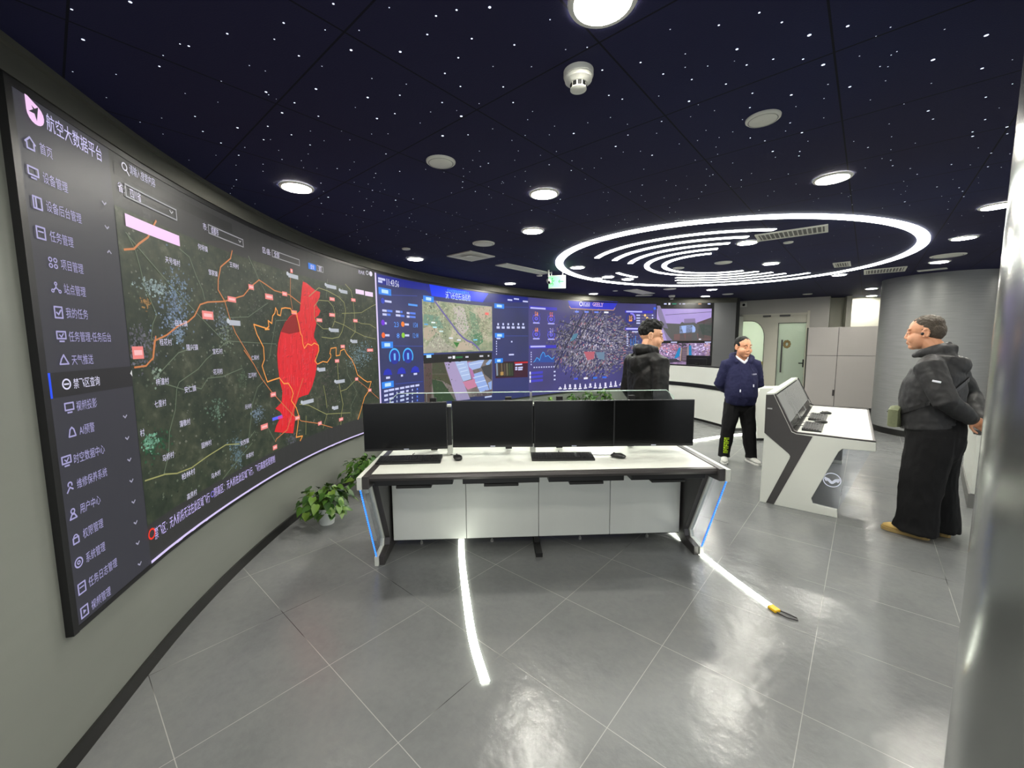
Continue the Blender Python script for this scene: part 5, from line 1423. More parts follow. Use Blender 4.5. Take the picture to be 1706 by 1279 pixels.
        def R_(a, c):
            return (s + a * rs, z + c * rz)
        for pl, w_, col in (([(.27, .92), (.27, -.95)], .035, (.40, .39, .50)), ([(-.95, -.1), (.2, -.16), (.95, -.22)], .030, (.38, .37, .47)), ([(-.2, .9), (-.62, -.1), (-.8, -.6)], .03, (.16, .16, .26)), ([(-.05, .75), (-.42, -.1)], .022, (.16, .16, .26)), ([(-.85, .35), (.2, .0)], .02, (.18, .18, .28)), ([(-.7, .62), (.25, .3)], .02, (.18, .18, .28))):
            sh.line([R_(*p) for p in pl], w_, col, 3)
        sh.poly([R_(-.45, .12), R_(-.36, .2), R_(-.33, .32), R_(-.42, .30), R_(-.5, .1)], (.30, .50, .60), 3.2)
        sh.poly([R_(.05, -.2), R_(.24, -.2), R_(.24, -.42), R_(.12, -.40)], (.42, .52, .62), 3.2)
        sh.poly([R_(-.2, -.18), R_(.03, -.18), R_(.02, -.38), R_(-.12, -.42)], (.72, .38, .44), 3.2)
sh = sheets['map']
for i in range(1500):
    x, y = random.uniform(1.2, 4.39), random.uniform(.74, 2.19)
    r = random.uniform(.003, .010)
    v = random.choice(((.36, .40, .33), (.30, .34, .27), (.42, .43, .38), (.10, .14, .10), (.26, .30, .22)))
    sh.poly([(x - r, y), (x, y - r * random.uniform(.5, 1)), (x + r * random.uniform(.6, 1.6), y), (x, y + r)], v, 1.5)
sh.line([(1.18, .523), (4.41, .523)], .016, (.86, .80, .98), 3)
sh.poly([(1.20, 2.355), (2.2, 2.355), (2.2, 2.415), (1.20, 2.415)], (.13, .13, .13), 1)
sheets['dash'].line([(4.43, .517), (4.43, 2.453)], .028, (.88, .82, 1), 2)
SUB += [(sheets['menu'].build('menu_text', M['pixels'], None), SIDE), (sheets['map'].build('map_labels', M['pixels'], None), MAPP),
        (sheets['zone'].build('no_fly_zone', M['pixels'], None), MAPP), (sheets['dash'].build('dashboard_graphics', M['pixels'], None), DASH),
        (sheets['city'].build('dashboard_graphics', M['pixels'], None), CITY), (sheets['feed'].build('camera_graphics', M['pixels'], None), CAMS),
        (sheets['site'].build('site_picture_details', M['pixels'], None), DASH)]
for o in PARTS:
    o.data.transform(INV)
    o.parent = vw
for o, p in SUB:
    o.data.transform(INV)
    o.parent = p
vw['label'] = 'long curved video wall showing a red-zone satellite map and blue data dashboards'
# ------------------------------------------------------------------ star points in the ceiling
random.seed(11)
bm = new()
for x, y, k in STARS:
    r = (.0024, .0038, .0052, .0066)[k - 1] * (.8 + .08 * hypot(x, y))
    q = 6
    a0 = random.random() * 3
    vs_ = [bm.verts.new((x + r * cos(a0 + 2 * pi * i / q), y + r * sin(a0 + 2 * pi * i / q), H - .0012)) for i in range(q)]
    bm.faces.new(vs_[::-1])
for i in range(420):
    x, y = random.uniform(-1.5, 6), random.uniform(1.0, 8.5)
    r = random.uniform(.0014, .0028)
    vs_ = [bm.verts.new((x + r * cos(2 * pi * i / 5), y + r * sin(2 * pi * i / 5), H - .0012)) for i in range(5)]
    bm.faces.new(vs_[::-1])
o = obj('star_lights', bm, M['star'])
tag(o, 'tiny white fibre-optic star points scattered over the dark navy ceiling', 'star lights', kind='stuff')
# ------------------------------------------------------------------ downlights
def make_downlight(r=.105):
    t = thing('downlight', 'x', 'ceiling light')
    bm = new()
    lathe(bm, [(r * .80, -.001), (r * .82, -.010), (r * .96, -.008), (r, -.001)], 36, cap=False)
    obj('trim_ring', bm, M['plast'], t, smooth=40)
    bm = new()
    lathe(bm, [(.001, -.0035), (r * .81, -.0035), (r * .81, -.001), (.001, -.001)], 36, cap=False)
    obj('lens', bm, M['lampglow'], t, smooth=40)
    return t
DL = [((.28, 1.32), 'large round downlight cut by the top edge of the photo'),
      ((-1.39, 2.75), 'lit downlight nearest the video wall, above the left plants'),
      ((.23, 2.90), 'lit downlight above the front desk, nearer of the central pair'),
      ((.20, 3.83), 'lit downlight above the front desk, farther of the central pair'),
      ((-1.16, 5.03), 'lit downlight just above the join of map and blue dashboard'),
      ((-.02, 7.14), 'lit downlight above the inspection dashboard, left of the exit sign'),
      ((2.03, 2.67), 'lit downlight in front of the ring light, right of centre'),
      ((3.74, 3.23), 'streaky bright downlight touching the steel column edge'),
      ((4.57, 4.21), 'downlight right of the ring light, upper of the right-hand pair'),
      ((5.66, 5.48), 'downlight right of the ring light, lower of the right-hand pair'),
      ((5.14, 6.48), 'downlight just beyond the far right rim of the ring light'),
      ((7.19, 8.23), 'far downlight beside the round column, upper of the two'),
      ((8.37, 9.56), 'far downlight close to the cream alcove wall, lower of the two'),
      ((2.46, 4.34), 'downlight inside the ring beside the large air grille'),
      ((3.44, 5.49), 'downlight inside the ring on its open right half'),
      ((.91, 5.67), 'downlight just inside the left rim of the ring light'),
      ((1.38, 6.69), 'small downlight inside the ring, leftmost of the far cluster'),
      ((1.52, 6.50), 'small downlight inside the ring, middle of the far cluster'),
      ((1.90, 6.74), 'small downlight inside the ring touching the short strip'),
      ((1.74, 8.73), 'far downlight above the violet city dashboard, right of the exit sign'),
      ((3.98, 8.18), 'far downlight above the camera pictures, nearer of two'),
      ((4.42, 9.38), 'far downlight above the camera pictures, farther of two')]
d0 = None
for (x, y), lb in DL:
    if d0 is None:
        d0 = make_downlight()
        d0.location = (x, y, H)
        d0['label'] = lb
    else:
        dup(d0, (x, y, H), label=lb, group='recessed downlights')
d0['group'] = 'recessed downlights'
for _t, _o in ((.35, -.75), (1.15, -.75), (1.9, -1.0)):  # unseen lamps added to light the frosted panes from behind
    _v = wp(_t, _o)
    dup(d0, (_v.x, _v.y, H), label='unseen downlight added in the lobby to brighten the frosted glass door', group='unseen downlights added in the lobby')
for x, y in ((1.15, .35), (-.55, .25), (-.6, -1.3), (1.9, -1.2), (3.9, -.8), (3.7, 1.2), (6.0, 1.0), (6.2, 3.2), (8.2, 5.0)):
    dup(d0, (x, y, H), label='recessed downlight of the room behind and beside the camera, out of the photo', group='downlights out of view')
# ------------------------------------------------------------------ round flat speakers and detectors
def disc_thing(name, label, cat, x, y, r, group=None, hgt=.012):
    t = thing(name, label, cat, (x, y, H), group=group)
    bm = new()
    lathe(bm, [(.001, -hgt), (r * .9, -hgt), (r * .985, -hgt * .6), (r, -.0008)], 32, cap=False)
    obj('cover', bm, M['plast'], t, smooth=40)
    bm = new()
    lathe(bm, [(r * .80, -hgt - .0006), (r * .84, -hgt - .0006)], 32, cap=False)
    obj('rim_groove', bm, M['ventdark'], t)
    return t
G = 'round white ceiling speakers'
disc_thing('ceiling_speaker', 'white round ceiling speaker left of the near smoke detector', 'speaker', -.39, 2.39, .082, G)
disc_thing('ceiling_speaker', 'white round ceiling speaker right of the near smoke detector', 'speaker', 1.16, 1.97, .072, G)
disc_thing('ceiling_speaker', 'white round ceiling speaker beside the square air diffuser', 'speaker', -.28, 4.28, .115, G)
disc_thing('ceiling_speaker', 'larger white round disc inside the ring light near the middle', 'speaker', 2.76, 5.40, .105, G)
disc_thing('ceiling_speaker', 'smaller white round disc inside the innermost curved strip', 'speaker', 2.33, 5.77, .075, G)
disc_thing('ceiling_speaker', 'far white round disc just beyond the ring light front of the dashboard', 'speaker', 3.09, 8.04, .12, G)
disc_thing('ceiling_speaker', 'thin white round disc right of the ring light by the steel column', 'speaker', 5.32, 5.06, .16, G)
G = 'small sprinkler cover plates'
disc_thing('sprinkler_plate', 'small white round cover plate left of the square air diffuser', 'cover plate', -1.13, 4.49, .045, G)
disc_thing('sprinkler_plate', 'small white cover plate under the slot diffuser by the exit sign', 'cover plate', .43, 6.32, .045, G)
disc_thing('sprinkler_plate', 'small white cover plate on the open dark half of the ring', 'cover plate', 2.88, 4.33, .045, G)
disc_thing('sprinkler_plate', 'tiny white cover plate near the far slot diffuser', 'cover plate', 2.08, 8.25, .05, G)
disc_thing('sprinkler_plate', 'flat cover plate above the far grey wall left of the door', 'cover plate', 4.72, 8.98, .11, G)
disc_thing('sprinkler_plate', 'flat cover plate above the glass double door', 'cover plate', 6.54, 9.09, .09, G)
def smoke(label, x, y, r):
    t = thing('smoke_detector', label, 'smoke detector', (x, y, H))
    bm = new()
    lathe(bm, [(r, -.0008), (r, -.018), (r * .97, -.022)], 32)
    obj('base', bm, M['plast'], t, smooth=40)
    bm = new()
    lathe(bm, [(r * .93, -.022), (r * .90, -.034), (r * .62, -.043), (r * .58, -.045)], 32)
    bd = obj('housing', bm, M['plast'], t, smooth=40)
    bm = new()
    for i in range(10):
        a = 2 * pi * i / 10
        box(bm, (-.007 * r / .055, r * .50, -.058 * r / .055), (.007 * r / .055, r * .55, -.046 * r / .055), Matrix.Rotation(a, 4, 'Z'))
    lathe(bm, [(r * .45, -.045), (r * .45, -.060 * r / .055)], 24)
    obj('vents', bm, M['blackmatte'], bd)
    bm = new()
    lathe(bm, [(r * .53, -.059 * r / .055), (r * .55, -.064 * r / .055), (r * .35, -.070 * r / .055)], 32)
    cp_ = obj('cap', bm, M['plast'], t, smooth=40)
    bm = new()
    for i in range(10):
        a = 2 * pi * (i + .5) / 10
        box(bm, (-.003, r * .48, -.061 * r / .055), (.003, r * .54, -.044 * r / .055), Matrix.Rotation(a, 4, 'Z'))
    obj('ribs', bm, M['plast'], cp_)
smoke('white smoke detector hanging near the top of the photo', .26, 1.64, .056)
smoke('small far smoke detector near the end of the violet dashboard', 3.58, 9.18, .07)
# ------------------------------------------------------------------ air vents
def vent(name, label, x, y, lx, ly, rz, slats=0, group='air vents in the ceiling', drop=.012):
    t = thing(name, label, 'air vent', (x, y, H), rz, group)
    bm = new()
    hx, hy = lx / 2, ly / 2
    fr = .025
    for lo, hi in (((-hx, -hy), (hx, -hy + fr)), ((-hx, hy - fr), (hx, hy)), ((-hx, -hy + fr), (-hx + fr, hy - fr)), ((hx - fr, -hy + fr), (hx, hy - fr))):
        box(bm, (*lo, -drop), (*hi, -.0008))
    obj('frame', bm, M['vent'], t)
    bm = new()
    box(bm, (-hx + fr, -hy + fr, -.004), (hx - fr, hy - fr, -.001))
    obj('backing', bm, M['ventdark'] if slats else M['vent'], t)
    if slats:
        bm = new()
        for i in range(slats):
            u = -hx + fr + (lx - 2 * fr) * (i + .5) / slats
            box(bm, (u - .006, -hy + fr, -.004), (u + .006, hy - fr, 0), Matrix.Translation((0, 0, -.006)) @ Matrix.Translation((u, 0, 0)) @ Matrix.Rotation(.6, 4, 'Y') @ Matrix.Translation((-u, 0, 0)))
        obj('louvre', bm, M['vent'], t)
    return t
def pyramid_diffuser(label, x, y, s, rz):
    t = thing('air_diffuser', label, 'air vent', (x, y, H), rz, 'air vents in the ceiling')
    bm = new()
    for k, (a, z) in enumerate(((s / 2, -.012), (s * .36, -.016), (s * .24, -.020))):
        b_ = a - .035
        for q in range(4):
            m4 = Matrix.Rotation(q * pi / 2, 4, 'Z')
            vs_ = [bm.verts.new(m4 @ Vector(p)) for p in ((-a, -a, z), (a, -a, z), (b_, -b_, z + .008), (-b_, -b_, z + .008))]
            bm.faces.new(vs_[::-1])
    obj('cone_fins', bm, M['vent'], t)
    bm = new()
    box(bm, (-s / 2, -s / 2, -.012), (s / 2, s / 2, -.0008))
    obj('plate', bm, M['vent'], t)
pyramid_diffuser('square white air diffuser, diamond-like, in front of the inspection dashboard', -.47, 4.88, .40, radians(-41))
vent('slot_diffuser', 'long slim white slot diffuser beside the exit sign', .19, 5.76, .99, .20, radians(49), 0)
vent('air_grille', 'large white louvred grille inside the near rim of the ring', 2.66, 3.97, .56, .30, radians(-38), 14)
vent('access_panel', 'small white square vent inside the ring near its right rim', 4.46, 5.59, .18, .40, radians(-41), 5)
vent('air_grille', 'long white louvred grille right of the ring light', 5.50, 6.10, .46, .50, radians(-41), 12)
vent('slot_diffuser', 'flat white slot diffuser near the round column, right of the grille', 6.15, 6.05, .30, .12, radians(-53), 0)
vent('slot_diffuser', 'far long slot diffuser in front of the violet dashboard', 2.63, 8.44, .92, .27, radians(49), 0)
vent('access_panel', 'far thin white vent close to the end of the violet dashboard', 2.93, 9.10, .34, .14, radians(0), 0)
# ------------------------------------------------------------------ ring light with inner arcs
RC, RA, RB = Vector((2.769, 5.496)), 2.382, 1.946
RA, RB = RA * .972, RB * .972
U1, U2 = Vector((-.788, -.615)), Vector((-.615, .788))
def rpt(k, a):
    return RC + U1 * (RA * k * cos(radians(a))) + U2 * (RB * k * sin(radians(a)))
def strip(bm, k, a0, a1, w_, z0, z1, closed=False):
    n = int(abs(a1 - a0) / 3) + 2
    if closed:
        n = 121
    rows = []
    for i in range(n):
        a = a0 + (a1 - a0) * i / (n - 1)
        p = rpt(k, a)
        t = (rpt(k, a + .5) - rpt(k, a - .5)).normalized()
        nn = Vector((-t.y, t.x)) * w_ / 2
        q, r = p - nn, p + nn
        rows.append([bm.verts.new((*q, z0)), bm.verts.new((*r, z0)), bm.verts.new((*r, z1)), bm.verts.new((*q, z1))])
    if closed:
        for v in rows[-1]:
            bm.verts.remove(v)
        rows[-1] = rows[0]
    fs = []
    for a, c in zip(rows, rows[1:]):
        for i in range(4):
            fs.append(bm.faces.new((a[i], a[(i + 1) % 4], c[(i + 1) % 4], c[i])))
    if not closed:
        fs += [bm.faces.new(rows[0]), bm.faces.new(rows[-1])]
    bmesh.ops.recalc_face_normals(bm, faces=fs)
rl = thing('ring_light', 'large white ring of light with curved inner strips on the dark ceiling', 'ceiling light', (RC.x, RC.y, H))
RINV = Matrix.Translation((-RC.x, -RC.y, -H))
def rpart(name, k, a0, a1, w_, closed=False, t=.006):
    bm = new()
    strip(bm, k, a0, a1, w_, H - t, H - .0008, closed)
    o = obj(name, bm, M['ringglow'], None)
    o.data.transform(RINV)
    o.parent = rl
    return o
rpart('outer_ring', 1.0, 0, 360, .095, True, .012)
for k, a0, a1 in ((.80, 28, -46), (.68, 32, -40), (.565, 40, -34), (.455, -28, 184), (.345, -22, 176), (.575, 117, 188), (.70, 122, 190), (.835, 127, 197)):
    rpart('arc_strip', k, a0, a1, .062)
rpart('short_strip', .695, 70, 91, .055)
# ------------------------------------------------------------------ exit sign
ex = thing('exit_sign', 'small green lit exit sign hanging from the ceiling left of the ring', 'sign', (.665, 6.0, 0), radians(-8))
bm = new()
box(bm, (-.125, -.02, 2.36), (.125, .02, 2.545), bev=.004)
obj('box', bm, M['plast'], ex)
bm = new()
box(bm, (-.118, -.026, 2.372), (.118, -.0205, 2.533))
fc = obj('lit_face', bm, M['exit'], ex)
bm = new()
ell(bm, (-.085, -.027, 2.455), (.014, .002, .014), seg=10, rings=6)
for p in ([(-.085, 2.435), (-.095, 2.40)], [(-.095, 2.40), (-.07, 2.385), (-.075, 2.36)], [(-.095, 2.40), (-.115, 2.38), (-.135, 2.385)], [(-.085, 2.43), (-.06, 2.42), (-.05, 2.435)], [(-.085, 2.43), (-.11, 2.425), (-.12, 2.405)], [(.03, 2.415), (.12, 2.415)], [(.03, 2.415), (.055, 2.44)], [(.03, 2.415), (.055, 2.39)]):
    tube(bm, [(x, -.028, z) for x, z in p], .006, 6)
bmesh.ops.transform(bm, matrix=Matrix.Translation((.0, 0, .04)) @ Matrix.Diagonal((.78, 1, 1, 1)), verts=bm.verts)
obj('running_figure', bm, M['exitgreen'], fc)
bm = new()
for x in (-.08, .08):
    tube(bm, [(x, 0, 2.54), (x, 0, 2.599)], .006, 8)
obj('hanger_rod', bm, M['alu'], ex)
sc = thing('security_camera', 'small dark-lens security camera hanging left of the exit sign', 'camera', (.53, 5.86, 0))
bm = new()
tube(bm, [(0, 0, 2.599), (0, 0, 2.50)], .012, 8)
obj('mount', bm, M['plast'], sc)
bm = new()
limb(bm, [(0, .04, 2.46, .03), (0, -.09, 2.42, .032)], rnd=True)
obj('housing', bm, M['plast'], sc, smooth=50)
bm = new()
ell(bm, (0, -.115, 2.412), (.02, .012, .02), seg=10, rings=6)
obj('lens', bm, M['gloss_screen'], sc)
# ------------------------------------------------------------------ wall camera above the door
wc = thing('security_camera', 'small white camera with dark lens high on the wall above the door corner', 'camera', (*wp(.09, .0), 0), WROT)
bm = new()
box(bm, (-.06, -.10, 2.44), (.10, -.005, 2.56), bev=.012)
obj('housing', bm, M['plast'], wc)
bm = new()
ell(bm, (.03, -.105, 2.49), (.032, .02, .032), seg=12, rings=8)
obj('lens', bm, M['gloss_screen'], wc)
# ------------------------------------------------------------------ strip lights lying on the floor
def ground_strip(name, label, pts, w_, h=.014, cap=None):
    t = thing(name, label, 'strip light', (pts[0][0], pts[0][1], 0))
    P = catmull(pts, 8)
    rows = []
    bm = new()
    for i, p in enumerate(P):
        d = (P[min(i + 1, len(P) - 1)] - P[max(i - 1, 0)]).normalized()
        n = Vector((-d.y, d.x)) * w_ / 2
        p = p - Vector(pts[0])
        rows.append([bm.verts.new((*(p - n), .001)), bm.verts.new((*(p + n), .001)), bm.verts.new((*(p + n * .8), h)), bm.verts.new((*(p - n * .8), h))])
    fs = []
    for a, c in zip(rows, rows[1:]):
        for i in range(4):
            fs.append(bm.faces.new((a[i], a[(i + 1) % 4], c[(i + 1) % 4], c[i])))
    fs += [bm.faces.new(rows[0]), bm.faces.new(rows[-1])]
    bmesh.ops.recalc_face_normals(bm, faces=fs)
    obj('diffuser', bm, M['floorglow'], t, smooth=40)
    return t
ground_strip('floor_strip_light', 'curved glowing white strip light on the floor in front of the desk', [(-.44, 3.35), (-.415, 3.10), (-.37, 2.78), (-.28, 2.30), (-.215, 2.0), (-.135, 1.745)], .045)
t = ground_strip('floor_strip_light', 'straight glowing white strip light with a yellow tip, at the desk right foot', [(1.24, 3.62), (1.32, 3.22), (1.39, 2.92), (1.465, 2.55), (1.535, 2.27)], .034)
x0, y0 = 1.535 - 1.24, 2.27 - 3.62
bm = new()
box(bm, (-.02, -.035, .001), (.02, .02, .018), Matrix.Translation((x0, y0 - .02, 0)) @ Matrix.Rotation(radians(14), 4, 'Z'), bev=.004)
obj('end_cap', bm, M['yellow'], t)
bm = new()
tube(bm, [(x0, y0 - .05, .006), (x0 + .03, y0 - .10, .006), (x0 + .075, y0 - .125, .006), (x0 + .085, y0 - .105, .006), (x0 + .05, y0 - .06, .006), (x0 + .01, y0 - .03, .008)], .004, 6)
obj('wire_loop', bm, M['charcoal'], t)
ground_strip('floor_strip_light', 'white strip light on the far floor behind the man in navy', [(2.4, 6.1), (2.92, 6.34), (3.25, 6.50), (3.58, 6.65), (3.88, 6.74), (4.3, 6.82), (4.8, 6.86)], .06)
# ------------------------------------------------------------------ keyboards, mice, monitors
def make_keyboard():
    t = thing('keyboard', 'x', 'keyboard')
    bm = new()
    prism(bm, [(-.075, 0), (.075, 0), (.075, .024), (-.075, .014)], 'x', -.225, .225, bev=.003)
    obj('case', bm, M['black'], t)
    bm = new()
    for r in range(6):
        y = .055 - r * .0205
        z = .0155 + (y + .075) / .15 * .0095
        x = -.212
        while x < .205:
            wk = .0165 if not (r == 5 and -.12 < x < .0) else .11
            if abs(x - .085) > .008 and abs(x - .140) > .006:
                box(bm, (x, y - .008, z - .002), (x + wk, y + .008, z + .0035))
            x += wk + .0025
    obj('keys', bm, M['key'], t)
    bm = new()
    tube(bm, [(0, .075, .012), (.01, .11, .006), (-.01, .16, .004), (.0, .20, .004)], .0025, 6)
    obj('cable', bm, M['black'], t)
    return t
def make_mouse():
    t = thing('computer_mouse', 'x', 'mouse')
    bm = new()
    for i in range(1):
        limb(bm, [(0, .045, .012, .024, .010), (0, .02, .016, .031, .015), (0, -.015, .019, .032, .018), (0, -.045, .014, .026, .012)], side=(1, 0, 0))
    for v in bm.verts:
        v.co.z = max(v.co.z, .0005)
    obj('shell', bm, M['black'], t, smooth=50)
    bm = new()
    lathe(bm, [(.001, -.004), (.008, -.004), (.008, .004), (.001, .004)], 14)
    bmesh.ops.transform(bm, matrix=Matrix.Translation((0, .03, .027)) @ Matrix.Rotation(pi / 2, 4, 'Y'), verts=bm.verts)
    obj('wheel', bm, M['charcoal'], t)
    bm = new()
    tube(bm, [(0, .05, .01), (.01, .08, .004), (-.03, .13, .004), (-.05, .18, .004)], .0022, 6)
    obj('cable', bm, M['black'], t)
    return t
def make_monitor():
    t = thing('monitor', 'x', 'monitor')
    w_, h = .598, .350
    bm = new()
    box(bm, (-w_ / 2, 0, 0), (w_ / 2, .022, h), bev=.003)
    box(bm, (-w_ / 2 + .08, .02, .05), (w_ / 2 - .08, .048, h - .06), bev=.01)
    obj('case', bm, M['black'], t)
    bm = new()
    box(bm, (-w_ / 2 + .006, -.0015, .018), (w_ / 2 - .006, .001, h - .006))
    obj('display', bm, M['gloss_screen'], t)
    bm = new()
    box(bm, (-.018, -.0025, .006), (.018, .0005, .0115))
    obj('brand_mark', bm, M['etch'], t)
    bm = new()
    box(bm, (-.05, .048, .12), (.05, .056, .22), bev=.002)
    box(bm, (-.018, .055, .15), (.018, .13, .19), bev=.003)
    obj('wall_arm', bm, M['blackmatte'], t)
    return t
# ------------------------------------------------------------------ front desk (local x along the desk, y to the back)
DX, DY, DR = -.981, 2.462, radians(2.59)
DW = 2.41
def dpt(x, y):
    return Vector((DX + x * cos(DR) - y * sin(DR), DY + x * sin(DR) + y * cos(DR)))
dk = thing('control_desk', 'white four-seat control desk with black monitors, in the middle of the floor', 'desk', (DX, DY, 0), DR)
ZT = .745
bm = new()
box(bm, (.07, .075, ZT - .028), (DW - .07, .80, ZT), bev=.003)
obj('tabletop', bm, M['white'], dk)
bm = new()
prism(bm, [(.045, ZT - .001), (.075, ZT + .001), (.085, ZT - .028), (.075, ZT - .040), (.045, ZT - .036), (.036, ZT - .018)], 'x', .07, DW - .07)
obj('edge_profile', bm, M['charcoal'], dk)
LEGP = [(.0, ZT + .004), (.0, .668), (.19, .650), (.455, .125), (.435, .078), (.29, .066), (.29, 0), (.74, 0), (.74, .05), (.60, .15), (.66, .60), (.80, .66), (.80, ZT + .004)]
def leg(x0, x1, inset=0.0):
    bm = new()
    c = Vector((sum(p[0] for p in LEGP) / len(LEGP), sum(p[1] for p in LEGP) / len(LEGP)))
    prism(bm, LEGP, 'x', x0, x1, bev=.004)
    return bm
for sgn, xa, xb, xc in ((0, 0, .030, .070), (1, DW, DW - .030, DW - .070)):
    lo, hi = min(xa, xb), max(xa, xb)
    lg = obj('side_leg', leg(lo, hi), M['white'], dk)
    lo, hi = min(xb, xc), max(xb, xc)
    bm = new()
    prism(bm, [(y + (.012 if y < .5 else -.012), max(z - (.0 if z > .7 else 0), 0)) for y, z in LEGP], 'x', lo, hi, bev=.004)
    obj('inner_channel', bm, M['charcoal'], lg)
    xm = (xa + xb) / 2
    bm = new()
    prism(bm, [(.025, .668), (.19, .652), (.453, .125), (.433, .080), (.305, .068)], 'x', xm - .005, xm + .005)
    obj('side_window', bm, M['acrylic'], lg)
    bm = new()
    n = 34
    for i in range(n):
        f = (i + .5) / n
        y, z = .028 + (.300 - .028) * f, .664 + (.070 - .664) * f
        ell(bm, (xm, y - .008, z), (.0055, .004, .0065), seg=8, rings=6)
    o = obj('led_strip', bm, M['blueled'], lg)
    bm = new()
    tube(bm, [(xm, .026, .664), (xm, .300, .070)], .0028, 8)
    obj('led_channel', bm, mat('blue_glow_channel', (.2, .35, .9), .4, emit=(.12, .33, .85), estr=.35), lg)
bm = new()
for k in range(4):
    x0 = .085 + k * .561
    box(bm, (x0, .515, .075), (x0 + .557, .533, .70), bev=.0015, seg=1)
    obj('modesty_panel', bm, M['silver'], dk)
    bm = new()
bm.free()
bm = new()
box(bm, (.075, .535, .06), (DW - .075, .78, .70))
obj('rear_cabinet', bm, M['blackmatte'], dk)
bm = new()
box(bm, (1.165, .34, 0), (1.215, .70, .03))
box(bm, (1.17, .50, .03), (1.21, .54, .075))
obj('centre_foot', bm, M['blackmatte'], dk)
for x in (.28, .84, 1.55, 2.10):
    bm = new()
    lathe(bm, [(.012, 0), (.012, .015), (.006, .02), (.006, .062)], 12, (x, .60, 0))
    obj('levelling_foot', bm, M['alu'], dk)
for k, x0 in enumerate((.08, .655, 1.226, 1.785)):
    bm = new()
    box(bm, (x0, .10, .656), (x0 + .51, .45, .692), bev=.004)
    box(bm, (x0 - .004, .12, .690), (x0 + .012, .45, .714))
    box(bm, (x0 + .488, .12, .690), (x0 + .504, .45, .714))
    tr = obj('keyboard_tray', bm, M['black'], dk)
    bm = new()
    box(bm, (x0 + .14, .095, .637), (x0 + .37, .20, .656), bev=.004)
    obj('tray_lip', bm, M['blackmatte'], tr)
# glass screen along the back of the desk
bm = new()
prism(bm, [(.02, ZT), (.02, 1.12), (.085, 1.175), (.315, 1.175), (.315, ZT)], 'y', .815, .823)
prism(bm, [(.318, ZT), (.318, 1.175), (1.165, 1.175), (1.165, ZT)], 'y', .815, .823)
prism(bm, [(1.185, ZT), (1.185, 1.175), (2.32, 1.175), (2.385, 1.12), (2.385, ZT)], 'y', .815, .823)
gp = obj('glass_screen', bm, M['glass'], dk)
bm = new()
for pts in ([(.02, ZT), (.02, 1.12), (.085, 1.177), (1.165, 1.177)], [(1.185, 1.177), (2.32, 1.177), (2.385, 1.12), (2.385, ZT)]):
    tube(bm, [(x, .819, z) for x, z in pts], .0035, 6)
obj('glass_edge', bm, mat('pale_glass_edge', (.78, .86, .82), .25), gp)
bm = new()
box(bm, (1.167, .812, ZT), (1.183, .826, 1.175))
box(bm, (.314, .813, ZT), (.319, .825, 1.175))
obj('glass_post', bm, M['alu'], gp)
bm = new()
box(bm, (.05, .80, .70), (DW - .05, .845, ZT + .035), bev=.003)
obj('back_rail', bm, M['white'], dk)
for x in (.533, 1.160):
    bm = new()
    box(bm, (x - .016, .50, ZT + .06), (x + .016, .53, 1.11), bev=.002)
    po = obj('monitor_post', bm, M['black'], dk)
    bm = new()
    box(bm, (x - .020, .492, ZT), (x + .020, .538, ZT + .075), bev=.003)
    box(bm, (x - .016, .496, 1.11), (x + .016, .534, 1.128), bev=.002)
    obj('post_clamp', bm, M['white'], po)
for x in (.40, .98, 1.38, 1.95):
    bm = new()
    box(bm, (x - .025, .60, ZT + .01), (x + .025, .63, 1.165), bev=.003)
    obj('arm_pole', bm, M['blackmatte'], dk)
def on_desk(root, x, y, z, rz, label, group):
    p = dpt(x, y)
    root.location = (p.x, p.y, z)
    root.rotation_euler.z = DR + rz
    root['label'] = label
    root['group'] = group
mon = make_monitor()
MON = [(.222, .440, ZT + .058, radians(3.5), 'black monitor at the left end of the front desk'),
       (.856, .455, ZT + .064, radians(-2.5), 'black monitor on the front desk, second from the left, behind the lone mouse'),
       (1.464, .440, ZT + .058, radians(-1.5), 'black monitor on the front desk, third from the left, behind the second keyboard'),
       (2.062, .425, ZT + .058, radians(-2.5), 'black monitor at the right end of the front desk')]
for i, (x, y, z, r, lb) in enumerate(MON):
    on_desk(mon if i == 0 else dup(mon), x, y, z, r, lb, 'monitors on the front desk')
kb = make_keyboard()
KBS = [(.262, .395 - .01, radians(1), 'black keyboard at the left end of the front desk'), (1.36, .385, radians(-2.5), 'black keyboard near the middle of the front desk')]
for i, (x, y, r, lb) in enumerate(KBS):
    on_desk(kb if i == 0 else dup(kb), x, y - .03, ZT + .0005, r, lb, 'keyboards on the front desk')
ms = make_mouse()
for i, (x, y, r, lb) in enumerate([(.600, .375, radians(15), 'black mouse left of centre on the front desk'), (1.765, .335, radians(50), 'black mouse right of centre on the front desk')]):
    on_desk(ms if i == 0 else dup(ms), x, y, ZT + .0005, r, lb, 'mice on the front desk')
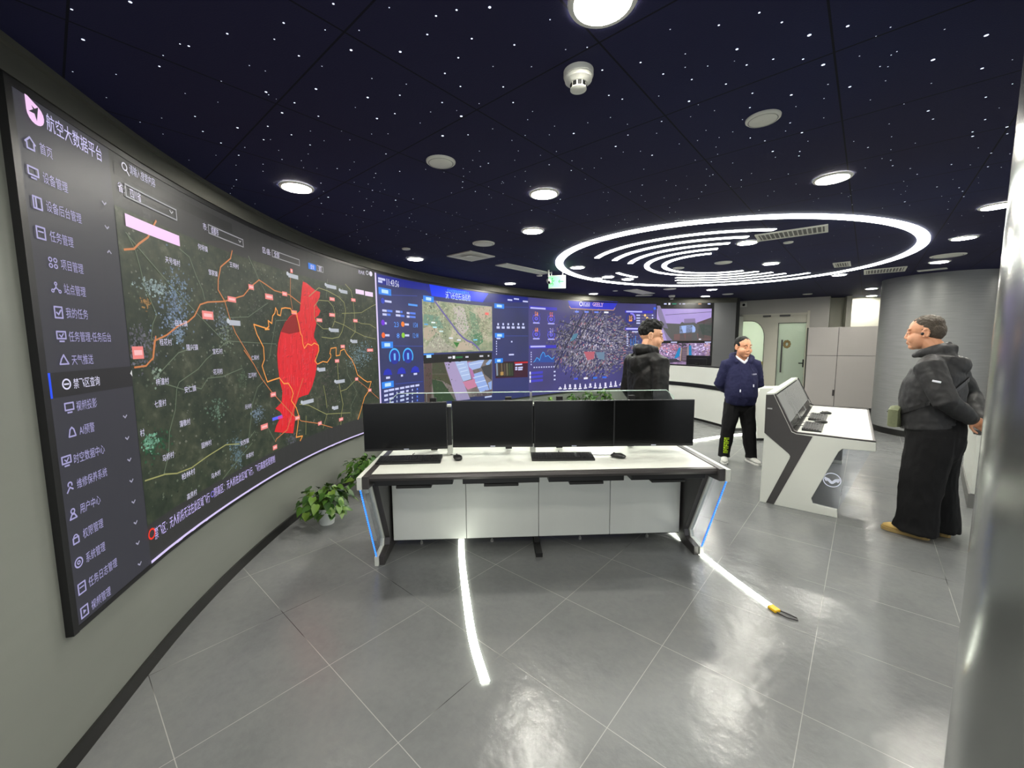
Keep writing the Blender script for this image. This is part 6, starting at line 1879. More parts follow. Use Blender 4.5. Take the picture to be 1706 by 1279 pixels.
# ------------------------------------------------------------------ console desk on the right (local x = depth towards its front, y = along it)
CX, CY_ = 2.44, 3.866
CR = atan2(-.643, .766)
def make_console(label, loc, rz, length, cat='desk'):
    t = thing('control_console', label, cat, loc, rz)
    Lc = length
    side = [(0, 0), (.008, .70), (.004, 1.07), (.068, 1.078), (.228, .735), (.262, .722), (.815, .722), (.82, .645), (.60, .632), (.575, .60), (.405, .13), (.42, .085), (.595, .075), (.602, 0)]
    def inset(y0, y1):
        bm = new()
        prism(bm, side, 'y', y0, y1, bev=.004)
        return bm
    for y0, y1, yo in ((0, .035, -.003), (Lc - .035, Lc, Lc + .003)):
        sp = obj('side_panel', inset(y0, y1), M['white'], t)
        bm = new()
        a, c = (yo, y0) if yo < y0 else (y1, yo)
        prism(bm, [(.008, .695), (.005, 1.066), (.066, 1.073), (.226, .731), (.262, .717), (.385, .712), (.121, .004), (.055, .006), (.223, .478), (.226, .50), (.216, .52)], 'y', a, c)
        obj('dark_inlay', bm, M['charcoal'], sp)
        ym = (y0 + y1) / 2
        bm = new()
        prism(bm, [(.575, .62), (.79, .642), (.605, .078), (.42, .088), (.408, .13)], 'y', ym - .005, ym + .005)
        sw = obj('side_window', bm, M['acrylic'], sp)
        bm = new()
        c0 = Vector((.545, .335))
        for i in range(24):
            a0, a1 = 2 * pi * i / 24, 2 * pi * (i + 1) / 24
            vs_ = [bm.verts.new((c0.x + r * cos(a), ym - .0065, c0.y + r * sin(a))) for r, a in ((.058, a0), (.066, a0), (.066, a1), (.058, a1))]
            bm.faces.new(vs_)
        for mir in (1, -1):
            P = [(0, -.012), (.020, .010), (.052, .022), (.056, .004), (.045, -.018), (.030, -.012), (.012, -.032), (.0, -.036)]
            vs_ = [bm.verts.new((c0.x + p[0] * mir, ym - .0065, c0.y + p[1])) for p in P]
            bm.faces.new(vs_ if mir > 0 else vs_[::-1])
        bmesh.ops.triangulate(bm, faces=[f for f in bm.faces if len(f.verts) > 4])
        obj('wing_emblem', bm, M['etch'], sw)
    bm = new()
    box(bm, (.022, -.0045, .93), (.052, -.0028, .942))
    box(bm, (.022, -.0045, .93), (.062, -.0028, .942))
    obj('name_plate', bm, M['alu'], t)
    bm = new()
    prism(bm, [(.003, 1.062), (.006, 1.08), (.07, 1.088), (.075, 1.07)], 'y', 0, Lc)
    obj('top_cap', bm, M['white'], t)
    bm = new()
    prism(bm, [(.01, .05), (.01, 1.06), (.06, 1.065), (.21, .74), (.24, .70), (.35, .69), (.12, .05)], 'y', .036, Lc - .036)
    obj('body', bm, M['blackmatte'], t)
    bm = new()
    box(bm, (.262, .036, .700), (.795, Lc - .036, .728), bev=.002)
    obj('tabletop', bm, M['white'], t)
    bm = new()
    box(bm, (.79, .036, .690), (.818, Lc - .036, .726), bev=.006)
    obj('edge_profile', bm, M['charcoal'], t)
    for y0, y1 in ((0, .030), (Lc - .030, Lc)):
        bm = new()
        prism(bm, [(.068, 1.079), (.228, .736), (.262, .723), (.815, .723), (.815, .734), (.27, .736), (.243, .748), (.082, 1.082)], 'y', y0, y1)
        obj('side_rail', bm, M['charcoal'], t)
    # slanted screens
    sl = Vector((.228 - .068, .735 - 1.078))
    n = 3
    wd = (Lc - .09) / n
    for k in range(n):
        y0 = .045 + k * wd
        bm = new()
        def S(f, d):
            p = Vector((.068, 1.078)) + sl * f
            q = Vector((-sl.y, sl.x)).normalized() * d
            return (p.x + q.x, p.y + q.y)
        prism(bm, [S(.06, .002), S(.06, .010), S(.80, .010), S(.80, .002)], 'y', y0 + .006, y0 + wd - .006)
        sn = obj('display', bm, M['screen_reflection'], t)
        bm = new()
        prism(bm, [S(.81, .002), S(.81, .012), S(.97, .012), S(.97, .002)], 'y', y0 + .006, y0 + wd - .006)
        obj('lower_bezel', bm, M['gloss_screen'], sn)
        bm = new()
        prism(bm, [S(.80, .012), S(.80, .018), S(.95, .018), S(.95, .012)], 'y', y0 + wd - .022, y0 + wd - .006)
        obj('hinge', bm, M['alu'], sn)
    bm = new()
    box(bm, (.45, .12, .655), (.76, Lc * .45, .69), bev=.004)
    box(bm, (.45, Lc * .52, .655), (.76, Lc - .12, .69), bev=.004)
    obj('keyboard_tray', bm, M['black'], t)
    bm = new()
    box(bm, (.40, Lc * .5 - .1, .30), (.60, Lc * .5 + .35, .62), bev=.01)
    obj('under_box', bm, M['blackmatte'], t)
    return t
make_console('white and charcoal control console with slanted screens, in front of the older man', (CX, CY_, 0), CR, 2.10)
def on_console(x, y):
    return (CX + x * cos(CR) - y * sin(CR), CY_ + x * sin(CR) + y * cos(CR))
for i, (x, y, lb) in enumerate([(.365, .37, 'black keyboard on the right console, nearer of the two'), (.370, 1.02, 'black keyboard on the right console, farther of the two')]):
    k = dup(kb, (*on_console(x, y), .7285), CR + pi / 2, lb, 'keyboards on the right console')
for i, (x, y, lb) in enumerate([(.41, .70, 'black mouse on the right console, beside the nearer keyboard'), (.42, 1.37, 'black mouse on the right console, beside the farther keyboard')]):
    k = dup(ms, (*on_console(x, y), .7285), CR + pi / 2 + .4, lb, 'mice on the right console')
# ------------------------------------------------------------------ far white desk with a black band
fd = thing('reception_desk', 'long white two-tier desk with a black band, behind the man in navy', 'desk', (0, 0, 0))
FP = [(3.02, 9.05), (3.36, 8.60), (3.66, 8.08), (3.82, 7.54), (3.90, 7.02)]
def fsweep(prof):
    bm = new()
    P = catmull(FP, 6)
    rows = []
    for i, p in enumerate(P):
        d = (P[min(i + 1, len(P) - 1)] - P[max(i - 1, 0)]).normalized()
        n = Vector((-d.y, d.x))
        rows.append([bm.verts.new((p.x + n.x * o, p.y + n.y * o, z)) for o, z in prof])
    fs = []
    m_ = len(prof)
    for a, c in zip(rows, rows[1:]):
        for i in range(m_):
            fs.append(bm.faces.new((a[i], a[(i + 1) % m_], c[(i + 1) % m_], c[i])))
    fs += [bm.faces.new(rows[0]), bm.faces.new(rows[-1])]
    bmesh.ops.recalc_face_normals(bm, faces=fs)
    return bm
obj('lower_front', fsweep([(0, .05), (0, .665), (.30, .665), (.30, .05)]), M['white'], fd, smooth=40)
obj('plinth', fsweep([(.02, 0), (.02, .05), (.28, .05), (.28, 0)]), M['kick'], fd, smooth=40)
obj('black_band', fsweep([(-.012, .665), (-.012, .745), (.30, .745), (.30, .665)]), M['black'], fd, smooth=40)
obj('upper_front', fsweep([(-.02, .745), (-.03, 1.075), (.02, 1.075), (.03, .745)]), M['white'], fd, smooth=40)
obj('worktop', fsweep([(.03, .745), (.03, .775), (.75, .775), (.75, .745)]), M['charcoal'], fd, smooth=40)
obj('inner_rail', fsweep([(.021, .98), (.021, 1.105), (.06, 1.105), (.06, .98)]), M['black'], fd, smooth=40)
fm = dup(mon, (3.95, 8.55, .93), radians(-62) + pi, 'small dark monitor seen from behind on the far white desk')
del fm['group']
# the white end unit right of the man in navy
eu = thing('end_unit', 'white slanted-front desk end unit right of the man in navy', 'desk', (3.88, 6.30, 0), 0)
bm = new()
prism(bm, [(.0, .04), (-.01, .25), (-.07, .62), (.01, .84), (.60, .84), (.60, .04)], 'y', 0, .34, bev=.006)
obj('body', bm, M['white'], eu)
bm = new()
prism(bm, [(-.13, .58), (-.062, .60), (-.066, .62), (.008, .835), (-.13, .835)], 'y', .20, .33)
obj('dark_recess', bm, M['charcoal'], eu)
bm = new()
box(bm, (.01, .02, 0), (.58, .32, .04))
obj('plinth', bm, M['kick'], eu)
# ------------------------------------------------------------------ right bench and glass fin beside the steel column
rb = thing('side_bench', 'white bench with a dark top, glimpsed between the older man and the column', 'desk', (4.30, 3.68, 0), radians(44))
bm = new()
box(bm, (0, -.5, .14), (1.3, 0, .70))
obj('front', bm, M['white'], rb)
bm = new()
box(bm, (0, -.5, .705), (1.3, .02, .745))
obj('top', bm, M['charcoal'], rb)
bm = new()
box(bm, (0.0, -.48, 0), (1.3, .01, .135))
obj('plinth', bm, M['ventdark'], rb)
gf = thing('glass_door_fin', 'narrow glass panel with white edge blocks at the steel column', 'glass panel', (3.42, 2.893, 0), radians(-40))
bm = new()
box(bm, (0, 0, .0), (.55, .012, H))
obj('pane', bm, M['glass'], gf)
bm = new()
box(bm, (.03, -.012, .03), (.08, .024, .14))
obj('foot_block', bm, M['white'], gf)
bm = new()
box(bm, (.045, -.01, .74), (.10, .022, 1.02))
box(bm, (.05, -.018, .83), (.10, .03, .93))
obj('lock_block', bm, M['white'], gf)
bm = new()
box(bm, (.045, -.006, .14), (.068, .018, .74))
obj('edge_strip', bm, M['alu'], gf)
# ------------------------------------------------------------------ potted plants
M['leaf'] = m = mat('pothos_leaf', (.20, .36, .10), .38)
nt, b = nodes(m)
g_ = nt.nodes.new('ShaderNodeNewGeometry')
nt.links.new(ramp(nt, g_.outputs['Random Per Island'], [(0, (.13, .26, .07)), (.5, (.22, .38, .10)), (1, (.40, .52, .18))]), b.inputs['Base Color'])
def plant(label, x, y, ph, spread, n, seed, group=None):
    rnd = random.Random(seed)
    t = thing('potted_pothos', label, 'plant', (x, y, 0), 0, group)
    r, h = .085, .155
    bm = new()
    lathe(bm, [(r * .70, 0), (r * .74, .02), (r * .86, h * .55), (r * .93, h * .8), (r * 1.02, h * .82), (r * 1.05, h), (r * .95, h), (r * .90, h - .015)], 32)
    obj('pot', bm, M['pot'], t, smooth=45)
    bm = new()
    lathe(bm, [(.001, h - .014), (r * .88, h - .014)], 20, cap=False)
    obj('soil', bm, M['soil'], t)
    bm = new()
    bs = new()
    for i in range(n):
        az = rnd.random() * 2 * pi
        up = rnd.random()
        rad = spread * (rnd.random() ** .6) * (.55 + .45 * (1 - abs(up - .45)))
        c = Vector((rad * cos(az), rad * sin(az), h + (-.04 + (ph - h) * up * (1 - .35 * rad / spread))))
        sz = rnd.uniform(.035, .062)
        tilt = rnd.uniform(.1, 1.1)
        m4 = Matrix.Translation(c) @ Matrix.Rotation(az + rnd.uniform(-.7, .7), 4, 'Z') @ Matrix.Rotation(tilt, 4, 'Y') @ Matrix.Rotation(rnd.uniform(-.5, .5), 4, 'X')
        # heart-shaped leaf, folded along the midrib
        prof = [(-.42, .0), (-.55, .28), (-.30, .52), (.15, .50), (.62, .25), (1.05, 0)]
        mid = [bm.verts.new(m4 @ Vector((u * sz, 0, -.10 * sz * u * u))) for u in (-.42, -.2, .1, .5, 1.05)]
        for sg in (1, -1):
            ed = [bm.verts.new(m4 @ Vector((u * sz, sg * v * sz, .16 * sz * v - .12 * sz * u * u))) for u, v in prof[1:5]]
            q = [(mid[0], ed[0], ed[1], mid[1]), (mid[1], ed[1], ed[2], mid[2]), (mid[2], ed[2], ed[3], mid[3]), (mid[3], ed[3], mid[4])]
            for f in q:
                bm.faces.new(f if sg > 0 else f[::-1])
        if i % 3 == 0:
            tube(bs, [(.02 * cos(az), .02 * sin(az), h - .01), (rad * .5 * cos(az), rad * .5 * sin(az), (h + c.z) / 2 + .03), tuple(c)], .0028, 5)
    obj('foliage', bm, M['leaf'], t, smooth=60)
    obj('stems', bs, mat('stem_green', (.30, .42, .16), .5), t)
PG = 'potted pothos along the curved wall'
plant('potted pothos in a white pot, nearest the camera by the curved wall', -1.655, 3.46, .40, .26, 190, 3, PG)
plant('potted pothos by the curved wall just left of the front desk', -1.585, 4.22, .46, .26, 210, 4, PG)
plant('potted pothos half hidden behind the left monitor of the front desk', -1.40, 5.02, .48, .26, 150, 5, PG)
for i, (px, s) in enumerate(((.24, 7.84), (.55, 8.36), (1.12, 9.03), (1.57, 9.50), (2.05, 9.98))):
    p = on_curve(s, .22)
    plant(('potted pothos seen through the desk glass, leftmost of the far row', 'potted pothos in the far row, second from the left behind the desk glass', 'potted pothos in the far row, middle one behind the desk glass', 'potted pothos in the far row, second from the right behind the desk glass', 'potted pothos in the far row, beside the man in black')[i], p.x, p.y, .50 + .03 * i, .21, 120, 20 + i, PG)
# ------------------------------------------------------------------ people (local: facing -Y, +X is the person's left)
def skin_mat(name, col):
    m = mat(name, col, .5)
    b = m.node_tree.nodes['Principled BSDF']
    b.inputs['Subsurface Weight'].default_value = .12
    b.inputs['Subsurface Radius'].default_value = (.02, .008, .005)
    return grain(m, 40, .05)
def head_shape(bm, HM, wide=1.0, jowl=1.0):
    tmp = new()
    e = lambda c, r, rot=None: ell(tmp, c, r, rot)
    e((0, .012, .035), (.077 * wide, .094, .088))
    e((0, -.028, -.045), (.063 * wide * jowl, .062, .074))
    e((0, -.058, -.098), (.030 * jowl, .030, .022))
    for s in (1, -1):
        e((s * .036 * wide, -.055, -.040), (.030 * jowl, .032, .036))
        e((s * .030, -.0755, .029), (.028, .012, .009), Matrix.Rotation(s * -.2, 4, 'Y'))
        e((s * .0125, -.090, -.034), (.010, .010, .008))
        e((s * .032, -.0775, .0085), (.0165, .0095, .0050))
        e((s * .032, -.0765, -.0055), (.0165, .0085, .0045))
        # ear: rim, lobe and hollow
        for k in range(7):
            a = radians(-70 + 200 * k / 6)
            e((s * .079 * wide, .014 + .019 * cos(a) * .8 + .004, -.002 + .027 * sin(a)), (.007, .0065, .008))
        e((s * .076 * wide, .010, -.004), (.006, .017, .026))
        e((s * .077 * wide, .004, -.029), (.007, .008, .009))
    limb(tmp, [(0, -.082, .020, .008, .008), (0, -.091, -.005, .009, .009), (0, -.100, -.028, .013, .010)], side=(1, 0, 0))
    e((0, -.0885, -.0630), (.024, .009, .0058))
    e((0, -.0865, -.0745), (.021, .009, .0065))
    e((0, -.083, -.052), (.020, .012, .010))
    bmesh.ops.transform(tmp, matrix=HM, verts=tmp.verts)
    me = bpy.data.meshes.new('h')
    tmp.to_mesh(me)
    tmp.free()
    bm.from_mesh(me)
    bpy.data.meshes.remove(me)
def hand(bm, wrist, dr, pn, side, curl=.5, thumb=1.0, k=1.0):
    """dr: wrist to knuckles, pn: palm normal, side: +1 thumb along dr x pn"""
    dr, pn = Vector(dr).normalized(), Vector(pn)
    pn = (pn - dr * pn.dot(dr)).normalized()
    ac = dr.cross(pn).normalized() * side
    W = Vector(wrist)
    K = W + dr * .088 * k
    limb(bm, [(*(W - dr * .02), .027 * k, .021 * k), (*(W + dr * .02), .032 * k, .019 * k), (*(W + dr * .055 * k), .041 * k, .016 * k), (*K, .040 * k, .013 * k)], side=tuple(ac))
    for i, L_ in enumerate((.072, .082, .077, .060)):
        p = K + ac * (.029 - .0195 * i) * k - dr * .006
        a = 0.15 + .05 * i
        pts = [(*p, .0088 * k, .0088 * k)]
        for j, f in enumerate((.45, .30, .25)):
            a += curl * (1.0, 1.15, .7)[j] + .03 * i
            d = dr * cos(a) + pn * sin(a) + ac * (.05 - .035 * i)
            p = p + d * L_ * f * k
            pts.append((*p, (.0083, .0076, .0066)[j] * k, (.0083, .0076, .0066)[j] * k))
        limb(bm, pts, n=8, side=tuple(ac))
    p = W + dr * .025 * k + ac * .028 * k
    pts = [(*p, .012 * k, .012 * k)]
    for j, f in enumerate((.035, .030, .022)):
        d = dr * (.75 + .1 * j) + ac * (.65 - .3 * j) + pn * (.25 + .35 * j) * thumb
        p = p + d.normalized() * f * k
        pts.append((*p, (.0105, .0095, .0075)[j] * k, (.0105, .0095, .0075)[j] * k))
    limb(bm, pts, n=8, side=tuple(pn))
def shoe(parent, K, x, y, rz, col_up, col_sole, sole_h=.022, L_=.27, w_=.048, name='shoe'):
    m4 = K @ Matrix.Translation((x, y, 0)) @ Matrix.Rotation(rz, 4, 'Z')
    bm = new()
    limb(bm, [(0, .085, .065, .032, .040), (0, .05, .070, .038, .052), (0, .0, .064, .041, .050), (0, -.05, .052, .044, .038), (0, -.10, .044, .047, .028), (0, -.14, .040, .043, .022), (0, -.165, .036, .030, .015)], n=18, side=(1, 0, 0))
    for v in bm.verts:
        v.co.z = max(v.co.z, sole_h * .7)
    me = remesh(bm, .006, 3)
    me.transform(m4)
    o = obj(name, me, col_up, parent, smooth=60)
    bm = new()
    P = [(.040, .07), (.044, .02), (.043, -.03), (.050, -.09), (.046, -.14), (.028, -.176), (0, -.186), (-.026, -.174), (-.044, -.14), (-.049, -.09), (-.041, -.03), (-.040, .02), (-.036, .07), (-.022, .10), (0, .108), (.024, .10)]
    prism(bm, P, 'z', 0.0005, sole_h, bev=.004)
    s = obj('sole', bm, col_sole, o)
    s.data.transform(m4)
    return o
def eyes(parent, HM, brow_col, wide=1.0):
    bm = new()
    for s in (1, -1):
        ell(bm, (s * .032, -.0775, .0015), (.0115, .0100, .0040))
    bmesh.ops.transform(bm, matrix=HM, verts=bm.verts)
    o = obj('eyes', bm, mat('eye_white', (.62, .55, .50), .4), parent, smooth=60)
    bm = new()
    for s in (1, -1):
        ell(bm, (s * .032, -.0868, .0015), (.0050, .0020, .0052), seg=12, rings=8)
    bmesh.ops.transform(bm, matrix=HM, verts=bm.verts)
    obj('irises', bm, mat('dark_iris', (.06, .04, .03), .2), o)
    bm = new()
    for s in (1, -1):
        limb(bm, [(s * .016, -.0855, .0335, .0025, .003), (s * .032, -.0870, .0365, .0025, .0035), (s * .049, -.0765, .032, .002, .0025)], n=8, side=(0, 1, 0))
    bmesh.ops.transform(bm, matrix=HM, verts=bm.verts)
    obj('eyebrows', bm, brow_col, parent)
    bm = new()
    limb(bm, [(-.022, -.0905, -.0655, .0015, .0012), (0, -.0975, -.0692, .002, .0015), (.022, -.0905, -.0655, .0015, .0012)], n=8, side=(0, 1, 0))
    bmesh.ops.transform(bm, matrix=HM, verts=bm.verts)
    obj('mouth_line', bm, mat('lip_line', (.45, .22, .18), .5), parent)
def hair_from(parent, HM, blobs_, m_, seed, amp, freq, voxel=.006):
    bm = new()
    for c, r in blobs_:
        ell(bm, c, r)
    me = remesh(bm, voxel, 2)
    nrm = [v.normal.copy() for v in me.vertices]
    for v, nv in zip(me.vertices, nrm):
        k = noise.noise(Vector(v.co) * freq + Vector((seed, 0, 0)))
        up = max(0, nv.z * .7 + .3)
        v.co += nv * amp * k * (.4 + up)
    me.transform(HM)
    return obj('hair', me, m_, parent, smooth=70)
def person(cfg):
    k = cfg['k']
    K = Matrix.Diagonal((k, k, k, 1))
    t = thing('person', cfg['label'], 'person', cfg['loc'], cfg['rz'])
    HM = K @ Matrix.Translation(cfg['head']) @ Matrix.Rotation(cfg['yaw'], 4, 'Z') @ Matrix.Rotation(cfg.get('pitch', 0), 4, 'X') @ Matrix.Diagonal((cfg['hs'],) * 3 + (1,))
    # one continuous body
    bm = new()
    tx, ty = cfg.get('girth', (1, 1))
    limb(bm, [(0, 0, .90, .150 * tx, .105 * ty), (0, -.01, 1.02, .150 * tx, .115 * ty), (0, -.005, 1.16, .150 * tx, .112 * ty), (0, .005, 1.30, .160 * tx, .108 * ty), (0, .012, 1.40, .145, .085), (0, .016, 1.455, .085, .065)])
    hx, hy, hz = cfg['head']
    limb(bm, [(0, .018, 1.40, .066, .066), (hx * .5, .018 + hy * .3, 1.48, .060 * cfg.get('neck', 1), .062), (hx, hy + .02, hz - .05, .058 * cfg.get('neck', 1), .062)])
    arms = {}
    for s, nm in ((1, 'L'), (-1, 'R')):
        sh_, el, wr = [Vector(p) for p in cfg['arm' + nm]]
        limb(bm, [(*sh_, .055, .055), (*sh_.lerp(el, .5), .047, .047), (*el, .040, .040), (*el.lerp(wr, .4), .040, .036), (*wr, .026, .024)], side=(0, 1, .2))
        d, pn, sd, cu = cfg['hand' + nm]
        hand(bm, wr, d, pn, sd, cu)
        kx, ky, ft = cfg['leg' + nm]
        limb(bm, [(s * .085, .0, .92, .085, .090), (s * .095, -.005, .70, .078, .080), (kx, ky, .48, .056, .060), (kx * .5 + ft[0] * .5, ky * .5 + ft[1] * .5 + .01, .30, .052, .056), (ft[0], ft[1] + .03, .10, .036, .040), (ft[0], ft[1], .06, .036, .05)])
    bmesh.ops.transform(bm, matrix=K, verts=bm.verts)
    head_shape(bm, HM, cfg.get('wide', 1), cfg.get('jowl', 1))
    me = remesh(bm, .0045, 4)
    obj('body', me, cfg['skin'], t, smooth=80)
    eyes(t, HM, cfg['hairm'])
    hair_from(t, HM, cfg['hair'], cfg['hairm'], cfg['seed'], cfg['hamp'], cfg['hfreq'])
    # top garment
    bm = new()
    limb(bm, cfg['coat'], n=28, rnd=False)
    for s, nm in ((1, 'L'), (-1, 'R')):
        sh_, el, wr = [Vector(p) for p in cfg['arm' + nm]]
        a = cfg['sleeve']
        cu = wr + (el - wr).normalized() * cfg.get('cuff', .03)
        limb(bm, [(*(sh_ - Vector((s * .05, 0, -.005))), a * 1.12, a * 1.15), (*sh_, a * 1.16, a * 1.16), (*sh_.lerp(el, .5), a * 1.02, a * 1.02), (*el, a * .98, a * .98), (*el.lerp(cu, .55), a * .80, a * .80), (*cu, a * .62, a * .62)], side=(0, 1, .2), n=18)
    for pts in cfg['hood']:
        if len(pts) == 2:
            ell(bm, *pts)
        else:
            limb(bm, pts, n=14, side=(0, 0, 1))
    bmesh.ops.transform(bm, matrix=K, verts=bm.verts)
    me = remesh(bm, .008, 3)
    crease(me, cfg['fold'], 6, cfg['seed'], (1, 1, .8))
    crease(me, cfg['fold'] * .5, 15, cfg['seed'] + 2, (1, 1, .9))
    coat = obj(cfg['coat_name'], me, cfg['coatm'], t, smooth=80)
    # trousers
    bm = new()
    limb(bm, cfg['seat'], n=24)
    for s, nm in ((1, 'L'), (-1, 'R')):
        kx, ky, ft = cfg['leg' + nm]
        r = cfg['tr']
        limb(bm, [(s * .085, .0, .90, r[0], r[0] * 1.08), (s * .098, 0, .72, r[0] * .98, r[0] * 1.05), (kx, ky, .48, r[1], r[1]), (kx * .5 + ft[0] * .5, ky * .5 + ft[1] * .5 + .012, .27, r[2], r[2]), (ft[0], ft[1] + .022, .12, r[3], r[3] * 1.1), (ft[0], ft[1] + .018, cfg.get('hem', .065), r[3] * 1.05, r[3] * 1.18)], n=20, rnd=False)
    bmesh.ops.transform(bm, matrix=K, verts=bm.verts)
    me = remesh(bm, .009, 3)
    crease(me, cfg['fold'] * 1.1, 8, cfg['seed'] + 5, (1.2, 1.2, .55), zmax=.85 * k)
    tro = obj('trousers', me, cfg['trm'], t, smooth=80)
    for s, nm in ((1, 'L'), (-1, 'R')):
        ft = cfg['leg' + nm][2]
        shoe(t, K, ft[0], ft[1], cfg['toe'] * s, cfg['shoem'][0], cfg['shoem'][1], cfg.get('sole_h', .024))
    return t, K, HM, coat, tro
M['skin_a'] = skin_mat('skin_warm', (.78, .56, .43))
M['skin_b'] = skin_mat('skin_tan', (.80, .58, .45))
M['skin_c'] = skin_mat('skin_light', (.83, .63, .50))
M['hair_black'] = grain(mat('black_hair', (.035, .034, .033), .6, spec=.25), 90, .35, .6)
M['hair_grey'] = grain(mat('greying_hair', (.29, .26, .225), .65, spec=.3), 120, .45, .6)
M['navy'] = grain(mat('navy_fleece', (.13, .135, .25), .85, spec=.2), 160, .12, .15)
M['jacket_black'] = grain(mat('black_nylon', (.075, .075, .075), .5, spec=.3), 60, .1, .08)
M['jacket_grey'] = grain(mat('charcoal_nylon', (.165, .165, .17), .55, spec=.3), 60, .1, .08)
M['trousers_black'] = grain(mat('black_cotton', (.075, .075, .08), .8, spec=.2), 120, .15, .15)
M['trousers_dark'] = grain(mat('black_jersey', (.075, .075, .08), .8, spec=.2), 120, .15, .15)
M['sneaker'] = grain(mat('pale_sneaker', (.74, .74, .72), .55), 60, .12)
M['sneaker_sole'] = grain(mat('white_sole', (.84, .84, .82), .5), 50, .1)
M['tan'] = grain(mat('tan_suede', (.74, .62, .36), .7), 60, .15)
M['tan_sole'] = grain(mat('tan_sole', (.60, .50, .30), .7), 50, .15)
M['lime'] = mat('lime_print', (.86, 1.0, .22), .5)
M['whiteprint'] = mat('white_print', (.85, .86, .9), .5)
# ---- man in navy hoodie
tA, KA, HA, coatA, trA = person(dict(
    label='man in a navy hoodie and black trousers standing with hands behind his back', loc=(2.95, 5.20, 0), rz=radians(-10), k=.925,
    head=(0, -.035, 1.625), yaw=radians(20), pitch=radians(6), hs=1.13, neck=1.15, wide=1.04, jowl=1.22, girth=(1.15, 1.25), skin=M['skin_a'], hairm=M['hair_black'],
    hair=[((0, .026, .062), (.080, .092, .070)), ((0, .045, .02), (.0775, .072, .080)), ((.058, .012, .035), (.024, .050, .045)), ((-.058, .012, .035), (.024, .050, .045))], seed=1.3, hamp=.004, hfreq=60,
    armL=((.180, .01, 1.385), (.255, .06, 1.11), (.07, .20, .97)), armR=((-.180, .01, 1.385), (-.255, .06, 1.11), (-.07, .215, .95)),
    handL=((-.9, .15, -.2), (0, -1, 0), -1, .6), handR=((.9, .1, -.1), (0, -1, 0), 1, .6),
    legL=(.135, -.01, (.185, -.01)), legR=(-.135, -.01, (-.165, .0)),
    coat=[(0, -.02, .845, .185, .145), (0, -.025, .875, .190, .160), (0, -.04, .97, .205, .182), (0, -.04, 1.08, .205, .182), (0, -.02, 1.22, .200, .160), (0, 0, 1.31, .195, .138), (0, .012, 1.40, .165, .105), (0, .012, 1.44, .100, .080)], coat_name='hoodie', coatm=M['navy'], sleeve=.073,
    hood=[[(.085, -.075, 1.425, .028, .030), (.125, -.01, 1.475, .036, .036), (.10, .075, 1.50, .050, .042), (0, .12, 1.50, .060, .048), (-.10, .075, 1.50, .050, .042), (-.125, -.01, 1.475, .036, .036), (-.085, -.075, 1.425, .028, .030)], ((0, .13, 1.42), (.12, .05, .075))], fold=.006,
    seat=[(0, -.005, .80, .165, .125), (0, -.005, .90, .175, .135), (0, -.01, 1.0, .17, .13)], tr=(.108, .088, .082, .070), trm=M['trousers_dark'], toe=radians(16), shoem=(M['sneaker'], M['sneaker_sole'])))
bm = new()
limb(bm, [(0, -.108, 1.412, .016, .011), (.040, -.080, 1.448, .017, .010), (.068, -.030, 1.482, .016, .010), (.062, .030, 1.500, .014, .010), (0, .075, 1.505, .014, .010), (-.062, .030, 1.500, .014, .010), (-.068, -.030, 1.482, .016, .010), (-.040, -.080, 1.448, .017, .010), (0, -.110, 1.410, .016, .011)], n=10, side=(0, 0, 1))
o = obj('shirt_collar', bm, M['whiteprint'], tA, smooth=60)
o.data.transform(KA)
for s, z in ((1, 1.13), (-1, 1.06)):
    bm = new()
    tube(bm, [(s * .055, -.115, 1.40), (s * .075, -.185, 1.30), (s * .078, -.215, 1.2), (s * .08, -.232, z)], .0045, 6)
    o = obj('drawstring', bm, M['navy'], coatA)
    o.data.transform(KA)
    bm = new()
    tube(bm, [(s * .08, -.233, z), (s * .081, -.236, z - .035)], .0065, 6)
    o = obj('string_tip', bm, M['whiteprint'], coatA)
    o.data.transform(KA)
def text_mesh(name, s, w_, h, m_, parent, mtx, conform=None, depth=.0015):
    cu = bpy.data.curves.new('t', 'FONT')
    cu.body = s
    cu.resolution_u = 1
    cu.extrude = depth
    o = bpy.data.objects.new('t', cu)
    COL.objects.link(o)
    dg = bpy.context.evaluated_depsgraph_get()
    dg.update()
    me = bpy.data.meshes.new_from_object(o.evaluated_get(dg))
    bpy.data.objects.remove(o)
    bpy.data.curves.remove(cu)
    xs = [v.co.x for v in me.vertices]
    ys = [v.co.y for v in me.vertices]
    for v in me.vertices:
        v.co.x = ((v.co.x - min(xs)) / (max(xs) - min(xs)) - .5) * w_
        v.co.y = ((v.co.y - min(ys)) / (max(ys) - min(ys)) - .5) * h
    me.transform(mtx)
    return obj(name, me, m_, parent)
def stick(ob, tgt, axis=(0, -1, 0), off=.003):
    """lay a flat print on the garment below it"""
    from mathutils.bvhtree import BVHTree
    bv = BVHTree.FromPolygons([v.co.copy() for v in tgt.data.vertices], [tuple(p.vertices) for p in tgt.data.polygons])
    a = Vector(axis)
    for v in ob.data.vertices:
        h = bv.ray_cast(v.co + a * .5, -a, 1.2)
        if h[0] is not None:
            v.co = h[0] + a * off
    ob.data.update()
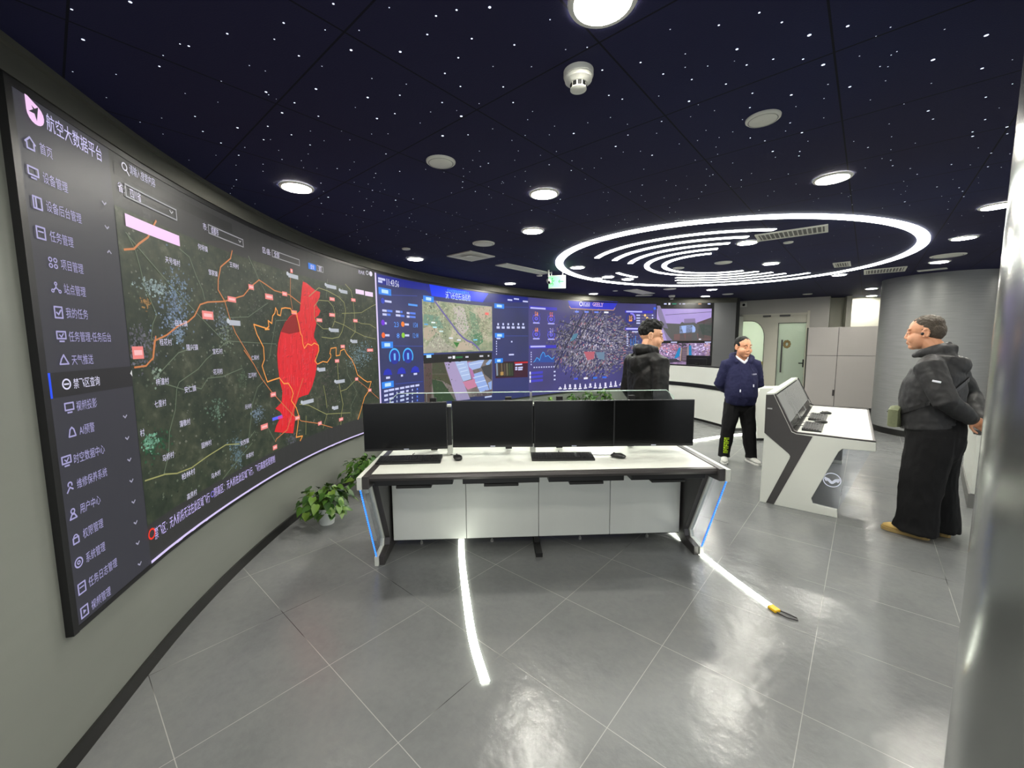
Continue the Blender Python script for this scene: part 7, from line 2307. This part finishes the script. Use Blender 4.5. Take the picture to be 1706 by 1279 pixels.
# bpy text lies in XY facing +Z: stand it up facing -Y
UP = Matrix.Rotation(pi / 2, 4, 'X')
bm = new()
for i in range(9):
    for z0, z1 in ((1.158, 1.163), (1.168, 1.173)) if i % 2 else ((1.158, 1.173),):
        box(bm, (.075 + i * .0085, -.30, z0), (.075 + i * .0085 + .0062, -.298, z1))
o = obj('chest_print', bm, M['whiteprint'], coatA)
stick(o, coatA)
bm = new()
for i in range(7):
    z = .125 + i * .031
    for x0, x1, za, zb in (((-.185, -.172, 0, .024), (-.185, -.130, 0, .008), (-.185, -.130, .016, .024)), ((-.185, -.130, 0, .009), (-.165, -.150, 0, .025), (-.185, -.172, .012, .025)))[i % 2]:
        n_ = 6
        for j in range(n_):
            box(bm, (x0 + (x1 - x0) * j / n_, -.30, z + za), (x0 + (x1 - x0) * (j + 1) / n_, -.298, z + zb))
o = obj('leg_print', bm, M['lime'], trA)
stick(o, trA)
# ---- man in black jacket behind the desk
tB, KB, HB, coatB, trB = person(dict(
    label='man in a black hooded jacket with short spiky hair, seen from behind the desk', loc=(1.285, 3.86, 0), rz=radians(112), k=1.005,
    head=(0, -.045, 1.625), yaw=radians(-32), pitch=radians(8), hs=1.10, neck=1.08, wide=1.0, jowl=1.08, girth=(1.05, 1.05), skin=M['skin_c'], hairm=M['hair_black'],
    hair=[((0, .012, .085), (.082, .094, .060)), ((0, -.03, .108), (.060, .055, .030)), ((0, .045, .042), (.0775, .070, .066)), ((.060, .026, .042), (.0205, .046, .044)), ((-.060, .026, .042), (.0205, .046, .044))], seed=4.1, hamp=.013, hfreq=38,
    armL=((.188, .01, 1.385), (.235, .04, 1.11), (.19, -.12, .94)), armR=((-.188, .01, 1.385), (-.235, .04, 1.11), (-.20, -.14, .94)),
    handL=((-.5, -.7, -.1), (-.5, 0, -1), -1, .5), handR=((.5, -.7, -.1), (.5, 0, -1), 1, .5),
    legL=(.11, -.01, (.12, -.01)), legR=(-.11, -.01, (-.12, .0)),
    coat=[(0, 0, .82, .190, .150), (0, 0, .95, .196, .158), (0, -.01, 1.08, .198, .160), (0, 0, 1.22, .200, .152), (0, .01, 1.31, .205, .140), (0, .016, 1.40, .155, .105), (0, .018, 1.46, .098, .085), (0, .01, 1.52, .080, .080)], coat_name='jacket', coatm=M['jacket_black'], sleeve=.074,
    hood=[[(.05, -.10, 1.44, .022, .018), (.098, -.02, 1.495, .036, .022), (.084, .065, 1.505, .046, .028), (0, .105, 1.50, .056, .034), (-.084, .065, 1.505, .046, .028), (-.098, -.02, 1.495, .036, .022), (-.05, -.10, 1.44, .022, .018)], [(.14, .0, 1.44, .03, .022), (.125, .085, 1.415, .055, .028), (.06, .145, 1.375, .075, .030), (0, .155, 1.360, .080, .030), (-.06, .145, 1.375, .075, .030), (-.125, .085, 1.415, .055, .028), (-.14, .0, 1.44, .03, .022)]], fold=.0055,
    seat=[(0, 0, .80, .155, .115), (0, 0, .90, .165, .125), (0, 0, 1.0, .155, .12)], tr=(.098, .082, .076, .068), trm=M['trousers_black'], toe=radians(10), shoem=(M['jacket_black'], M['sneaker_sole'])))
# ---- older man on the right
tC, KC, HC, coatC, trC = person(dict(
    label='older man in a charcoal jacket and wide black trousers, hands clasped behind his back', loc=(3.353, 3.157, 0), rz=radians(-150), k=1.0,
    head=(0, -.115, 1.635), yaw=radians(10), pitch=radians(4), hs=1.08, neck=1.2, wide=1.03, jowl=1.15, girth=(1.15, 1.3), skin=M['skin_b'], hairm=M['hair_grey'],
    hair=[((0, .022, .060), (.0795, .088, .069)), ((0, .05, .012), (.0775, .068, .078)), ((.060, .022, .030), (.021, .046, .042)), ((-.060, .022, .030), (.021, .046, .042))], seed=7.7, hamp=.005, hfreq=70,
    armL=((.190, -.02, 1.375), (.258, .10, 1.13), (.09, .205, 1.00)), armR=((-.190, .0, 1.375), (-.26, .11, 1.13), (-.055, .235, .97)),
    handL=((-.75, .35, -.45), (.1, .75, -.5), 1, .75), handR=((.70, .25, -.35), (0, .8, .4), -1, .65),
    legL=(.108, -.02, (.108, -.05)), legR=(-.108, .0, (-.115, .02)),
    coat=[(0, -.02, .885, .222, .178), (0, -.03, .96, .225, .180), (0, -.04, 1.10, .226, .184), (0, -.03, 1.22, .225, .182), (0, -.01, 1.33, .215, .152), (0, 0, 1.405, .165, .115), (0, -.02, 1.47, .100, .090), (0, -.045, 1.53, .088, .088)], coat_name='jacket', coatm=M['jacket_grey'], sleeve=.078, cuff=.0,
    hood=[[(.04, -.15, 1.455, .020, .016), (.092, -.07, 1.485, .032, .018), (.082, .02, 1.50, .040, .022), (0, .058, 1.50, .046, .028), (-.082, .02, 1.50, .040, .022), (-.092, -.07, 1.485, .032, .018), (-.04, -.15, 1.455, .020, .016)], [(.13, -.02, 1.44, .024, .018), (.12, .065, 1.425, .040, .024), (.06, .118, 1.395, .058, .030), (0, .128, 1.38, .064, .032), (-.06, .118, 1.395, .058, .030), (-.12, .065, 1.425, .040, .024), (-.13, -.02, 1.44, .024, .018)]], fold=.0055,
    seat=[(0, .01, .74, .185, .165), (0, .0, .88, .195, .175), (0, 0, .96, .185, .165)], tr=(.135, .132, .128, .118), trm=M['trousers_black'], toe=radians(8), hem=.05, shoem=(M['tan'], M['tan_sole']), sole_h=.03))
bm = new()
ell(bm, (.080, -.002, -.006), (.009, .010, .011), seg=10, rings=8)
bmesh.ops.transform(bm, matrix=HC, verts=bm.verts)
obj('earbud', bm, M['black'], tC)
bm = new()
from mathutils.bvhtree import BVHTree
bv = BVHTree.FromPolygons([v.co.copy() for v in coatC.data.vertices], [tuple(p.vertices) for p in coatC.data.polygons])
h = bv.ray_cast(Vector((.8, .055, 1.275)), Vector((-1, 0, 0)))[0]
box(bm, (-.004, -.024, -.007), (.004, .024, .007), Matrix.Translation(h) @ Matrix.Rotation(radians(-12), 4, 'X'), bev=.002)
obj('sleeve_tag', bm, M['whiteprint'], coatC)
# sling bag worn in front, strap round the back
from mathutils.bvhtree import BVHTree
sb = thing('sling_bag', 'small olive green sling bag worn on the front of the older man', 'bag', (3.353, 3.157, 0), radians(-150))
bm = new()
prism(bm, [(-.105, .86), (.10, .88), (.11, 1.02), (.06, 1.05), (-.08, 1.04), (-.11, 1.0)], 'x', .035, .108, bev=.02)
bmesh.ops.transform(bm, matrix=Matrix.Translation((.10, -.13, .0)) @ Matrix.Rotation(radians(-90), 4, 'Z'), verts=bm.verts)
M['olive'] = grain(mat('olive_canvas', (.42, .44, .33), .75), 80, .2, .2)
obj('pouch', bm, M['olive'], sb, smooth=40)
bm = new()
prism(bm, [(-.09, .985), (.09, .995), (.09, 1.005), (-.09, .995)], 'x', .106, .112)
bmesh.ops.transform(bm, matrix=Matrix.Translation((.10, -.13, .0)) @ Matrix.Rotation(radians(-90), 4, 'Z'), verts=bm.verts)
obj('zip', bm, M['black'], sb)
bv = BVHTree.FromPolygons([v.co.copy() for v in coatC.data.vertices], [tuple(p.vertices) for p in coatC.data.polygons])
P = []
for i in range(49):
    a = 2 * pi * i / 48
    d = Vector((cos(a), sin(a), 0))
    z = 1.13 - .15 * cos(a - radians(-75))
    c = Vector((0, -.01, z))
    h = bv.ray_cast(c + d * .6, -d, .7)
    if h[0] is not None and (h[0] - c).length < .30:
        P.append(h[0] + d * .004)
bm = new()
rows = []
for i, p in enumerate(P):
    u = Vector((0, 0, .016))
    n = (p - Vector((0, -.01, p.z))).normalized() * .004
    rows.append([bm.verts.new(q) for q in (p - u, p + u, p + u + n, p - u + n)])
for a, c in zip(rows, rows[1:] + rows[:1]):
    for i in range(4):
        bm.faces.new((a[i], a[(i + 1) % 4], c[(i + 1) % 4], c[i]))
bmesh.ops.recalc_face_normals(bm, faces=bm.faces)
obj('strap', bm, M['black'], sb)
